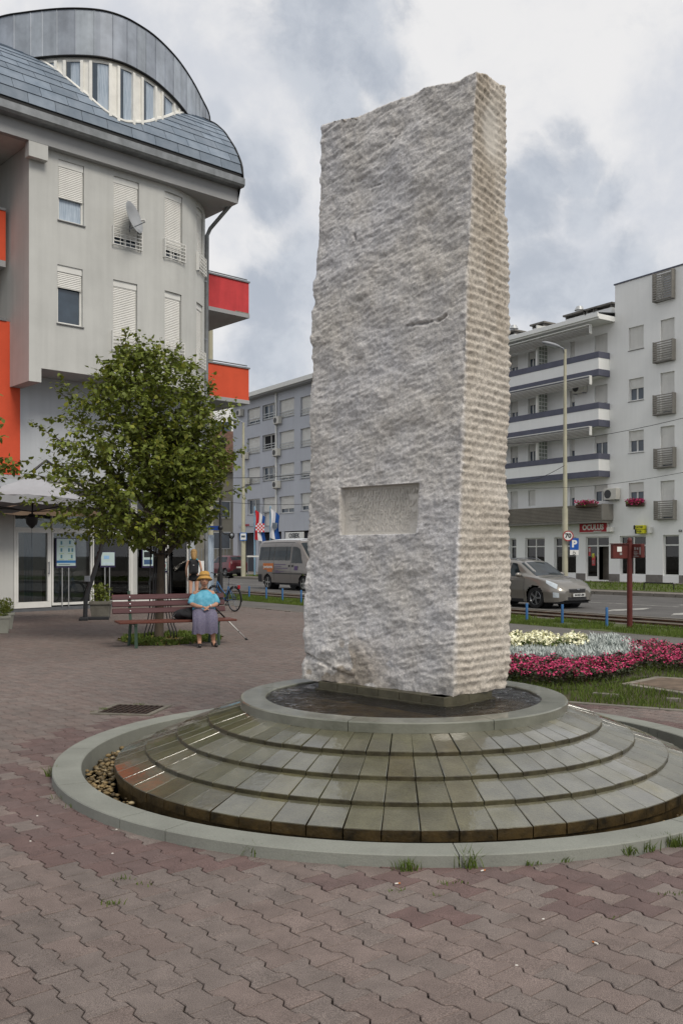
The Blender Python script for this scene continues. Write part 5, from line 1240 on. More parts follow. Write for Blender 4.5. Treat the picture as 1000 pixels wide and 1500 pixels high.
b = MB(M_); b.box(-.3, L_, -.7, 12, ztp, ztp+.35); build('eaves', b, m_soff, fb); b = MB(M_); b.box(-.35, L_, -.85, -.702, ztp+.12, ztp+.5); b.face([(-.3, -.8, ztp+.5), (L_, -.8, ztp+.5), (L_, 6, ztp+2.0), (-.3, 6, ztp+2.0)]); build('roof', b, m_white, fb)
for o, cI, rI in ops:
    s_ = {(0, 0): .72, (0, 1): .9, (0, 2): .9, (0, 3): 0, (1, 0): 0, (1, 1): .0, (1, 2): 0, (1, 3): .9, (2, 0): .95, (2, 1): .95, (2, 2): .8, (2, 3): .7, (1, 4): .9}.get((cI, rI), .8)
    window(fb, BW, o, .26, s_, 3 if (cI, rI) in ((1, 0), (1, 2)) else 2, frame=.09, mg=m_glass if (cI, rI) != (1, 1) else m_drk)
    if rI < 3: railing(fb, BW, o, o[2]+.1, o[2]+.55, 3, -.08, m_alu, .03, 5)
b = MB(); p, t_ = BW.at(BW.hit(406)); p = p-Vector((N2.x, N2.y))*.12; b.tube([(p.x, p.y, z) for z in (zb_, ztp)], .09, 8); build('downpipe', b, m_white, fb)
for px, py, lab in ((354.4, 605, 'topmost air conditioner at the left corner of the blue grey building'), (409.6, 616, 'air conditioner under the top row beside the downpipe'), (361.6, 668, 'air conditioner left of the second shuttered window from the top'), (408, 663, 'air conditioner at the downpipe on the second row'), (363, 705, 'air conditioner below the third shuttered window at the left'), (408, 710, 'lowest air conditioner beside the downpipe')): ac_unit(px, py, BW, lab, 1.15)
fc = Vector((-N2.x, -N2.y, 0))
o, c, a, wd_, ht = sign('lettering_sign', 'red and blue lettering sign along the edge over the passage', 'sign', 350, 372, 767.5, 771.5, BW, mat('sign_pale', 'a9aeb8', .6, .05, 3), .04); text_on('lettering', 'LJEKARNA', .30, mat('sign_redtext', (.35, .03, .04), .6, .05, 3), o, c+fc*.05, fc, .01, .01, 1.1)
o, c, a, wd_, ht = sign('shop_board', 'white sign board with dark lettering above the van roof', 'sign', 420, 446, 779.5, 790, BW, m_wtxt, .10); text_on('lettering', 'OSIJEK', .55, mat('sign_greytext', '50545a', .6, .05, 3), o, c+fc*.12, fc, .01, .01, 1.1)
# older house and pale building between
hb = thing('old_house', 'older house with brown tiled roof glimpsed between the tree and the blue grey building', 'house', (-13, 97, 0))
q0, q1 = pt(296, 800, 98), pt(341, 800, 98); b = MB(); b.box(q0.x-6, q1.x+.4, 98, 106, 0, 10.2); build('wall', b, mat('old_plaster', '9b9688', .9, .15, .6, .3, 20), hb)
m_tile = mat('roof_tile_brown', '5e4438', .85, .25, 3, .4, 20); b = MB(); X0, X1 = q0.x-6.4, q1.x+.8; b.face([(X0, 97.5, 10.2), (X1, 97.5, 10.2), (X1, 102, 15), (X0, 102, 15)]); b.face([(X1, 106.5, 10.2), (X0, 106.5, 10.2), (X0, 102, 15), (X1, 102, 15)]); b.face([(X1, 97.5, 10.2), (X1, 106.5, 10.2), (X1, 102, 15)]); build('roof', b, m_tile, hb)
for px in (306, 318, 331):
    for z in (5.4, 2.2): c = pt(px, 800, 97.95); b = MB(); b.box(c.x-.5, c.x+.5, 97.9, 98.1, z, z+1.8); w_ = build('window', b, m_white, hb); b = MB(); b.box(c.x-.4, c.x+.4, 97.86, 97.898, z+.1, z+1.7); build('pane', b, m_glass, w_)
wb_ = thing('white_building', 'tall white building standing behind the older house', 'building', (-20, 120, 0)); q0, q1 = pt(285, 800, 120), pt(341, 800, 120); b = MB(); b.box(q0.x-4, q1.x, 120, 132, 0, 1.515+(814-586)*120/F); build('wall', b, m_rw, wb_)
b = MB(); b.box(q0.x-4.3, q1.x+.3, 119.7, 132, 1.515+(814-586)*120/F, 1.515+(814-586)*120/F+.4); build('roof', b, m_soff, wb_)
for k in range(5):
    for px in (322, 332): c = pt(px, 800, 120); b = MB(); b.box(c.x-.6, c.x+.6, 119.9, 120.1, 5+k*3, 6.6+k*3); build('window', b, m_glass, wb_)
# low garden wall, hedge and trees far left behind the bicycle
gw = thing('garden_wall', 'low pale wall with rails seen past the lamp post', 'wall', (-9, 72, 0)); b = MB(); q0, q1 = pt(290, 830, 74), pt(341, 830, 74); b.box(q0.x-6, q1.x, 74, 74.3, 0, 1.1); build('wall', b, m_rw, gw); b = MB(); [b.box(q0.x-6+k*.25, q0.x-6+k*.25+.04, 74.1, 74.15, 1.1, 2.1) for k in range(34)]; build('rails', b, m_metal, gw)['kind'] = 'stuff'
# ================================================================ trees
m_bark = mat('bark', '4b4238', .9, .35, 6, .9, 25, stretch=(1, 1, .25))
m_leaf = mat('leaf_green', (.165, .205, .034), .55, .2, 2, attr='tint', spec=.4)
def leaf_translucent(m):
    t = m.node_tree; p = P_(m); o = t.nodes['Material Output']; tr = t.nodes.new('ShaderNodeBsdfTranslucent'); mx = t.nodes.new('ShaderNodeMixShader'); mx.inputs[0].default_value = .3
    src = p.inputs['Base Color'].links[0].from_socket; t.links.new(src, tr.inputs[0]); t.links.new(p.outputs[0], mx.inputs[1]); t.links.new(tr.outputs[0], mx.inputs[2]); t.links.new(mx.outputs[0], o.inputs[0])
leaf_translucent(m_leaf); leaf_translucent(m_grass)
def leaf_mesh(name, P, D_, size, m, parent, tintmul=1.0):
    """heart shaped leaves, six corners folded on the midrib"""
    n = len(P); P = np.asarray(P); d = np.asarray(D_)+rng.normal(0, .45, (n, 3)); d[:, 2] -= .35; d /= np.linalg.norm(d, axis=1)[:, None]
    s = np.cross(d, np.array([0, 0, 1.])+rng.normal(0, .35, (n, 3))); s /= np.linalg.norm(s, axis=1)[:, None]; u = np.cross(s, d)
    L_ = size*(.6+.65*rng.random(n))[:, None]; w = L_*.44
    c = .18*L_
    pts = np.stack([P, P+d*L_*.18+s*w*.9-u*c*.2, P+d*L_*.62+s*w*.72-u*c*.9, P+d*L_*1.08-u*c*1.4, P+d*L_*.62-s*w*.72-u*c*.9, P+d*L_*.18-s*w*.9-u*c*.2], 1)
    f = np.array([[0, 1, 2, 3], [0, 3, 4, 5]]); fl = (f[None]+(np.arange(n)*6)[:, None, None]).reshape(-1)
    t = (.72+.55*rng.random((n, 1)))*np.array([[1, 1, 1.]])+np.where(rng.random((n, 1)) > .86, 1, 0)*np.array([[.45, .25, .02]]); t = np.repeat(t*tintmul, 6, 0)
    off = np.array(OFF[parent.name]); me = nmesh(name, pts.reshape(-1, 3)-off, fl, 4, m, t); o = share(name, me, parent); o['kind'] = 'stuff'; return o
def shoot(p, d, length, n, curl=.0, up=.35):
    pts = [Vector(p)]; d = Vector(d).normalized()
    for i in range(n):
        d = (d+Vector((random.gauss(0, .09), random.gauss(0, .09), random.gauss(0, .06)+up*.12-curl*i/n*.25))).normalized(); pts.append(pts[-1]+d*length/n)
    return pts
def tree(name, label, base, zc0, env, cz, nsh, trunk_r, seed, whips=(), leaf=.085, lean=(0, 0), coff=(0, 0)):
    random.seed(seed); B = Vector(base); t = thing(name, label, 'tree', tuple(B))
    fork = B+Vector((lean[0], lean[1], zc0)); b = MB()
    b.tube([B+Vector((0, 0, -.05)), B+Vector((.0, .0, .12)), B+Vector((lean[0]*.4, lean[1]*.4, zc0*.45)), B+Vector((lean[0]*.8, lean[1]*.8, zc0*.8)), fork, fork+Vector((.03, 0, .9)), fork+Vector((.0, .05, 1.9)), fork+Vector((-.05, .05, 2.8))], [trunk_r*1.25, trunk_r, trunk_r*.86, trunk_r*.84, trunk_r*.8, trunk_r*.5, trunk_r*.28, trunk_r*.1], 12)
    build('trunk', b, m_bark, t, 40)
    bl = MB(); tw = MB(); LP, LD = [], []
    centre = B+Vector((coff[0], coff[1], cz))
    def inside(p):
        q = p-centre; z = q.z; r = env(z, atan2(q.y, q.x)); return hypot(q.x, q.y)/max(.05, r) if r > 0 else 9
    limbs = []
    for k in range(26):
        a = k*2.399+random.uniform(-.3, .3); h = random.uniform(0, 2.0); s0_ = fork+Vector((0, 0, h*.8-.15)); el_ = R_(random.uniform(12, 38)+h*16); ln = random.uniform(.9, 1.5)*(1.2-h*.22)
        d = Vector((cos(a)*cos(el_), sin(a)*cos(el_), sin(el_))); pts = shoot(s0_, d, ln, 6, up=.3); bl.tube(pts, [trunk_r*(.42-.05*i) for i in range(7)], 6); limbs.append(pts)
    build('limbs', bl, m_bark, t, True)['kind'] = 'stuff'
    def leafy(pts, step, r0=.007):
        tw.tube(pts, [r0*(1-.7*i/(len(pts)-1)) for i in range(len(pts))], 4, cap=False)
        for A, Bq in zip(pts, pts[1:]):
            sg = (Bq-A); L_ = sg.length; n = max(1, int(L_/step)); dd = sg.normalized()
            for i in range(n):
                p = A+sg*(i+random.random())/n; side = Vector((random.gauss(0, 1), random.gauss(0, 1), random.gauss(0, .5))).normalized(); q = p+side*random.uniform(.01, .05); LP.append(q); LD.append(side+dd*.5)
    for k in range(nsh):
        lm = random.choice(limbs); p = lm[random.randint(2, 6)]; out_ = (p-(centre-Vector((0, 0, .8)))).normalized()
        d = (out_+Vector((random.gauss(0, .5), random.gauss(0, .5), random.gauss(.12, .4)))).normalized(); pts = shoot(p, d, random.uniform(.6, 1.35), 7, up=.25, curl=.3)
        keep = [q for q in pts if inside(q) < 1.0+random.uniform(-.12, .08)]
        if len(keep) > 2: leafy(keep, .030)
    # fill near the envelope so that the outline closes
    for k in range(int(nsh*1.7)):
        for _ in range(20):
            z = random.uniform(-1.35, 2.1); a = random.uniform(0, 2*pi); r = env(z, a)
            if r > .15: break
        rr_ = r*math.sqrt(random.uniform(.12, 1)); p = centre+Vector((cos(a)*rr_, sin(a)*rr_, z)); d = Vector((cos(a), sin(a), random.gauss(.2, .5)))
        if vnoise(np.array([[p.x*1.9+9, p.y*1.9, p.z*1.9]]))[0] < .36: continue
        pts = shoot(p-d*.2, d, random.uniform(.25, .5), 4, up=.2); leafy(pts, .026, .004)
    for w_ in whips: 
        p = Vector(w_[0]); pts = shoot(p, Vector(w_[1]), w_[2], 8, up=w_[3] if len(w_) > 3 else .1, curl=0); leafy(pts, .026, .008)
        for q in pts[1:7:2]: leafy(shoot(q, Vector(w_[1]).normalized()+Vector((random.gauss(0, .6), random.gauss(0, .6), random.gauss(0, .3))), .28, 4), .032, .004)
    build('twigs', tw, m_bark, t)['kind'] = 'stuff'; leaf_mesh('crown', [tuple(p) for p in LP], [tuple(p) for p in LD], leaf, m_leaf, t); print(name, len(LP)); return t
# main tree behind the bench: silhouette half widths by height, read off the photograph
TB = gp(233, 936); TY = TB.y
def zy(y): return EYE+(HOR-y)*TY/F
sil = [(805, 215, 262), (800, 120, 280), (785, 88, 300), (760, 66, 312), (735, 52, 326), (700, 42, 338), (670, 48, 340), (640, 75, 338), (610, 92, 326), (580, 122, 312), (555, 146, 298), (530, 166, 276), (505, 186, 256), (488, 198, 240), (474, 208, 226)]
cxp = 212.; lean0 = ((cxp-233)/F*TY, 0)
zs_ = [zy(a[0]) for a in sil]; lf_ = [(cxp-a[1])/F*TY for a in sil]; rt_ = [(a[2]-cxp)/F*TY for a in sil]; CZ = 3.15
def env1(z, a):
    h = z+CZ
    if h < zs_[0] or h > zs_[-1]: return 0
    l, r = np.interp(h, zs_, lf_), np.interp(h, zs_, rt_); dm = (l+r)/2; c = cos(a); return float(l if c < 0 else r)*abs(c)+dm*(1-abs(c))
def wp(x, y, dy=0): p = pt(x, y, TY+dy); return tuple(p)
whips = [(wp(190, 530), (-.05, 0, 1), .62), (wp(205, 520), (.12, 0, 1), .50), (wp(228, 530), (.1, -.2, 1), .45), (wp(250, 540), (.25, 0, 1), .55), (wp(270, 560), (.35, 0, 1), .5), (wp(165, 560), (-.25, 0, 1), .5),
         (wp(130, 600), (-.75, 0, .8), .85), (wp(110, 590), (-.6, .2, .5), .55), (wp(95, 650), (-.9, 0, .6), .8), (wp(85, 700), (-1, 0, .15), .65), (wp(70, 735), (-1, -.2, .05), .4),
         (wp(300, 590), (.45, 0, .8), .5), (wp(318, 630), (.8, 0, .6), .45), (wp(325, 670), (1, 0, .3), .45), (wp(330, 720), (1, 0, .05), .38), (wp(215, 560), (0, 0, 1), .5), (wp(180, 590, -.4), (-.2, -.4, 1), .5), (wp(320, 610), (.6, 0, .5), .4)]
tree('linden_tree', 'young bushy green tree standing right behind the bench, black guard rods round its trunk', tuple(TB), zy(800)-.15, env1, CZ, 640, .085, 11, whips, .082, (.05, 0), lean0)
# second tree, only its right edge reaches into the picture
T2 = Vector((-7.75, 16.6, 0)); 
def env2(z, a): h = z+3.1; return max(0, 1.62*math.sqrt(max(0, 1-((h-3.15)/1.75)**2)))
wh2 = [((-6.55, 16.2, z), (1, -.1, u_), ln, .0) for z, u_, ln in ((4.25, .05, .62), (4.02, -.05, .75), (3.82, -.15, .6), (3.45, .15, .85), (3.3, -.05, 1.0), (3.1, -.15, .9), (2.95, -.2, .8), (2.8, -.1, .7), (2.62, -.15, .7), (3.0, .0, 1.25), (2.88, -.05, 1.45))]
tree('street_tree', 'tree at the left edge whose leafy branch tips reach over the parasol', tuple(T2), 1.7, env2, 3.1, 130, .09, 23, wh2, .09)
# guard rods
tg = thing('tree_guard', 'thin black metal guard rods around the trunk behind the bench', 'tree guard', tuple(TB)); m_blk = mat('black_metal', (.018, .018, .02), .5, .2, 4, spec=.5)
for (xt, xb, dy) in ((221, 212, -.12), (226, 217, .0), (229, 222, .14), (241, 250, -.1), (245, 255, .05), (249, 259, .16)):
    Yt = TY+dy; top_ = pt(xt, 800, Yt); mid = pt(xt+(1 if xt > 233 else -1)*1.5, 890, Yt); k1 = pt((xt*.4+xb*.6), 915, Yt); bt = pt(xb, 934, Yt); bt.z = 0; b = MB(); b.tube([top_, mid, k1, Vector((bt.x, Yt, .12)), bt], .011, 6); build('rod', b, m_blk, tg, True)
for z in (1.55, .62): b = MB(); b.tube([(TB.x+.17*cos(a), TY+.17*sin(a), z) for a in np.linspace(0, 2*pi, 17)], .009, 5); build('hoop', b, m_blk, tg, True)
# weedy tree pit
pit = [gp(x, y) for x, y in ((170, 938), (200, 946), (250, 946), (300, 941), (325, 937), (318, 930), (260, 927), (200, 929))]
b = MB(); b.face([(p.x, p.y, .004) for p in pit]); prop(build('tree_pit', b, m_lawn, origin=False), kind='structure')
q = np.stack([rng.uniform(-5.2, -1.8, 9000), rng.uniform(15.6, 18.6, 9000), np.zeros(9000)], -1); q = q[in_poly(q[:, 0], q[:, 1], pit)]; dn = fbm(q*3, 2); q = q[dn > .42]
blades('tree_pit_weeds', q, .07, .03, label='low weeds and grass in the tree pit under the bench', cat='weeds', lean=1.0)
q = np.stack([rng.uniform(-5.2, -1.8, 1500), rng.uniform(15.6, 18.6, 1500), np.full(1500, .02)], -1); q = q[in_poly(q[:, 0], q[:, 1], pit)]
lt = thing('fallen_leaves', 'yellowing fallen leaves lying in the weedy tree pit', 'leaves', tuple(TB)); leaf_mesh('leaves', q, np.tile([[1., 0, .3]], (len(q), 1)), .06, mat('leaf_yellow', (.20, .16, .05), .8, .3, 5, attr='tint'), lt); 
# weeds at the kerb
def tuft(px, py, n, h, lab, wd_=.007, spread=.05, leafy=False):
    c = gp(px, py); n = int(n*.8); h *= .62; wd_ *= .8; k = rng.normal(0, spread*.42, (n, 2)); P_t = np.stack([c.x+k[:, 0]*1.3, c.y+k[:, 1]*.6, np.full(n, .0)], -1)
    o = blades('weed_tuft', P_t, h, wd_, kind=None, label=lab, cat='weed', lean=1.1 if h > .05 else 1.6, tintv=.5); o['group'] = 'weeds growing along the kerb and in the joints'; return o
for px, py, n, h, lab in ((77, 1137, 70, .10, 'broad green weed at the far left of the kerb ring'), (92, 1171, 26, .05, 'small weed at the left of the kerb below the broad one'), (110, 1182, 16, .04, 'tiny weed at the kerb with a rusty leaf beside it'),
    (371, 1253, 60, .09, 'grass tuft before the kerb left of centre, larger of the left pair'), (449, 1258, 40, .06, 'small grass tuft before the kerb, smaller of the left pair'), (597, 1275, 80, .085, 'dense grass tuft at the middle of the front kerb'),
    (686, 1271, 60, .13, 'tall spreading grass tuft at the kerb joint in front'), (781, 1267, 30, .04, 'low leafy weed right of the tall tuft'), (826, 1262, 40, .045, 'low weed cushion at the right front kerb'),
    (918, 1252, 60, .08, 'grass tuft at the right front kerb'), (943, 1247, 40, .09, 'thin upright weed between two tufts at the right front kerb'), (986, 1240, 120, .10, 'big grass clump at the right end of the front kerb'),
    (160, 1325, 28, .03, 'tiny green tuft alone in a paving joint at lower left'), (183, 1288, 20, .03, 'tiny tuft in a paving joint above the lower left one'), (213, 1295, 14, .025, 'small speck of weed in a joint'),
    (660, 1295, 20, .03, 'tiny tuft in the joint below the tall kerb tuft'), (583, 1306, 16, .025, 'small weed in the joint below the dense tuft'), (640, 1312, 12, .02, 'faint weed in a joint in front of the fountain'), (983, 1311, 16, .03, 'small tuft in a joint near the right edge'), (895, 1345, 10, .02, 'faint weed in a joint at lower right'),
    (153, 1041, 40, .05, 'weed left of the drain grate'), (205, 1034, 30, .05, 'weed behind the drain grate'), (140, 1043, 16, .03, 'small weed left of the drain')):
    tuft(px, py, n, h, lab)
# litter
m_lit = mat('paper_litter', 'd8d4cc', .8, .1, 5); m_but = mat('cigarette_filter', 'b5703c', .8, .1, 5)
for px, py in ((169, 1214), (600, 1278), (765, 1241), (707, 1299)): pass
for px, py, a in ((582, 1294, .3), (707, 1275, .5), (871, 1381, 2.2)):
    c = gp(px, py, .006); b = MB(); d = Vector((cos(a), sin(a), 0))*.013; b.tube([c-d, c+d*.2], .0035, 7); b.tube([c+d*.2, c+d], .0037, 7, 1); prop(build('cigarette_end', b, [m_lit, m_but]), {582: 'cigarette end on the pavers below the dense tuft', 707: 'cigarette end beside the tall kerb tuft', 871: 'cigarette end on the pavers at lower right'}[px], 'cigarette end', 'cigarette ends')
for px, py in ((171, 1215), (55, 1195), (165, 1250), (45, 1232), (756, 1414), (795, 1346)):
    c = gp(px, py, .002); b = MB(); b.ell(c, (.007, .005, .003), 6, 4); prop(build('litter_scrap', b, m_lit), 'tiny white scrap on the pavers '+{171: 'just left of the kerb front', 55: 'at the left below the kerb ring', 165: 'below the left kerb joint', 45: 'near the left edge of the photo', 756: 'at lower right', 795: 'right of centre, nearer the kerb'}[px], 'litter', 'white scraps on the paving')
# ---------------------------------------------------------------- flower bed
m_beg = mat('begonia_petal', (.56, .045, .15), .6, .25, 9, attr='tint'); m_begl = mat('begonia_leaf', (.05, .075, .03), .6, .3, 4, attr='tint', col2='3a2018')
m_dust = mat('silver_leaf', (.46, .50, .475), .8, .15, 4, attr='tint'); m_crm = mat('cream_petal', (.86, .84, .60), .7, .1, 5, attr='tint')
def bedpts(poly, n, z=0):
    P = [gp(x, y, z) for x, y in poly]; xs = [p.x for p in P]; ys = [p.y for p in P]; u = np.stack([rng.uniform(min(xs), max(xs), n*3), rng.uniform(min(ys), max(ys), n*3)], -1); u = u[in_poly(u[:, 0], u[:, 1], P)][:n]; return u
def edge_h(u, poly, z): return 1
def petals(name, ctr, sz, m, kind, label, cat, nper=1, upb=1.0):
    n = len(ctr); nrm = rng.normal(0, .6, (n, 3)); nrm[:, 2] += upb; nrm /= np.linalg.norm(nrm, axis=1)[:, None]; a = np.cross(nrm, rng.normal(0, 1, (n, 3))); a /= np.linalg.norm(a, axis=1)[:, None]; b_ = np.cross(nrm, a); s_ = (sz*(.6+.7*rng.random(n)))[:, None]
    V = np.stack([ctr+a*s_, ctr+b_*s_*.8, ctr-a*s_, ctr-b_*s_*.8], 1); off = ctr.mean(0); me = nmesh(name, V.reshape(-1, 3)-off, np.arange(4*n), 4, m, np.repeat(.55+.85*rng.random((n, 1)), 4, 0)); o = share(name, me, None, tuple(off)); return prop(o, label, cat, None, 'stuff')
def clumped(u, h, pitch=.16):
    cell = np.floor(u/pitch+.25*np.sin(u[:, ::-1]*17)); fr_ = (u/pitch+.25*np.sin(u[:, ::-1]*17))-cell-.5; r = np.hypot(fr_[:, 0], fr_[:, 1]); jit = (np.sin(cell[:, 0]*12.9898+cell[:, 1]*78.233)*43758.5453) % 1; return h*(.62+.38*jit)*np.sqrt(np.clip(1-(r/.82)**2, .05, 1))
poly1 = [(690, 1003), (745, 1004), (800, 1008), (850, 1007), (905, 998), (938, 988), (944, 978), (925, 974), (860, 984), (780, 984), (690, 984)]
poly2 = [(927, 976), (950, 984), (1000, 988), (1160, 1020), (1160, 980), (1000, 962), (935, 956), (905, 957)]
for pi_, (pl_, nm, lb_) in enumerate(((poly1, 'pink_begonias', 'bright pink begonias along the front of the flower bed behind the fountain rim'), (poly2, 'pink_begonias', 'bright pink begonias in the right wing of the flower bed'))):
    u = bedpts(pl_, 15000 if pi_ == 0 else 15000); h = clumped(u, .25); c = np.concatenate([u, (h*rng.random(len(u))**.35)[:, None]], 1); petals('begonia_leaves', c[::2], .022, m_begl, 0, 'dark green and bronze leaves among the pink begonias' + (' at the front' if pi_ == 0 else ' of the right wing'), 'leaves')
    c2 = c[1::2].copy(); c2[:, 2] = h[1::2]*(.80+.25*rng.random(len(c2)))+.012; gate = fbm(c2*14, 2) > .38; petals(nm, c2[gate], .014, m_beg, 0, lb_, 'flowers')
poly3 = [(690, 984), (780, 984), (860, 984), (925, 974), (940, 972), (925, 960), (900, 956), (860, 966), (690, 968)]; poly3b = [(845, 958), (865, 948), (905, 947), (925, 957), (905, 962), (860, 968)]
def frond(name, u, h0, m, label):
    n = len(u); h = clumped(u, h0, .22); k = 5; base_ = np.repeat(np.concatenate([u, (h*.45)[:, None]], 1), k, 0); a = rng.random(n*k)*6.28; el_ = rng.uniform(.2, 1.25, n*k); L_ = .10+.07*rng.random(n*k); d = np.stack([np.cos(a)*np.cos(el_), np.sin(a)*np.cos(el_), np.sin(el_)], -1)*L_[:, None]; s_ = np.stack([-np.sin(a), np.cos(a), a*0], -1)*.010
    V = np.stack([base_-s_*.5, base_+s_*.5, base_+d*.6+s_*1.5, base_+d, base_+d*.6-s_*1.5], 1); f = np.array([[0, 1, 2, 3, 4]]); fl = (f[None]+(np.arange(n*k)*5)[:, None, None]).reshape(-1); off = V.reshape(-1, 3).mean(0); me = nmesh(name, V.reshape(-1, 3)-off, fl, 5, m, np.repeat(.7+.55*rng.random((n*k, 1)), 5, 0)); return prop(share(name, me, None, tuple(off)), label, 'plants', None, 'stuff')
frond('silver_ragwort', bedpts(poly3, 2600), .30, m_dust, 'silver grey feathery plants in the middle of the flower bed'); frond('silver_ragwort', bedpts(poly3b, 900), .34, m_dust, 'silver grey feathery plants at the back of the bed')
poly4 = [(690, 968), (745, 968), (862, 966), (855, 955), (800, 952), (745, 953), (690, 953)]
u = bedpts(poly4, 9000); h = clumped(u, .34, .20); c = np.concatenate([u, (h*rng.random(len(u))**.4)[:, None]], 1); petals('cream_leaves', c[::2], .02, m_grass, 0, 'green leaves among the cream flowers', 'leaves'); c2 = c[1::2].copy(); c2[:, 2] = h[1::2]*(.85+.2*rng.random(len(c2)))+.02; petals('cream_flowers', c2[fbm(c2*9, 2) > .36], .026, m_crm, 0, 'cream yellow flowers along the back of the flower bed', 'flowers')
b = MB(); bp_ = [gp(x, y) for x, y in ((685, 1006), (745, 1008), (850, 1010), (940, 992), (1000, 996), (1165, 1025), (1165, 975), (1000, 957), (930, 950), (850, 948), (685, 950))]; b.face([(p.x, p.y, .003) for p in bp_]); prop(build('bed_soil', b, m_soil, origin=False), kind='structure')
# ================================================================ bench
m_bench = mat('bench_wood', '4a2327', .5, .22, 5, .3, 30, stretch=(.3, 6, 6), spec=.4)
m_benchs = mat('bench_seat_wood', '5e3328', .5, .22, 5, .3, 30, stretch=(.3, 6, 6), spec=.4)
m_bleg = mat('bench_leg_green', '3c5044', .6, .15, 5, .2, 30); m_bolt = mat('bolt_steel', 'a8aaac', .35, .1, 4, metal=.8)
BA = R_(25); BC = Vector((-2.80, 15.85, 0))
bt = thing('park_bench', 'dark red slatted park bench on green legs before the tree', 'bench', tuple(BC), BA); BL = 1.95
def lb_(name, fn, m, par=bt): b = MB(); fn(b); return build(name, b, m, par, local=True)
for k, (y, z) in enumerate(((-.235, .435), (-.125, .437), (-.015, .439), (.095, .441))): lb_('seat_slat', lambda b: b.cbox(-BL/2-.0, BL/2+.04, y, y+.098, z-.034, z, .006), m_benchs)
ang_ = R_(14)
for k in range(3):
    z = .545+k*.115; y = .215+(z-.45)*math.tan(ang_)
    def f(b): b.T = Matrix.Translation((0, y, z)) @ Matrix.Rotation(-ang_, 4, 'X'); b.cbox(-BL/2-.02, BL/2-.02, -.018, .018, 0, .088, .006)
    s_ = lb_('back_slat', f, m_bench)
    for x in (-.70, .70):
        def g2_(b): b.T = Matrix.Translation((x, y-.018, z+.044)) @ Matrix.Rotation(pi/2-ang_, 4, 'X'); b.lathe([(.0001, .006), (.011, .004), (.012, -.002)][::-1], 8)
        lb_('bolt', g2_, m_bolt, s_)
for x in (-.70, .70):
    lb_('rear_leg', lambda b: (b.tube([(x, .34, .0), (x, .205, .42)], .026, 4), b.tube([(x, .215, .40), (x, .355, .92)], .024, 4)), m_bleg)
    lb_('front_leg', lambda b: b.tube([(x, -.21, .0), (x, -.17, .41)], .026, 4), m_bleg)
    lb_('cross_bar', lambda b: b.box(x-.02, x+.02, -.22, .26, .375, .405), m_bleg)
# ================================================================ people
def skin(name, J, Ed, m, parent, sub=2, root=0):
    me = bpy.data.meshes.new(name); me.from_pydata([j[:3] for j in J], Ed, []); me.materials.append(m); o = bpy.data.objects.new(name, me); link(o, parent)
    sk = o.modifiers.new('s', 'SKIN'); sk.use_smooth_shade = True
    for i, j in enumerate(J):
        r = j[3]; me.skin_vertices[0].data[i].radius = (r, r) if not isinstance(r, tuple) else r
        me.skin_vertices[0].data[i].use_root = (i == root)
    if sub: q = o.modifiers.new('u', 'SUBSURF'); q.levels = q.render_levels = sub
    return o
def rings(name, sec, m, parent, n=28, wob=0, seed=1, cap=True, fold=9):
    """cloth or head surface from stacked ellipses: (cx,cy,cz, rx, ry[, tilt])"""
    b = MB(); rnd = random.Random(seed); ph_ = rnd.random()*6; ids = []
    for k, s in enumerate(sec):
        cx_, cy_, cz_, rx, ry = s[:5]; tl = s[5] if len(s) > 5 else 0; row = []
        for i in range(n):
            a = 2*pi*i/n; w_ = 1+wob*(k/len(sec))*sin(fold*a+ph_+k*.3); x, y = rx*cos(a)*w_, ry*sin(a)*w_; row.append(b.av((cx_+x, cy_+y*cos(tl), cz_+y*sin(tl))))
        ids.append(row)
    for A_, B_ in zip(ids, ids[1:]):
        for i in range(n): b.fi((A_[i], A_[(i+1) % n], B_[(i+1) % n], B_[i]))
    if cap: b.fi(ids[0][::-1]); b.fi(ids[-1])
    o = build(name, b, m, parent, True, local=True); q = o.modifiers.new('u', 'SUBSURF'); q.levels = q.render_levels = 1; return o
m_skin = mat('skin', 'b58a72', .6, .08, 12, .1, 60); m_skin2 = mat('skin_pale', 'c79c84', .6, .08, 12)
def hand(name, wrist, dirv, nrm, sc, m, parent, side=1, curl=.5):
    """palm and five fingers as one skinned figure"""
    d = Vector(dirv).normalized(); n_ = Vector(nrm).normalized(); s = d.cross(n_).normalized()*side; w = Vector(wrist); J = [(*w, .020*sc), (*(w+d*.045*sc), (.030*sc))]; E_ = [(0, 1)]
    for k, (off, ln) in enumerate(((-.030, .068), (-.010, .078), (.010, .074), (.028, .060))):
        p = w+d*.078*sc+s*off*sc; J.append((*p, .0115*sc)); i = len(J)-1; E_.append((1, i)); dd = d; q = p
        for j in range(3): dd = (dd-n_*curl*.8).normalized(); q = q+dd*ln*sc*(.45, .32, .23)[j]; J.append((*q, (.0095, .0085, .007)[j]*sc)); E_.append((len(J)-2, len(J)-1))
    p = w+d*.03*sc-s*.034*sc; J.append((*p, .012*sc)); E_.append((1, len(J)-1)); dd = (d-s*.8-n_*.3).normalized()
    for j in range(2): p = p+dd*.032*sc; dd = (dd+d*.4-n_*.3).normalized(); J.append((*p, .010*sc)); E_.append((len(J)-2, len(J)-1))
    return skin(name, J, E_, m, parent, 1)
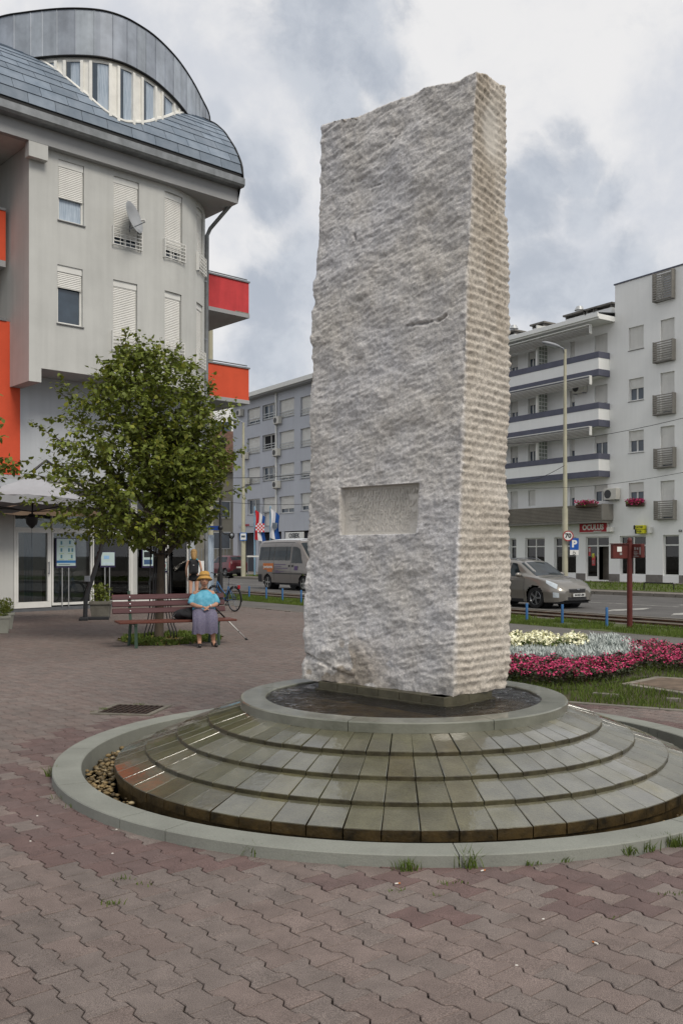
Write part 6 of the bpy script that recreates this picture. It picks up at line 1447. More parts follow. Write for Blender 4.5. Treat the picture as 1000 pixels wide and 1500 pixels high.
# --- seated woman (local: -y forward, x to the picture's right)
WP = BC+Vector((cos(BA), sin(BA), 0))*.50; 
wm = thing('person', 'seated elderly person in yellow sun hat, light blue blouse and long grey skirt', 'person', tuple(WP), BA-R_(14))
SZ = .445
J = [(0, -.02, SZ+.10, .13), (0, .0, SZ+.24, .125), (0, -.01, SZ+.38, .12), (0, -.03, SZ+.47, .075), (.005, -.05, SZ+.535, .045), (.005, -.065, SZ+.60, .055), (.005, -.07, SZ+.66, .062),   # 0-6 torso neck head
     (-.145, -.02, SZ+.43, .058), (-.215, -.05, SZ+.25, .046), (-.13, -.26, SZ+.225, .034), (-.035, -.33, SZ+.215, .025),
     (.145, -.02, SZ+.43, .058), (.215, -.04, SZ+.25, .046), (.165, -.25, SZ+.235, .034), (.075, -.34, SZ+.22, .025),
     (-.085, -.09, SZ+.075, .09), (-.12, -.42, SZ+.035, .068), (-.10, -.44, .24, .050), (-.09, -.43, .075, .034), (-.09, -.50, .045, .034), (-.09, -.57, .035, .028),
     (.085, -.09, SZ+.075, .09), (.12, -.42, SZ+.035, .068), (.13, -.40, .24, .050), (.14, -.37, .075, .034), (.155, -.44, .045, .034), (.165, -.51, .035, .028)]
Ed = [(0, 1), (1, 2), (2, 3), (3, 4), (4, 5), (5, 6), (2, 7), (7, 8), (8, 9), (9, 10), (2, 11), (11, 12), (12, 13), (13, 14), (0, 15), (15, 16), (16, 17), (17, 18), (18, 19), (19, 20), (0, 21), (21, 22), (22, 23), (23, 24), (24, 25), (25, 26)]
body = skin('body', J, Ed, m_skin, wm)
HC = Vector((.008, -.085, SZ+.640))
def head(parent, HC, sc, m, mh, face_dir=-1, hair=True, hairlong=0):
    b = MB(); 
    def sf(u, v):
        a = 2*pi*u; th = pi*v; x = sin(th)*cos(a); y = sin(th)*sin(a); z = -cos(th); jaw = 1-.22*max(0, -z)**1.5; p = Vector((x*.072*jaw, y*.088*(1-.08*max(0, -z)), z*.108)); 
        if y < 0: p.y += -.010*math.exp(-((x*3.2)**2+((z+.12)*4)**2)); p.y += .006*math.exp(-(((abs(x)-.42)*6)**2+((z-.12)*6)**2))
        return p*sc+HC
    b.grid(sf, 26, 20, wrap=True); o = build('head', b, m, parent, True, local=True)
    b = MB(); b.tube([HC+Vector((0, -.083, .022))*sc, HC+Vector((0, -.100, -.012))*sc, HC+Vector((0, -.086, -.024))*sc], [.006*sc, .013*sc, .009*sc], 8); build('nose', b, m, o, True, local=True)
    for s in (-1, 1):
        b = MB(); b.ell(HC+Vector((s*.028, -.077, .016))*sc, (.0115*sc, .006*sc, .0055*sc), 10, 6); build('eye', b, mat('eye_dark', '2a211c', .3, .1, 3), o, True, local=True)
        b = MB(); b.tube([HC+Vector((s*.043, -.072, .032))*sc, HC+Vector((s*.028, -.080, .037))*sc, HC+Vector((s*.014, -.082, .032))*sc], .0035*sc, 5); build('eyebrow', b, mat('brow_grey', '6a5a4e', .9, .1, 4), o, True, local=True)
        b = MB(); b.ell(HC+Vector((s*.072, .004, .0))*sc, (.009*sc, .018*sc, .028*sc), 8, 8); build('ear', b, m, o, True, local=True)
    b = MB(); b.tube([HC+Vector((-.024, -.079, -.052))*sc, HC+Vector((0, -.086, -.056))*sc, HC+Vector((.024, -.079, -.052))*sc], .0055*sc, 6); build('mouth', b, mat('lips', '8f5048', .6, .1, 4), o, True, local=True)
    b = MB(); b.grid(lambda u, v: HC+Vector((.079*sin(pi*(.05+v*.62))*cos(2*pi*u), .02+.083*sin(pi*(.05+v*.62))*sin(2*pi*u)*(1 if sin(2*pi*u) > 0 else .72), .112*cos(pi*(.05+v*.62))))*sc if not (sin(2*pi*u) < -.2 and v > .55) else HC+Vector((.07*cos(2*pi*u), -.055, .035))*sc, 24, 10, wrap=True); build('hair', b, mh, o, True, local=True)
    return o
m_hair = mat('grey_hair', '8b8078', .8, .3, 12, .5, 60, stretch=(1, 1, .2))
head(wm, HC, .92, m_skin, m_hair)
m_blouse = mat('blouse_blue', (.17, .47, .62), .8, .12, 8, 1.5, 14, col2='4793ad')
def blouse():
    rings('blouse', [(0, -.02, SZ+.09, .185, .150), (0, -.03, SZ+.14, .200, .165), (0, -.03, SZ+.20, .190, .160), (0, -.035, SZ+.29, .192, .155), (0, -.035, SZ+.36, .190, .145), (0, -.02, SZ+.425, .175, .115), (0, -.02, SZ+.468, .120, .085), (0, -.03, SZ+.492, .078, .066)], m_blouse, wm, 32, .02, 3, fold=7)
blouse()
for s in (-1, 1):
    p0, p1, p2 = Vector((s*.10, -.02, SZ+.392)), Vector((s*.185, -.03, SZ+.345)), Vector((s*.225, -.06, SZ+.235)); b = MB(); b.tube([p0, (p0+p1)/2+Vector((s*.015, 0, .012)), p1, (p1+p2)/2, p2], [.060, .068, .068, .066, .064], 16, cap=True); o = build('sleeve', b, m_blouse, wm, True, local=True); q = o.modifiers.new('u', 'SUBSURF'); q.levels = q.render_levels = 1
m_skirt = mat('skirt_print', '73707f', .85, .35, 55, .4, 14, col2='55506a')
def skirt():
    b = MB(); n = 56; ids = []
    path = [(.06, SZ+.12, .185, .12, 0, 0), (-.06, SZ+.125, .195, .095, 0, .02), (-.20, SZ+.115, .20, .088, .12, .05), (-.33, SZ+.105, .205, .086, .35, .055), (-.42, SZ+.075, .208, .086, .8, .055), (-.465, SZ+.0, .205, .084, 1.2, .06), (-.475, SZ-.08, .205, .088, 1.47, .06), (-.465, SZ-.16, .208, .094, 1.53, .055), (-.45, SZ-.225, .212, .10, 1.55, .05)]
    for k, (y, z, rx, rz, tl, dp_) in enumerate(path):
        row = []
        for i in range(n):
            a = 2*pi*i/n; dip = dp_*math.exp(-(cos(a)/.26)**2)*(1 if sin(a) > 0 else .25); fw = 1+.05*sin(a*9+k*.35)*(max(0, k-2)/7)+.025*sin(a*17+2); x = rx*cos(a)*(fw if k > 3 else 1); u = rz*fw*sin(a)-dip*(1 if sin(a) > 0 else -1)
            row.append(b.av((x, y+u*(-sin(tl)), z+u*cos(tl)+(.012*sin(a*9+1) if k == 8 else 0))))
        ids.append(row)
    for A_, B_ in zip(ids, ids[1:]):
        for i in range(n): b.fi((A_[i], A_[(i+1) % n], B_[(i+1) % n], B_[i]))
    b.fi(ids[0]); o = build('skirt', b, m_skirt, wm, True, local=True); q = o.modifiers.new('u', 'SUBSURF'); q.levels = q.render_levels = 1
skirt()
m_hat = mat('straw_hat', 'b98f4c', .85, .2, 25, .5, 80)
b = MB(Matrix.Translation(HC+Vector((0, .018, .062))) @ Matrix.Rotation(R_(-14), 4, 'X')); b.lathe([(.135, -.045), (.136, -.040), (.105, -.004), (.092, .012), (.090, .045), (.080, .085), (.058, .100), (.001, .104)], 30); b.lathe([(.131, -.043), (.101, -.006), (.088, .010), (.086, .04)], 30); build('sun_hat', b, m_hat, wm, True, local=True)
b = MB(Matrix.Translation(HC+Vector((0, .018, .062))) @ Matrix.Rotation(R_(-14), 4, 'X')); b.lathe([(.094, .010), (.0935, .035)], 30); build('hat_band', b, mat('hat_band', '8a6a38', .8, .1, 10), wm, True, local=True)
hand('hand', (-.035, -.33, SZ+.215), (.75, -.55, -.2), (0, .2, 1), .85, m_skin, wm, 1, .35); hand('hand', (.075, -.34, SZ+.225), (-.6, -.6, -.35), (0, .1, 1), .85, m_skin, wm, -1, .35)
b = MB(); b.tube([(.087, -.326, SZ+.224), (.097, -.316, SZ+.227)], .031, 14); build('watch', b, mat('watch_strap', 'c8c8c8', .3, .1, 3, metal=.5), wm, True, local=True)
m_shoe = mat('black_shoe', (.02, .018, .018), .45, .1, 5, spec=.5)
for s, x, y, dx in ((-1, -.09, -.50, 0), (1, .155, -.44, .03)):
    J2 = [(x-dx, y+.07, .045, .038), (x, y, .040, .038), (x+dx, y-.08, .034, .034), (x+dx*1.2, y-.13, .026, .022)]; skin('shoe', J2, [(0, 1), (1, 2), (2, 3)], m_shoe, wm, 1)
b = MB(); pts_ = [(.06*cos(a)+.005, -.035+.05*sin(a)-.03*(sin(a) < 0), SZ+.47+.055*sin(a)) for a in np.linspace(pi, 2*pi, 12)]; b.tube(pts_, .0035, 5); build('necklace', b, mat('beads', 'c9b98a', .4, .1, 8), wm, True, local=True)
# bag on the bench
bg = thing('handbag', 'slumped black bag lying on the bench seat beside the seated person', 'bag', tuple(BC+Vector((cos(BA), sin(BA), 0))*.19+Vector((0, 0, .44))), BA)
b = MB(); b.grid(lambda u, v: Vector((.20*cos(2*pi*u)*sin(pi*v)**.7*(1+.12*sin(9*u*pi)), .11*sin(2*pi*u)*sin(pi*v)**.7, .075-.075*cos(pi*v)*(1+.25*sin(5*u*pi))+.02*sin(13*u))), 30, 14, wrap=True); build('pouch', b, mat('black_cloth', (.014, .014, .017), .85, .3, 8, .8, 20), bg, True, local=True)
b = MB(); b.tube([(-.12, .0, .12), (-.2, -.05, .10), (-.26, -.06, .03), (-.2, -.08, .01)], .012, 6); build('strap', b, m_blk, bg, True, local=True)
# crutch
ctop = BC+Vector((cos(BA), sin(BA), 0))*.62+Vector((.0, -.10, .72)); ctip = gp(362, 937.5); ct = thing('crutch', 'white and black forearm crutch leaning on the bench, its tip on the paving', 'crutch', tuple(ctip))
cv = (ctop-ctip); b = MB(); b.tube([ctip+cv*.05, ctip+cv*.60], .011, 8); build('shaft', b, m_white, ct, True); b = MB(); b.tube([ctip+cv*.60, ctip+cv*.98], .014, 8); build('upper_tube', b, m_blk, ct, True)
b = MB(); b.tube([ctip, ctip+cv*.055], [.022, .016], 10); build('rubber_tip', b, m_blk, ct, True); b = MB(); hp = ctip+cv*.74; b.tube([hp, hp+Vector((-.05, -.10, .0))], .016, 8); build('handle', b, m_blk, ct, True)
b = MB(); tp = ctip+cv*.98; b.tube([tp+Vector((.045*cos(a), .045*sin(a), 0)) for a in np.linspace(.6, 5.6, 14)], .012, 6); build('cuff', b, m_blk, ct, True); b = MB(); c = ctip+cv*.24; b.tube([c-cv*.006, c+cv*.006], .015, 8); build('button_ring', b, m_blk, ct)
# --- standing girl seen from behind
GYd = 29.0; gp_ = pt(284, 800, GYd); gr = thing('person', 'person with long fair hair, black backpack and black shorts standing by the shop corner', 'person', (gp_.x, GYd, 0), R_(8))
J = [(0, 0, .92, .12), (0, .0, 1.08, .10), (0, 0, 1.25, .115), (0, 0, 1.38, .09), (0, 0, 1.46, .045), (0, 0, 1.53, .05), (0, 0, 1.60, .06), (-.17, 0, 1.36, .045), (-.23, .0, 1.10, .034), (-.22, .10, .90, .026), (-.20, .14, .84, .02), (.17, 0, 1.36, .045), (.23, .0, 1.10, .034), (.22, .10, .90, .026), (.20, .14, .84, .02),
     (-.09, 0, .86, .085), (-.10, 0, .48, .055), (-.10, .0, .09, .035), (-.10, .10, .04, .034), (.09, 0, .86, .085), (.09, .02, .48, .055), (.09, .0, .09, .035), (.09, .10, .04, .034)]
Ed = [(0, 1), (1, 2), (2, 3), (3, 4), (4, 5), (5, 6), (2, 7), (7, 8), (8, 9), (9, 10), (2, 11), (11, 12), (12, 13), (13, 14), (0, 15), (15, 16), (16, 17), (17, 18), (0, 19), (19, 20), (20, 21), (21, 22)]
skin('body', J, Ed, m_skin2, gr)
rings('top', [(0, 0, .93, .14, .10), (0, 0, 1.08, .135, .10), (0, 0, 1.25, .165, .115), (0, 0, 1.38, .17, .085), (0, 0, 1.44, .09, .06)], mat('top_turquoise', '3f8fa0', .8, .1, 6), gr, 20)
rings('shorts', [(0, 0, .72, .185, .115), (0, 0, .82, .175, .12), (0, 0, .93, .145, .105), (0, 0, .99, .14, .10)], mat('black_shorts', (.013, .013, .016), .85, .1, 6), gr, 20)
b = MB(); b.cbox(-.15, .15, -.26, -.09, .95, 1.40, .05); bp_o = build('backpack', b, mat('backpack_black', (.016, .016, .019), .75, .2, 6, .3, 30), gr, True, local=True); bp_o.modifiers.new('u', 'SUBSURF').render_levels = 2
b = MB(); b.box(-.02, .02, -.268, -.262, 1.22, 1.235); build('tab', b, m_white, bp_o, local=True)
b = MB(); b.ell((0, 0, 1.62), (.078, .092, .105), 18, 12); build('head', b, m_skin2, gr, True, local=True)
b = MB(); b.ell((0, -.02, 1.62), (.10, .105, .108), 18, 12); b.tube([(0, -.03, 1.62), (.0, -.06, 1.52), (.01, -.11, 1.44), (.01, -.15, 1.38)], [.095, .095, .08, .05], 12); build('hair', b, mat('fair_hair', '9a7a4c', .7, .3, 14, .5, 50, stretch=(1, 1, .15)), gr, True, local=True)
for s in (-1, 1): skin('shoe', [(s*.1, -.03, .05, .04), (s*.1, .06, .045, .04), (s*.1, .14, .035, .03)], [(0, 1), (1, 2)], m_shoe, gr, 1)
for s in (-1, 1): hand('hand', (s*.20, .14, .84), (0, .3, -.9), (s, 0, 0), .85, m_skin2, gr, s, .4)
# ================================================================ bicycle
bk = thing('bicycle', 'blue step through bicycle with rear rack leaning on the black lamp post', 'bicycle', (0, 0, 0)); OFF[bk.name] = (0, 0, 0)
pr_w = gp(343.5, 896); pf_w = Vector((pr_w.x-.66, pr_w.y+.80, 0)); wv = (pf_w-pr_w); wv.normalize(); BAng = atan2(wv.y, wv.x); bk.location = pr_w; bk.rotation_euler = (R_(0), 0, BAng)
m_blu = mat('bike_blue', (.02, .12, .30), .35, .1, 4, spec=.6, coat=.5); m_tyre = mat('tyre', (.015, .015, .015), .8, .1, 8)
WR = .335; WBs = 1.05
def lbk(name, fn, m, par=bk, sm=True): b = MB(); fn(b); return build(name, b, m, par, sm, local=True)
for x in (0, WBs):
    w_ = lbk('wheel', lambda b: b.tube([(x+(WR-.035)*cos(a), 0, WR+(WR-.035)*sin(a)) for a in np.linspace(0, 2*pi, 33)], .010, 6, cap=False), m_metal)
    lbk('tyre', lambda b: b.tube([(x+(WR-.016)*cos(a), 0, WR+(WR-.016)*sin(a)) for a in np.linspace(0, 2*pi, 37)], .018, 8, cap=False), m_tyre, w_)
    s_ = lbk('spokes', lambda b: [b.tube([(x+.02*cos(a+.3), .015*(-1)**k, WR+.02*sin(a+.3)), (x+(WR-.04)*cos(a), 0, WR+(WR-.04)*sin(a))], .0018, 3, cap=False) for k, a in enumerate(np.linspace(0, 2*pi, 21)[:-1])], m_metal, w_, False); s_['kind'] = 'stuff'
    lbk('hub', lambda b: b.tube([(x, -.05, WR), (x, .05, WR)], .022, 8), m_blk, w_)
    lbk('mudguard', lambda b: b.tube([(x+(WR+.022)*cos(a), 0, WR+(WR+.022)*sin(a)) for a in np.linspace(R_(20), R_(190 if x == 0 else 150), 14)], .014, 6), m_blk)
BBk = (.44, 0, .28); SP = (.30, 0, .68); HT = (.86, 0, .80); HB = (.90, 0, .62)
lbk('frame', lambda b: (b.tube([BBk, SP], .017, 8), b.tube([BBk, (.66, 0, .44), HB], .022, 8), b.tube([(.385, 0, .44), (.66, 0, .60), HT], .015, 8), b.tube([HT, HB], .020, 8), b.tube([(0, .05, WR), BBk], .011, 6), b.tube([(0, -.05, WR), BBk], .011, 6), b.tube([(0, .05, WR), SP], .009, 6), b.tube([(0, -.05, WR), SP], .009, 6)), m_blu)
lbk('fork', lambda b: (b.tube([HB, (.94, .05, .50), (WBs, .05, WR)], .012, 6), b.tube([HB, (.94, -.05, .50), (WBs, -.05, WR)], .012, 6)), m_blu)
lbk('seat_post', lambda b: b.tube([SP, (.265, 0, .90)], .013, 8), m_metal)
lbk('saddle', lambda b: b.grid(lambda u, v: Vector((.17+.27*v, (.085*(1-v)**1.3+.018)*cos(2*pi*u), .925+.028*sin(2*pi*u)+.012*abs(v-.5))), 16, 9, wrap=True), m_blk)
lbk('handlebar', lambda b: (b.tube([HT, (.83, 0, .98), (.86, 0, 1.02)], .013, 8), b.tube([(.70, -.30, 1.04), (.80, -.24, 1.05), (.87, -.06, 1.02), (.87, .06, 1.02), (.80, .24, 1.05), (.70, .30, 1.04)], .012, 8)), m_blk)
lbk('crank', lambda b: (b.tube([(BBk[0], -.07, BBk[2]), (BBk[0], .07, BBk[2])], .02, 8), b.tube([(BBk[0], -.07, BBk[2]), (BBk[0]+.12, -.07, BBk[2]-.12)], .010, 6), b.tube([(BBk[0], .07, BBk[2]), (BBk[0]-.12, .07, BBk[2]+.12)], .010, 6), b.box(BBk[0]+.07, BBk[0]+.17, -.16, -.08, BBk[2]-.13, BBk[2]-.11)), m_blk, bk, False)
lbk('chain_guard', lambda b: b.tube([(.0, -.055, WR+.05), (BBk[0], -.055, BBk[2]+.10), (BBk[0]+.09, -.055, BBk[2])], .012, 6), m_blk)
lbk('rack', lambda b: (b.tube([(.28, .05, .74), (-.18, .06, .74)], .007, 5), b.tube([(.28, -.05, .74), (-.18, -.06, .74)], .007, 5), b.tube([(-.18, .06, .74), (-.18, -.06, .74)], .007, 5), b.tube([(-.08, .06, .74), (0, .06, WR)], .006, 5), b.tube([(-.08, -.06, .74), (0, -.06, WR)], .006, 5)), m_metal)
lbk('rear_lamp', lambda b: b.cbox(-.24, -.19, -.035, .035, .62, .72, .01), mat('red_lens', (.30, .01, .015), .3, .1, 3), bk, False)
lbk('stand', lambda b: b.tube([(.12, -.05, .30), (.10, -.17, .0)], .009, 6), m_metal)
# ================================================================ posts, lamps, signs
def pole(par, x, y, z0, z1, r0, r1, m, name='pole', n=14): b = MB(); b.lathe([(r0, z0), (r0+(r1-r0)*.5, (z0+z1)/2), (r1, z1)], n, cx=x, cy=y); return build(name, b, m, par, 40)
m_cpole = mat('pole_cream', 'b3b09a', .7, .12, 2, .1, 30, streak=.15)
# bollards
m_boll = mat('bollard_blue', (.03, .13, .32), .5, .15, 5, spec=.5)
fb_ = None
for i, (px, py) in enumerate(((365, 875.5), (390, 878), (413.7, 880), (441, 883.5), (771, 909.5), (823, 912), (888, 918))):
    c = gp(px, py); lab = ['leftmost blue bollard in the grass strip', 'blue bollard below the rear wheel of the van', 'third blue bollard counted from the bicycle', 'blue bollard just left of the tall stone', 'blue bollard below the front wheel of the silver car', 'blue bollard below the nose of the silver car', 'blue bollard next to the brown sign post'][i]
    b = MB(); b.lathe([(.030, -.02), (.030, .40), (.026, .413), (.001, .415)], 14, cx=c.x, cy=c.y); o = build('bollard', b, m_boll, None, 50); prop(o, lab, 'bollard', 'blue bollards along the tram track')
for l in (9.4, 10.7, 12.0, 13.3, 14.6, 15.9, 2.2, .9): pass
for wl in np.arange(8.0, 26, 1.32):
    c = st(16.0, 13.2+ (wl-8)); px = 500+c.x/c.y*F
    if 452 < px < 742 or True:
        pass
# black lamp post with street sign
lp_c = gp(323, 882); lp_ = thing('lamp_post', 'slim black lamp post the bicycle leans against, blue street name plate on it', 'lamp post', tuple(lp_c))
b = MB(); b.lathe([(.13, 0), (.13, .05), (.085, .07), (.078, .95), (.10, .97), (.10, 1.0), (.05, 1.15), (.045, 3.4), (.038, 4.6), (.03, 4.9)], 16, cx=lp_c.x, cy=lp_c.y); build('pole', b, m_blk, lp_, 40)
b = MB(); b.lathe([(.05, 4.9), (.16, 5.0), (.20, 5.25), (.22, 5.3), (.02, 5.45)], 16, cx=lp_c.x, cy=lp_c.y); build('lantern', b, m_blk, lp_, 40)
b = MB(); c = pt(317, 773.5, lp_c.y-.02); b.T = TM(c, 0); b.box(-.30, .12, -.012, .012, -.07, .07); build('name_plate', b, mat('plate_blue', (.01, .05, .25), .5, .05, 4), lp_)
b = MB(); c = Vector((lp_c.x, lp_c.y, 1.515+(814-773)*lp_c.y/F)); b.ell(c, .085, 10, 8); build('joint', b, m_blk, lp_, True)
mc = thing('traffic_mirror', 'round dark backed traffic mirror on a thin arm beside the lamp post', 'mirror', tuple(pt(339, 784, 34))); c = pt(339, 784.5, 34); fd2 = Vector((.6, -.75, -.1)).normalized(); b = MB(Matrix.Translation(c) @ fd2.to_track_quat('Z', 'Y').to_matrix().to_4x4()); b.lathe([(.001, -.015), (.07, .0), (.11, .02), (.12, .03)], 24); build('housing', b, m_blk, mc, True)
b = MB(Matrix.Translation(c) @ fd2.to_track_quat('Z', 'Y').to_matrix().to_4x4()); b.lathe([(.11, .028), (.001, .035)], 24); build('glass', b, m_metal, mc, True)
b = MB(); b.tube([c, c+Vector((-.25, .0, .05)), Vector((lp_c.x, lp_c.y, c.z+.1))], .018, 6); build('arm', b, m_blk, mc)
# cream tram pole behind the bench
cpb = Vector(((308-500)/F*36, 36, 0)); o = thing('cream_pole', 'thick cream pole standing between the shop corner and the black lamp post', 'pole', tuple(cpb)); pole(o, cpb.x, cpb.y, 0, 10.6, .125, .105, m_cpole)
b = MB(); b.lathe([(.128, 1.95), (.13, 1.96), (.13, 2.0), (.128, 2.01)], 14, cx=cpb.x, cy=cpb.y); build('strap', b, m_blk, o)
# street lamps
def street_lamp(name, label, px, top_y, w, hd, r0, kx=0):
    l = lw(px, w); c = st(w, l, .04); o = thing(name, label, 'street lamp', tuple(c), 0, 'street lamps on the far side of the road'); zt = EYE+(HOR-top_y)*c.y/F
    pole(o, c.x, c.y, .04, 3.6, r0*1.25, r0*1.25, m_cpole, 'base_tube'); pole(o, c.x, c.y, 3.6, zt, r0, r0*.62, m_cpole)
    d = Vector((hd, -.25, 0)).normalized(); p = Vector((c.x, c.y, zt)); b = MB(); b.tube([p-Vector((0, 0, .3)), p+d*.1+Vector((0, 0, .05)), p+d*.35+Vector((0, 0, .12))], .035, 8); build('arm', b, m_metal, o, True)
    q = p+d*.65+Vector((0, 0, .17)); b = MB(Matrix.Translation(q) @ Matrix.Rotation(atan2(d.y, d.x), 4, 'Z') @ Matrix.Rotation(R_(-12), 4, 'Y')); b.ell((0, 0, 0), (.48, .17, .10), 18, 10); build('lamp_head', b, mat('lamp_grey', '8d9095', .4, .1, 4), o, True)
    b = MB(Matrix.Translation(q) @ Matrix.Rotation(atan2(d.y, d.x), 4, 'Z') @ Matrix.Rotation(R_(-12), 4, 'Y')); b.ell((-.0, 0, -.045), (.36, .13, .085), 16, 8); build('lens', b, mat('lamp_lens', 'aab0b4', .2, .1, 4), o, True); return o, c
o1, c1 = street_lamp('street_lamp', 'tall cream street lamp before the white block carrying the round 70 sign', 827, 512, 31.3, -1, .10)
o2, c2 = street_lamp('street_lamp', 'cream street lamp before the blue grey building carrying the bus stop sign', 356.5, 619, 31.3, -1, .13)
def street_sign(name, label, c, shape, size, m, parentless=True, fc=Vector((-.25, -.97, 0))):
    o = thing(name, label, 'sign', tuple(c)); a = atan2(fc.y, fc.x)+pi/2
    if shape == 'round':
        b = MB(Matrix.Translation(c) @ Matrix.Rotation(a, 4, 'Z') @ Matrix.Rotation(pi/2, 4, 'X')); b.lathe([(size, -.012), (size, .012)], 28); build('rim', b, m, o); b = MB(Matrix.Translation(c) @ Matrix.Rotation(a, 4, 'Z') @ Matrix.Rotation(pi/2, 4, 'X')); b.lathe([(size*.80, .012), (size*.80, .016)], 28); build('panel', b, m_wtxt, o)
    else: b = MB(TM(c, a)); b.box(-size[0]/2, size[0]/2, -.012, .012, -size[1]/2, size[1]/2); build('panel', b, m, o)
    return o, a
fcs = Vector((-.25, -.97, 0)).normalized()
Yp = c1.y-.25; c = pt(831.5, 785, Yp); o, a = street_sign('speed_sign', 'round 70 speed limit sign with red rim on the street lamp', c, 'round', .23, mat('sign_rim_red', (.38, .02, .02), .5, .1, 4)); text_on('number', '70', .27, m_btxt, o, c+fcs*.02, fcs, .003, .012)
c = pt(840.5, 797, Yp); o, a = street_sign('parking_sign', 'blue parking sign with white P and small plate under the 70 sign', c, 'sq', (.37, .52), mat('sign_blue', (.008, .09, .42), .45, .1, 4)); text_on('letter', 'P', .42, m_wtxt, o, c+fcs*.016, fcs, .003, .02)
c3 = pt(840.5, 809.2, Yp); b = MB(TM(c3, atan2(fcs.y, fcs.x)+pi/2)); b.box(-.185, .185, -.012, .012, -.11, .11); build('lower_plate', b, m_wtxt, o); b = MB(TM(c3, atan2(fcs.y, fcs.x)+pi/2)); b.tube([(-.02, -.018, .08), (-.02, -.018, -.0), (.04, -.018, -.0), (.06, -.018, -.07)], .009, 5); b.tube([(-.01+.05*cos(t), -.018, -.04+.05*sin(t)) for t in np.linspace(2, 6, 9)], .008, 5); build('wheelchair_symbol', b, m_btxt, o)
c = pt(356.5, 786, c2.y-.25); o, a = street_sign('bus_stop_sign', 'white and blue bus stop sign with a small bus drawing', c, 'sq', (.50, .56), mat('sign_blue2', (.03, .16, .50), .5, .1, 4)); b = MB(TM(c, a)); b.box(-.20, .20, -.018, -.013, -.22, .22); build('white_field', b, m_wtxt, o)
b = MB(TM(c, a)); b.box(-.14, .14, -.024, -.019, -.05, .08); [b.lathe([(.05, 0), (.05, .004)], 10) for _ in ()]; b.box(-.1, -.05, -.024, -.019, -.09, -.05); b.box(.05, .1, -.024, -.019, -.09, -.05); build('bus_drawing', b, mat('bus_grey', '4a5560', .6, .1, 4), o)
# flags
def flag(label, px, pt_y, pb_y, Y, cols, fx0, fx1, ft, fb, emblem, polecol):
    o = thing('flag_pole', label, 'flag', tuple(pt(px, 840, Y))); base = pt(px, 840, Y); z1 = EYE+(HOR-pt_y)*Y/F; b = MB(); b.lathe([(.07, .04), (.06, z1), (.0, z1+.1)], 8, cx=base.x, cy=base.y); build('pole', b, mat('pole_'+polecol, polecol, .5, .1, 3), o)
    x0, x1 = (fx0-500)/F*Y, (fx1-500)/F*Y; zt, zb = EYE+(HOR-ft)*Y/F, EYE+(HOR-fb)*Y/F; n = len(cols)
    fo = None
    for k, cc_ in enumerate(cols):
        def fn(u, v, k=k): s = (k+u)/n; return Vector((x0+(x1-x0)*s+.06*sin(v*5+s*3), Y-.15+.10*sin(s*9+v*2), zt+(zb-zt)*v-(.55*s if v < .5 else .55*s*(1-v)*2)-(.25*s*v)))
        b = MB(); b.grid(fn, 6, 14); b.grid(lambda u, v: fn(u, v)+Vector((0, .012, 0)), 6, 14); q = build('flag_stripe', b, mat('flag_'+cc_, cc_, .8, .1, 2), o, True)
    ex, ez = x0+(x1-x0)*.5, (zt+zb)/2-.25
    if emblem == 'check':
        for i in range(5):
            for j in range(5):
                b = MB(); w_ = .13; b.box(ex-.32+i*w_, ex-.32+(i+1)*w_, Y-.29, Y-.285, ez-.32+j*w_, ez-.32+(j+1)*w_); build('shield_check', b, mat('flag_c8202c' if (i+j) % 2 == 0 else 'flag_white', 'c8202c' if (i+j) % 2 == 0 else 'd8d8dc', .8, .1, 2), o)
    else:
        b = MB(); b.prism([(0, 0)], 0, 1) if False else None; b.T = Matrix.Translation((ex, Y-.29, ez)) @ Matrix.Rotation(pi/2, 4, 'X'); b.prism([(-.2, .28), (-.2, -.08), (0, -.3), (.2, -.08), (.2, .28)], 0, .01); build('shield', b, mat('shield_grey', '66707c', .8, .3, 5), o)
flag('red white and blue flag with checkered shield hanging from a pale blue pole', 373, 743, 0, 71, ('b8202a', 'd8d8dc', '1f4f96'), 374, 388.5, 747, 790, 'check', '7fa0b8')
flag('white and blue flag with grey shield right of the checkered flag', 396, 742, 0, 71, ('d8d8dd', '1f4f96'), 396.5, 409.5, 745, 788, 'shield', '7fa0b9')
o = thing('bare_flag_pole', 'bare pole without a flag between the two flags', 'flag pole', tuple(pt(384.5, 840, 72))); q = pt(384.5, 742, 72); b = MB(); b.lathe([(.06, .04), (.055, q.z)], 8, cx=q.x, cy=q.y); build('pole', b, m_metal, o)
o = thing('barrier', 'white topped barrier rail by the flag poles', 'barrier', tuple(pt(371, 842, 68))); q = pt(371, 815, 68); b = MB(); b.box(q.x-.45, q.x+.45, 67.95, 68.05, q.z-.05, q.z+.06); build('rail', b, m_white, o); b = MB(); b.box(q.x-.42, q.x-.38, 67.97, 68.03, 0.04, q.z-.05); build('leg', b, m_metal, o); b = MB(); b.box(q.x+.38, q.x+.42, 67.97, 68.03, 0.04, q.z-.05); build('leg', b, m_metal, o)
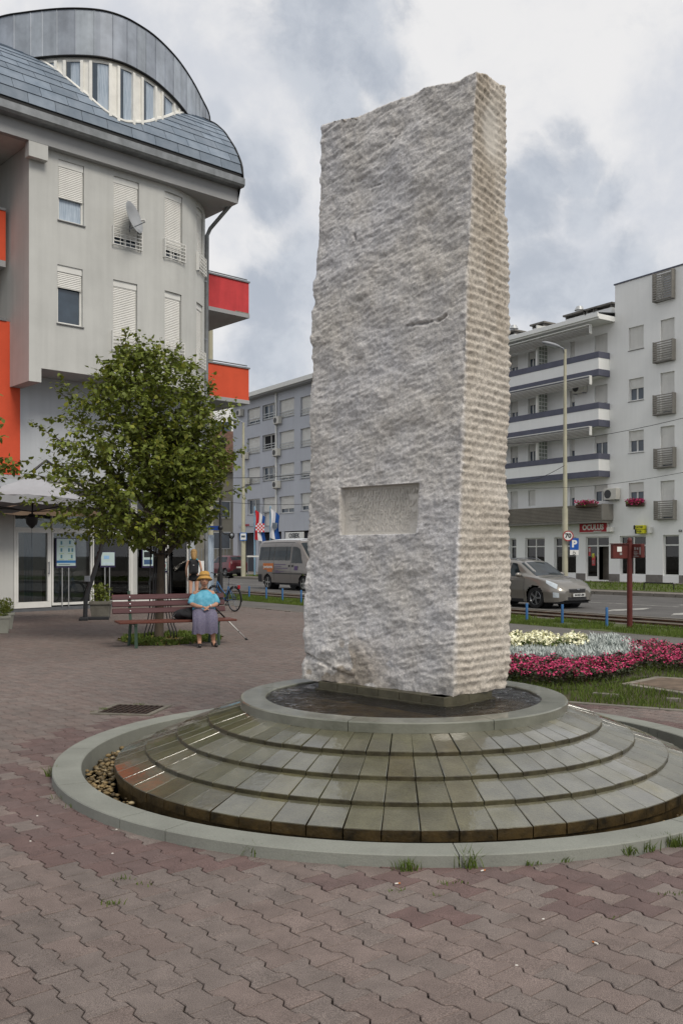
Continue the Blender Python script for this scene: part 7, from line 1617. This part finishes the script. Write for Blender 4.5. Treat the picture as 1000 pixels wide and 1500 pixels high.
# brown notice boxes on a post
sc_ = gp(921.5, 919); sg = thing('notice_post', 'dark red brown post with two notice boxes and stickers in the grass strip', 'notice board', tuple(sc_)); m_brn = mat('paint_brown_red', '5a2520', .55, .2, 4, .15, 40)
zt = EYE+(HOR-790)*sc_.y/F; b = MB(); b.lathe([(.058, -.05), (.055, zt-.06)], 14, cx=sc_.x, cy=sc_.y); build('post', b, m_brn, sg, 40); b = MB(); b.ell((sc_.x, sc_.y, zt-.03), (.055, .055, .07), 12, 8); build('finial', b, m_brn, sg, True)
bx0, bx1 = pt(897, 818, sc_.y-.12), pt(919, 818, sc_.y-.03); d = bx1-bx0; zA, zB = EYE+(HOR-818.5)*sc_.y/F, EYE+(HOR-797.5)*sc_.y/F; Mn = TM(Vector((bx0.x, bx0.y, 0)), atan2(d.y, d.x)); Lb = hypot(d.x, d.y)
b = MB(Mn); b.cbox(0, Lb, 0, .10, zA, zB, .01); q = build('notice_box', b, m_brn, sg); b = MB(Mn); b.box(Lb*.28, Lb*.58, -.004, -.0005, zA+.15, zB-.05); build('sticker', b, m_wtxt, q); b = MB(Mn); b.box(Lb*.45, Lb*.6, -.004, -.0005, zA+.08, zA+.13); build('sticker', b, mat('sticker_grey', '8d8a88', .6, .1, 4), q)
b = MB(Mn); b.box(-.012, Lb, -.02, .12, zB+.002, zB+.02); build('box_lid', b, m_brn, q)
ex0, ex1 = pt(924, 818, sc_.y-.02), pt(938.5, 818, sc_.y-.28); d = ex1-ex0; Mn = TM(Vector((ex0.x, ex0.y, 0)), atan2(d.y, d.x)); Lb = hypot(d.x, d.y); b = MB(Mn); b.cbox(0, Lb, 0, .10, zA+.02, zB+.01, .01); q = build('notice_box', b, m_brn, sg)
for (u0, u1, v0, v1) in ((.25, .7, .35, .40), (.25, .6, .45, .5), (.2, .75, .15, .2), (.3, .6, .25, .3), (.82, .95, .3, .8), (.3, .45, .6, .8), (.55, .7, .62, .78)): b = MB(Mn); b.box(Lb*u0, Lb*u1, -.004, -.0005, zA+(zB-zA)*v0, zA+(zB-zA)*v1); build('sticker', b, mat('sticker_grey', '8d8a88', .6, .1, 4), q)
# drain grate
dg = [gp(x, y) for x, y in ((155, 1045), (190, 1033), (222, 1036), (206, 1048))]; dgc = sum(dg, Vector())/4; dt_ = thing('drain_grate', 'rusty iron drain grate in the paving left of the fountain', 'drain', tuple(dgc)); ax = (dg[2]-dg[1]+(dg[3]-dg[0])).normalized(); aa = R_(-10); Mg = TM(dgc, aa)
m_iron = mat('rusty_iron', '3f322b', .7, .3, 8, .4, 60, metal=.4)
b = MB(Mg); 
for (x0, x1, y0, y1) in ((-.30, .30, -.30, -.25), (-.30, .30, .25, .30), (-.30, -.25, -.25, .25), (.25, .30, -.25, .25)): b.box(x0, x1, y0, y1, -.01, .012)
build('surround', b, mat('concrete_frame', '6f6a60', .9, .25, 6, .4, 50), dt_); b = MB(Mg); b.box(-.25, .25, -.25, .25, -.012, .004); build('sump', b, m_drk, dt_)
for k in range(9): b = MB(Mg); x = -.235+k*.055; b.box(x, x+.022, -.249, .249, .005, .014); build('bar', b, m_iron, dt_)
for k in range(5): b = MB(Mg); y = -.22+k*.11; b.box(-.249, .249, y-.008, y+.008, .0055, .0135); build('cross_bar', b, m_iron, dt_)
# parasol
m_can = mat('parasol_cloth', (.38, .385, .41), .8, .08, 2, .15, 20)
pcn = pt(62, 735, 20.6); ps = thing('parasol', 'large pale grey cantilever parasol with a slanting black mast near the planter', 'parasol', tuple(gp(125, 908)))
hubp = pt(47, 766, 20.6); apex = hubp+Vector((.0, .15, 1.05)); cor = [pt(8, 752, 19.6), pt(8, 740, 22.6), pt(150, 738, 22.8), pt(112, 760, 19.8)]
cor = [apex+Vector((x, y, -.62)) for x, y in ((-1.35, -1.2), (1.45, -1.2), (1.35, 1.5), (-1.3, 1.5))]; cor[0].z += .05
for k in range(4):
    A_, B_ = cor[k], cor[(k+1) % 4]
    def fn(u, v): e = A_+(B_-A_)*u; p = apex+(e-apex)*v; p.z -= .16*sin(pi*v)*(.35+.65*(1-abs(2*u-1)))*.8; p.z += .10*sin(pi*u)*v; return p
    b = MB(); b.grid(fn, 14, 12); q = build('canopy_panel', b, m_can, ps, True); b = MB(); b.grid(lambda u, v: fn(u, 1)-Vector((0, 0, .16*v+.02*sin(u*30))), 20, 2); build('valance', b, m_can, q, True)
    b = MB(); b.tube([hubp+Vector((0, 0, .25)), A_-Vector((0, 0, .03))], .012, 5); build('rib', b, m_blk, ps)
b = MB(); b.lathe([(.02, hubp.z-.12), (.12, hubp.z-.02), (.14, hubp.z+.12), (.05, hubp.z+.2)], 12, cx=hubp.x, cy=hubp.y); b.tube([hubp, apex+Vector((0, 0, .10))], .02, 8); build('hub', b, m_blk, ps, 40); b = MB(); b.tube([hubp-Vector((0, 0, .1)), hubp-Vector((0, .0, .55))], .004, 4); build('cord', b, m_blk, ps)
m0 = gp(125, 908); m1 = pt(126, 878, m0.y); m2 = pt(148, 806, m0.y+.2); m3 = pt(160, 740, m0.y+.3); b = MB(); b.tube([m0, m1, m2, m3], .055, 4); build('mast', b, mat('mast_anthracite', '2c2d30', .5, .15, 4), ps)
b = MB(); b.tube([m3, apex+Vector((.2, .2, .35)), apex+Vector((0, 0, .12))], .035, 6); build('boom', b, mat('mast_anthracite', '2c2d30', .5, .15, 4), ps)
b = MB(TM(m0, .2)); b.cbox(-.12, .55, -.10, .1, 0, .07, .01); b.cbox(-.12, .08, -.35, -.102, 0, .06, .01); build('foot', b, mat('mast_anthracite', '2c2d30', .5, .15, 4), ps); b = MB(TM(m0+Vector((.05, 0, .9)), 0)); b.cbox(-.05, .09, -.09, -.05, 0, .14, .01); build('crank_box', b, m_metal, ps)
# planters
m_conc = mat('planter_concrete', '6c6961', .9, .25, 5, .6, 30); m_wpl = mat('planter_pale', '9c9c92', .8, .15, 4, .3, 30)
def shrub(par, c, r, n, m, size=.05, h=.3):
    u = rng.normal(0, 1, (n, 3)); u /= np.linalg.norm(u, axis=1)[:, None]; u *= (rng.random(n)**.4)[:, None]; P_s = u*np.array([r, r, h])+np.array(c); d = u.copy(); d[:, 2] += .5; return leaf_mesh('foliage', P_s, d, size, m, par)
pc2 = gp(148, 906); pl2 = thing('planter', 'square exposed concrete planter with a leafy shrub behind the bench end', 'planter', tuple(pc2)); Mp = TM(pc2, .15); b = MB(Mp); w0_, w1_ = .20, .235
I = [b.av((x*w0_, y*w0_, 0)) for x, y in ((-1, -1), (1, -1), (1, 1), (-1, 1))]+[b.av((x*w1_, y*w1_, .40)) for x, y in ((-1, -1), (1, -1), (1, 1), (-1, 1))]; b.fi(I[:4][::-1]); b.fi(I[4:]); [b.fi((I[k], I[(k+1) % 4], I[4+(k+1) % 4], I[4+k])) for k in range(4)]; b.cbox(-.26, .26, -.26, .26, .34, .42, .012); build('pot', b, m_conc, pl2); shrub(pl2, (pc2.x+.02, pc2.y, .60), .27, 420, m_leaf, .055, .24)
b = MB(); [b.tube([pc2+Vector((.0, 0, .38)), pc2+Vector((x, y, .75))], .006, 4) for x, y in ((-.15, 0), (.1, .08), (.16, -.1), (0, -.1), (-.05, .1))]; build('stems', b, m_bark, pl2)
for (px, py, sc, lab) in ((4, 927, 1.0, 'pale tapered pot with clipped box shrub at the left edge, nearer one'), (10, 921, 1.0, 'pale tapered pot behind the nearer one at the left edge')):
    c = gp(px, py); o = thing('planter', lab, 'planter', tuple(c)); b = MB(TM(c, .3)); s0_, s1_ = .11, .15; I = [b.av((x*s0_, y*s0_, 0)) for x, y in ((-1, -1), (1, -1), (1, 1), (-1, 1))]+[b.av((x*s1_, y*s1_, .32)) for x, y in ((-1, -1), (1, -1), (1, 1), (-1, 1))]; b.fi(I[:4][::-1]); b.fi(I[4:]); [b.fi((I[k], I[(k+1) % 4], I[4+(k+1) % 4], I[4+k])) for k in range(4)]; b.cbox(-.16, .16, -.16, .16, .28, .33, .008); build('pot', b, m_wpl, o); shrub(o, (c.x, c.y, .48), .14, 900, m_leaf, .026, .17)
# overhead wires
def wire(lab, a_, b_, r=.012): 
    b = MB(); n = 10; b.tube([a_+(b_-a_)*i/n-Vector((0, 0, .25*sin(pi*i/n))) for i in range(n+1)], r, 4); o = build('overhead_wire', b, m_blk); prop(o, lab, 'wire', 'overhead wires')
wire('thin wire across the blue grey facade at the second floor', pt(310, 700, 60), pt(520, 683, 60), .02); wire('thin wire across the blue grey facade above the flags', pt(325, 735, 60), pt(520, 732, 60), .015)
wire('cable rising to the right across the white block', pt(740, 650, 44), pt(1010, 610, 40)); wire('lower cable across the white block above the first floor', pt(740, 715, 42), pt(1010, 690, 40), .009); wire('short wire running from the street lamp down to the left', pt(826, 682, 41), pt(740, 706, 43), .012)
# ================================================================ vehicles
m_tyre2 = mat('car_tyre', (.013, .013, .014), .8, .1, 8, .3, 40); m_rim = mat('alloy_rim', '8f9194', .3, .1, 4, metal=.8); m_cglass = mat('car_glass', (.02, .028, .032), .05, .4, 2, .1, 2, spec=.3); m_blkp = mat('black_plastic', (.02, .02, .022), .6, .1, 6)
m_lamp = mat('headlamp_glass', 'b9c2c8', .12, .15, 12, spec=.9); m_red = mat('tail_lamp_red', (.25, .01, .012), .2, .1, 5, spec=.8); m_plate = mat('plate_white', 'c9cac8', .5, .05, 5)
def cr(xs, ys, x):                                        # smooth interpolation
    ys = np.asarray(ys, float); i = int(np.clip(np.searchsorted(xs, x)-1, 0, len(xs)-2)); t = (x-xs[i])/(xs[i+1]-xs[i]); m0 = (ys[min(i+1, len(ys)-1)]-ys[max(i-1, 0)])/(xs[min(i+1, len(xs)-1)]-xs[max(i-1, 0)]); m1 = (ys[min(i+2, len(ys)-1)]-ys[i])/(xs[min(i+2, len(xs)-1)]-xs[i]); h = xs[i+1]-xs[i]
    return (2*t**3-3*t**2+1)*ys[i]+(t**3-2*t**2+t)*h*m0+(-2*t**3+3*t**2)*ys[i+1]+(t**3-t**2)*h*m1
def car(t, V, paint, lower=None):
    """V: stations with half widths and heights; x forward. Surface S(x, k): k 0 sill .. 1 roof centre"""
    X = [s[0] for s in V]; cols = list(zip(*[s[1:] for s in V]))   # zs sill, ws, zw waist(bulge), ww, zb belt, wb, zr roof edge, wr, zc roof centre
    def sec(x):
        q = [float(cr(X, c, x)) for c in cols]; return [(q[1], q[0]), (q[3]*.995, (q[0]+q[2])/2), (q[3], q[2]), (q[5], q[4]), ((q[5]+q[7])/2+.012, (q[4]+q[6])/2), (q[7], q[6]), (q[7]*.55, (q[6]*.4+q[8]*.6)), (0, q[8])]
    K = [0, .12, .28, .46, .60, .74, .88, 1]
    def Sf(x, k, side):
        s = sec(x); ks = K; w = float(cr(ks, [a[0] for a in s], k)); z = float(cr(ks, [a[1] for a in s], k)); return Vector((x, side*max(0, w), z))
    return Sf, X
def carbody(t, Sf, X, paint, arches, nx=90, nk=30, ra=.36):
    b = MB(); x0, x1 = X[0], X[-1]
    for side in (-1, 1):
        ids = [[b.av(Sf(x0+(x1-x0)*i/nx, j/nk, side)) for j in range(nk+1)] for i in range(nx+1)]
        for i in range(nx):
            for j in range(nk):
                c = (Vector(b.v[ids[i][j]])+Vector(b.v[ids[i+1][j+1]]))/2
                if any(hypot(c.x-a[0], c.z-a[1]) < ra and c.z < a[1]+ra and abs(c.y) > .45 for a in arches): continue
                q = (ids[i][j], ids[i+1][j], ids[i+1][j+1], ids[i][j+1]); b.fi(q if side < 0 else q[::-1])
    for xi in (0, nx):
        pass
    b.fi([b.av(Sf(x0, j/nk, -1)) for j in range(nk+1)]+[b.av(Sf(x0, j/nk, 1)) for j in range(nk, -1, -1)][1:]); b.fi([b.av(Sf(x1, j/nk, 1)) for j in range(nk+1)]+[b.av(Sf(x1, j/nk, -1)) for j in range(nk, -1, -1)][1:])
    return build('body', b, paint, t, 40, local=True)
def patch(name, Sf, side, poly, m, par, off=.006, n=10):
    """curved panel on the body: poly = 4 corners (x,k) ccw as seen from outside"""
    (ax, ak), (bx, bk_), (cx_, ck), (dx, dk) = poly; b = MB()
    def fn(u, v):
        x = (ax+(bx-ax)*u)*(1-v)+(dx+(cx_-dx)*u)*v; k = (ak+(bk_-ak)*u)*(1-v)+(dk+(ck-dk)*u)*v; p = Sf(x, k, side); e = .01; tx = Sf(x+e, k, side)-Sf(x-e, k, side); tk = Sf(x, min(1, k+e), side)-Sf(x, k-e, side); n_ = tx.cross(tk); 
        if n_.length < 1e-9: n_ = Vector((0, side, 0))
        n_.normalize()
        if n_.y*side < 0 or (abs(n_.y) < .05 and n_.z < 0): n_ = -n_
        return p+n_*off
    b.grid(fn, n, n); return build(name, b, m, par, True, local=True)
def wheel(par, x, y, r, spokes=5, m=m_rim, wd_=.20, hub=False):
    s = 1 if y > 0 else -1; b = MB(Matrix.Translation((x, y, r)) @ Matrix.Rotation(-s*pi/2, 4, 'X')); b.lathe([(r*.66, -wd_), (r*.97, -wd_), (r, -wd_+.03), (r, -.03), (r*.97, 0), (r*.72, .0), (r*.66, -.02)], 32, cap=False); w_ = build('wheel', b, m_tyre2, par, 40, local=True)
    b = MB(Matrix.Translation((x, y, r)) @ Matrix.Rotation(-s*pi/2, 4, 'X')); b.lathe([(r*.70, -.015), (r*.66, -.005), (r*.62, -.03)], 32, cap=False); b.lathe([(r*.15, -.02), (r*.13, .0), (.001, .004)], 16)
    for k in range(spokes):
        a = 2*pi*k/spokes; T_ = b.T; b.T = T_ @ Matrix.Rotation(a, 4, 'Z'); b.box(r*.10, r*.65, -r*.085, r*.085, -.028, -.006); b.T = T_
    build('rim', b, m, w_, 40, local=True); b = MB(Matrix.Translation((x, y, r)) @ Matrix.Rotation(-s*pi/2, 4, 'X')); b.lathe([(r*.66, -.06), (.001, -.06)], 24, cap=False); build('brake_disc', b, m_blkp, w_, local=True); return w_
def arch(par, x, y, r, m=m_blkp): s = 1 if y > 0 else -1; b = MB(Matrix.Translation((x, y, r)) @ Matrix.Rotation(-s*pi/2, 4, 'X')); R2 = r+.055; b.lathe([(R2, -.45), (R2, -.06)], 32, cap=False); b.lathe([(R2, -.45), (.001, -.45)], 32, cap=False); return build('wheel_housing', b, m, par, local=True)
HE = atan2(-.8315, .5556)                                 # heading towards the right foreground
# ---- silver estate car
pS = Vector(((787-500)/F*28.9, 28.9, -.10))               # right front wheel contact
fw_, wb_ = 3.60, 2.65; cs = thing('estate_car', 'silver beige estate car with roof rails passing right of the tall stone', 'car', (0, 0, 0)); hd = Vector((cos(HE), sin(HE), 0)); rt = Vector((sin(HE), -cos(HE), 0))
cs.location = pS-hd*fw_-rt*.76; cs.rotation_euler = (0, 0, HE)
m_silver = mat('paint_silver_beige', (.23, .215, .19), .30, .04, 1, metal=.6, coat=1)
#      x    zs   ws   zw   ww   zb   wb   zr    wr   zc
VS = [(0.00, .42, .60, .62, .70, .86, .68, 1.00, .60, 1.02), (.06, .30, .72, .60, .78, .92, .74, 1.15, .60, 1.18), (.30, .22, .82, .60, .87, .96, .82, 1.36, .60, 1.41), (1.0, .20, .86, .62, .895, .95, .86, 1.44, .60, 1.50), (2.1, .19, .86, .62, .895, .93, .86, 1.455, .60, 1.52), (2.65, .19, .86, .62, .895, .92, .86, 1.40, .59, 1.45), (3.10, .19, .86, .62, .895, .93, .84, 1.16, .62, 1.18), (3.42, .20, .87, .62, .90, .93, .80, .98, .62, 1.01), (3.9, .20, .86, .60, .89, .84, .78, .90, .60, .945), (4.25, .21, .80, .56, .83, .72, .72, .80, .56, .84), (4.44, .23, .66, .52, .68, .60, .62, .66, .45, .69), (4.50, .27, .50, .48, .52, .54, .48, .57, .36, .59)]
Sf, X = car(cs, VS, m_silver); bd = carbody(cs, Sf, X, m_silver, [(fw_, .33), (fw_-wb_, .33)], ra=.375)
for s in (-1, 1):
    for poly, nm in (([(3.02, .49), (2.40, .49), (2.40, .70), (2.60, .705)], 'front_side_window'), ([(2.34, .49), (1.40, .49), (1.40, .70), (2.34, .70)], 'rear_side_window'), ([(1.34, .49), (.55, .50), (.50, .69), (1.34, .70)], 'quarter_window')): patch(nm, Sf, s, poly, m_cglass, cs)
    patch('windscreen', Sf, s, [(3.40, .76), (2.72, .76), (2.72, 1.0), (3.40, 1.0)], m_cglass, cs, .006, 14)
    patch('windscreen_side', Sf, s, [(3.38, .745), (2.75, .745), (2.72, .76), (3.40, .76)], m_cglass, cs, .006, 6)
    patch('headlight', Sf, s, [(4.36, .36), (3.98, .42), (3.90, .58), (4.30, .60)], m_lamp, cs, .008, 10)
    patch('fog_lamp', Sf, s, [(4.42, .10), (4.28, .10), (4.28, .24), (4.42, .24)], m_lamp, cs, .006, 5)
    patch('door_seam', Sf, s, [(2.375, .06), (2.365, .06), (2.365, .48), (2.375, .48)], m_blkp, cs, .003, 6); patch('door_seam', Sf, s, [(3.17, .06), (3.16, .06), (3.10, .46), (3.11, .46)], m_blkp, cs, .003, 6)
    patch('sill_trim', Sf, s, [(3.1, .0), (1.45, .0), (1.45, .05), (3.1, .05)], m_blkp, cs, .006, 8)
    for x in (2.5, 1.55): p = Sf(x, .42, s); b = MB(); b.tube([p+Vector((0, s*.012, 0)), p+Vector((.09, s*.03, 0)), p+Vector((.18, s*.012, 0))], .012, 6); build('door_handle', b, m_silver, cs, True, local=True)
    p = Sf(2.95, .50, s); b = MB(Matrix.Translation(p+Vector((.02, s*.13, .04)))); b.ell((0, 0, 0), (.07, .12, .075), 12, 8); build('wing_mirror', b, m_silver, cs, True, local=True)
    pts_ = [Sf(x, .80, s)+Vector((0, 0, .045)) for x in np.linspace(.75, 2.35, 8)]; pts_ = [Sf(.6, .80, s)]+pts_+[Sf(2.5, .80, s)]; b = MB(); b.tube(pts_, .013, 6); build('roof_rail', b, m_metal, cs, True, local=True)
    for x in (fw_, fw_-wb_): wheel(cs, x, s*.875, .325); arch(cs, x, s*.86, .325)
def front(name, y0, y1, z0, z1, x, m, curve=.30):
    b = MB(); b.grid(lambda u, v: Vector((x-curve*((y0+(y1-y0)*u)**2), y0+(y1-y0)*u, z0+(z1-z0)*v)), 12, 3); return build(name, b, m, cs, True, local=True)
front('grille', -.36, .36, .50, .60, 4.535, m_blkp, .28); front('grille_chrome', -.37, .37, .605, .618, 4.538, m_rim, .28); front('lower_grille', -.46, .46, .26, .36, 4.56, m_blkp, .36); front('bumper', -.62, .62, .36, .47, 4.545, m_silver, .42); front('number_plate', -.26, .26, .375, .475, 4.585, m_plate, .05)
b = MB(); b.ell((4.545, 0, .585), (.012, .06, .03), 12, 6); build('badge', b, m_rim, cs, True, local=True)
me = text_mesh('NA·831-BM', .085, m_btxt, .001, .002); me.transform(Matrix.Translation((4.592, 0, .425)) @ Matrix.Rotation(pi/2, 4, 'Z') @ Matrix.Rotation(pi/2, 4, 'X')); share('plate_lettering', me, cs)
b = MB(); b.box(.3, 4.3, -.72, .72, .16, .24); build('underbody', b, m_blkp, cs, local=True)
# ---- dark red hatchback, seen from behind
pR = pt(343, 842, 69.4); hr = thing('hatchback_car', 'dark red hatchback seen from behind, parked across the road', 'car', (0, 0, 0)); HA = R_(128); hr.rotation_euler = (0, 0, HA); hr.location = Vector((pR.x+.55, 67.8, .04))
m_dred = mat('paint_dark_red', (.10, .010, .018), .35, .05, 1, coat=.5)
VR = [(0.0, .40, .66, .56, .74, .80, .70, .92, .62, .94), (.10, .28, .76, .56, .80, .94, .74, 1.12, .60, 1.14), (.42, .22, .80, .58, .82, .96, .76, 1.40, .56, 1.44), (1.2, .20, .81, .58, .83, .92, .78, 1.45, .56, 1.49), (2.0, .20, .81, .58, .83, .90, .78, 1.42, .55, 1.46), (2.75, .20, .81, .58, .83, .90, .76, .98, .62, 1.0), (3.3, .21, .78, .56, .80, .80, .70, .86, .58, .90), (3.65, .26, .60, .50, .64, .62, .56, .68, .4, .70), (3.72, .3, .48, .46, .5, .54, .46, .58, .36, .6)]
Sf, X = car(hr, VR, m_dred); carbody(hr, Sf, X, m_dred, [(2.95, .28), (.62, .28)], 60, 24, .33)
for s in (-1, 1):
    for poly, nm in (([(2.55, .49), (1.75, .49), (1.75, .70), (2.15, .70)], 'front_side_window'), ([(1.68, .49), (.55, .50), (.62, .69), (1.68, .70)], 'rear_side_window')): patch(nm, Sf, s, poly, m_cglass, hr)
    patch('rear_window', Sf, s, [(.36, .76), (.12, .76), (.12, 1), (.36, 1)], m_cglass, hr, .008, 8); patch('tail_light', Sf, s, [(.16, .30), (.03, .30), (.04, .52), (.14, .55)], m_red, hr, .01, 6)
    for x in (.62, 2.95): wheel(hr, x, s*.80, .28, 7); arch(hr, x, s*.79, .28)
def rear(name, y0, y1, z0, z1, x, m, par, curve=.2): b = MB(); b.grid(lambda u, v: Vector((x+curve*((y0+(y1-y0)*u)**2), y0+(y1-y0)*(1-u), z0+(z1-z0)*v)), 10, 3); return build(name, b, m, par, True, local=True)
rear('bumper', -.76, .76, .26, .50, -.05, m_blkp, hr, .18); rear('number_plate', -.26, .26, .58, .69, -.035, m_plate, hr, .0); b = MB(); b.box(.2, 3.4, -.7, .7, .16, .24); build('underbody', b, m_blkp, hr, local=True)
b = MB(); b.grid(lambda u, v: Vector((.075+.24*v, -.56+1.12*u, .97+.38*v))-Vector((.03, 0, 0)), 6, 4); build('tailgate_glass', b, m_cglass, hr, True, local=True)
# ---- minibus
pV = Vector(((392.8-500)/F*45.6, 45.6, -.10)); vn = thing('minibus', 'grey beige minibus with an orange advert behind the left edge of the stone', 'van', (0, 0, 0)); rt = Vector((sin(HE), -cos(HE), 0)); vn.location = pV-hd*1.0-rt*.92; vn.rotation_euler = (0, 0, HE)
m_van = mat('paint_van_beige', (.20, .18, .165), .4, .05, 1, metal=.35, coat=.6)
VV = [(0.0, .42, .90, .9, .93, 1.35, .90, 2.12, .78, 2.20), (.05, .36, .94, .9, .97, 1.35, .95, 2.24, .80, 2.36), (.4, .34, .95, .9, .98, 1.35, .97, 2.28, .82, 2.42), (3.2, .34, .95, .9, .98, 1.35, .96, 2.28, .82, 2.42), (3.75, .34, .95, .9, .98, 1.35, .95, 2.20, .80, 2.33), (4.35, .34, .95, .9, .98, 1.30, .92, 1.62, .78, 1.68), (4.75, .36, .94, .85, .96, 1.08, .86, 1.20, .70, 1.25), (5.15, .38, .84, .7, .88, .95, .76, 1.02, .6, 1.06), (5.25, .42, .7, .65, .72, .85, .66, .9, .5, .92)]
Sf, X = car(vn, VV, m_van); carbody(vn, Sf, X, m_van, [(1.0, .34), (4.30, .34)], 80, 30, .40)
for s in (-1, 1):
    for poly, nm in (([(1.62, .475), (.16, .475), (.20, .66), (1.62, .66)], 'rear_window'), ([(3.12, .475), (1.68, .475), (1.68, .66), (3.12, .66)], 'sliding_door_window'), ([(4.22, .43), (3.28, .43), (3.28, .66), (3.90, .66)], 'cab_window')): patch(nm, Sf, s, poly, m_cglass, vn, .010)
    for x0 in (1.15, 2.75): patch('window_bar', Sf, s, [(x0+.05, .475), (x0, .475), (x0, .66), (x0+.05, .66)], m_blkp, vn, .014, 4)
    for x0 in (1.65, 3.2): patch('door_seam', Sf, s, [(x0+.015, .05), (x0, .05), (x0, .70), (x0+.015, .70)], m_blkp, vn, .004, 6)
    patch('side_trim', Sf, s, [(4.7, .20), (1.5, .20), (1.5, .225), (4.7, .225)], m_blkp, vn, .012, 8); patch('roof_seam', Sf, s, [(3.9, .715), (.1, .715), (.1, .722), (3.9, .722)], m_blkp, vn, .004, 8); patch('rear_bumper', Sf, s, [(.45, .0), (-.0, .0), (-.0, .17), (.45, .17)], m_blkp, vn, .012, 6)
    for x in (3.32, 3.02): patch('door_handle', Sf, s, [(x+.12, .36), (x, .36), (x, .40), (x+.12, .40)], m_blkp, vn, .012, 3)
    patch('windscreen', Sf, s, [(4.45, .76), (3.82, .76), (3.82, 1), (4.45, 1)], m_cglass, vn, .008, 10)
    for x in (1.0, 4.30): wheel(vn, x, s*.955, .34, 4, mat('hubcap', '9a9a96', .5, .1, 4), .22); arch(vn, x, s*.94, .34)
s = -1
patch('white_roof', Sf, -1, [(4.0, .80), (.05, .80), (.05, 1), (4.0, 1)], mat('roof_white', 'c4c8cc', .5, .05, 3), vn, .006, 12); patch('white_roof', Sf, 1, [(4.0, .80), (.05, .80), (.05, 1), (4.0, 1)], mat('roof_white', 'c4c8cc', .5, .05, 3), vn, .006, 12)
ad = patch('advert', Sf, -1, [(1.62, .30), (.62, .30), (.62, .425), (1.62, .425)], mat('advert_orange', (.60, .16, .02), .5, .05, 3), vn, .010, 6); patch('advert_tail', Sf, -1, [(1.50, .25), (1.02, .25), (1.02, .298), (1.50, .298)], mat('advert_orange', (.60, .16, .02), .5, .05, 3), ad, .010, 4)
m_pur = mat('print_purple', '5a4670', .6, .1, 5)
def vtext(tx, x, k, size, m, par): p = Sf(x, k, -1); me = text_mesh(tx, size, m, .002, .006); me.transform(Matrix.Translation(p+Vector((0, -.022, 0))) @ Matrix.Rotation(pi/2, 4, 'X')); share('lettering', me, par)
vtext('portanova', 1.12, .36, .21, m_wtxt, vn)
for i, (x0, x1, k) in enumerate(((1.75, 2.75, .40), (1.75, 2.35, .365), (1.75, 2.95, .33), (1.75, 2.1, .285), (1.75, 2.6, .255), (1.75, 2.3, .22+.01))): patch('print_line', Sf, -1, [(x1, k), (x0, k), (x0, k+.012), (x1, k+.012)], m_pur, vn, .014, 4)
patch('emblem', Sf, -1, [(3.85, .30), (3.55, .30), (3.55, .38), (3.85, .38)], m_pur, vn, .012, 4); b = MB(); b.box(.3, 5.0, -.8, .8, .24, .36); build('underbody', b, m_blkp, vn, local=True)
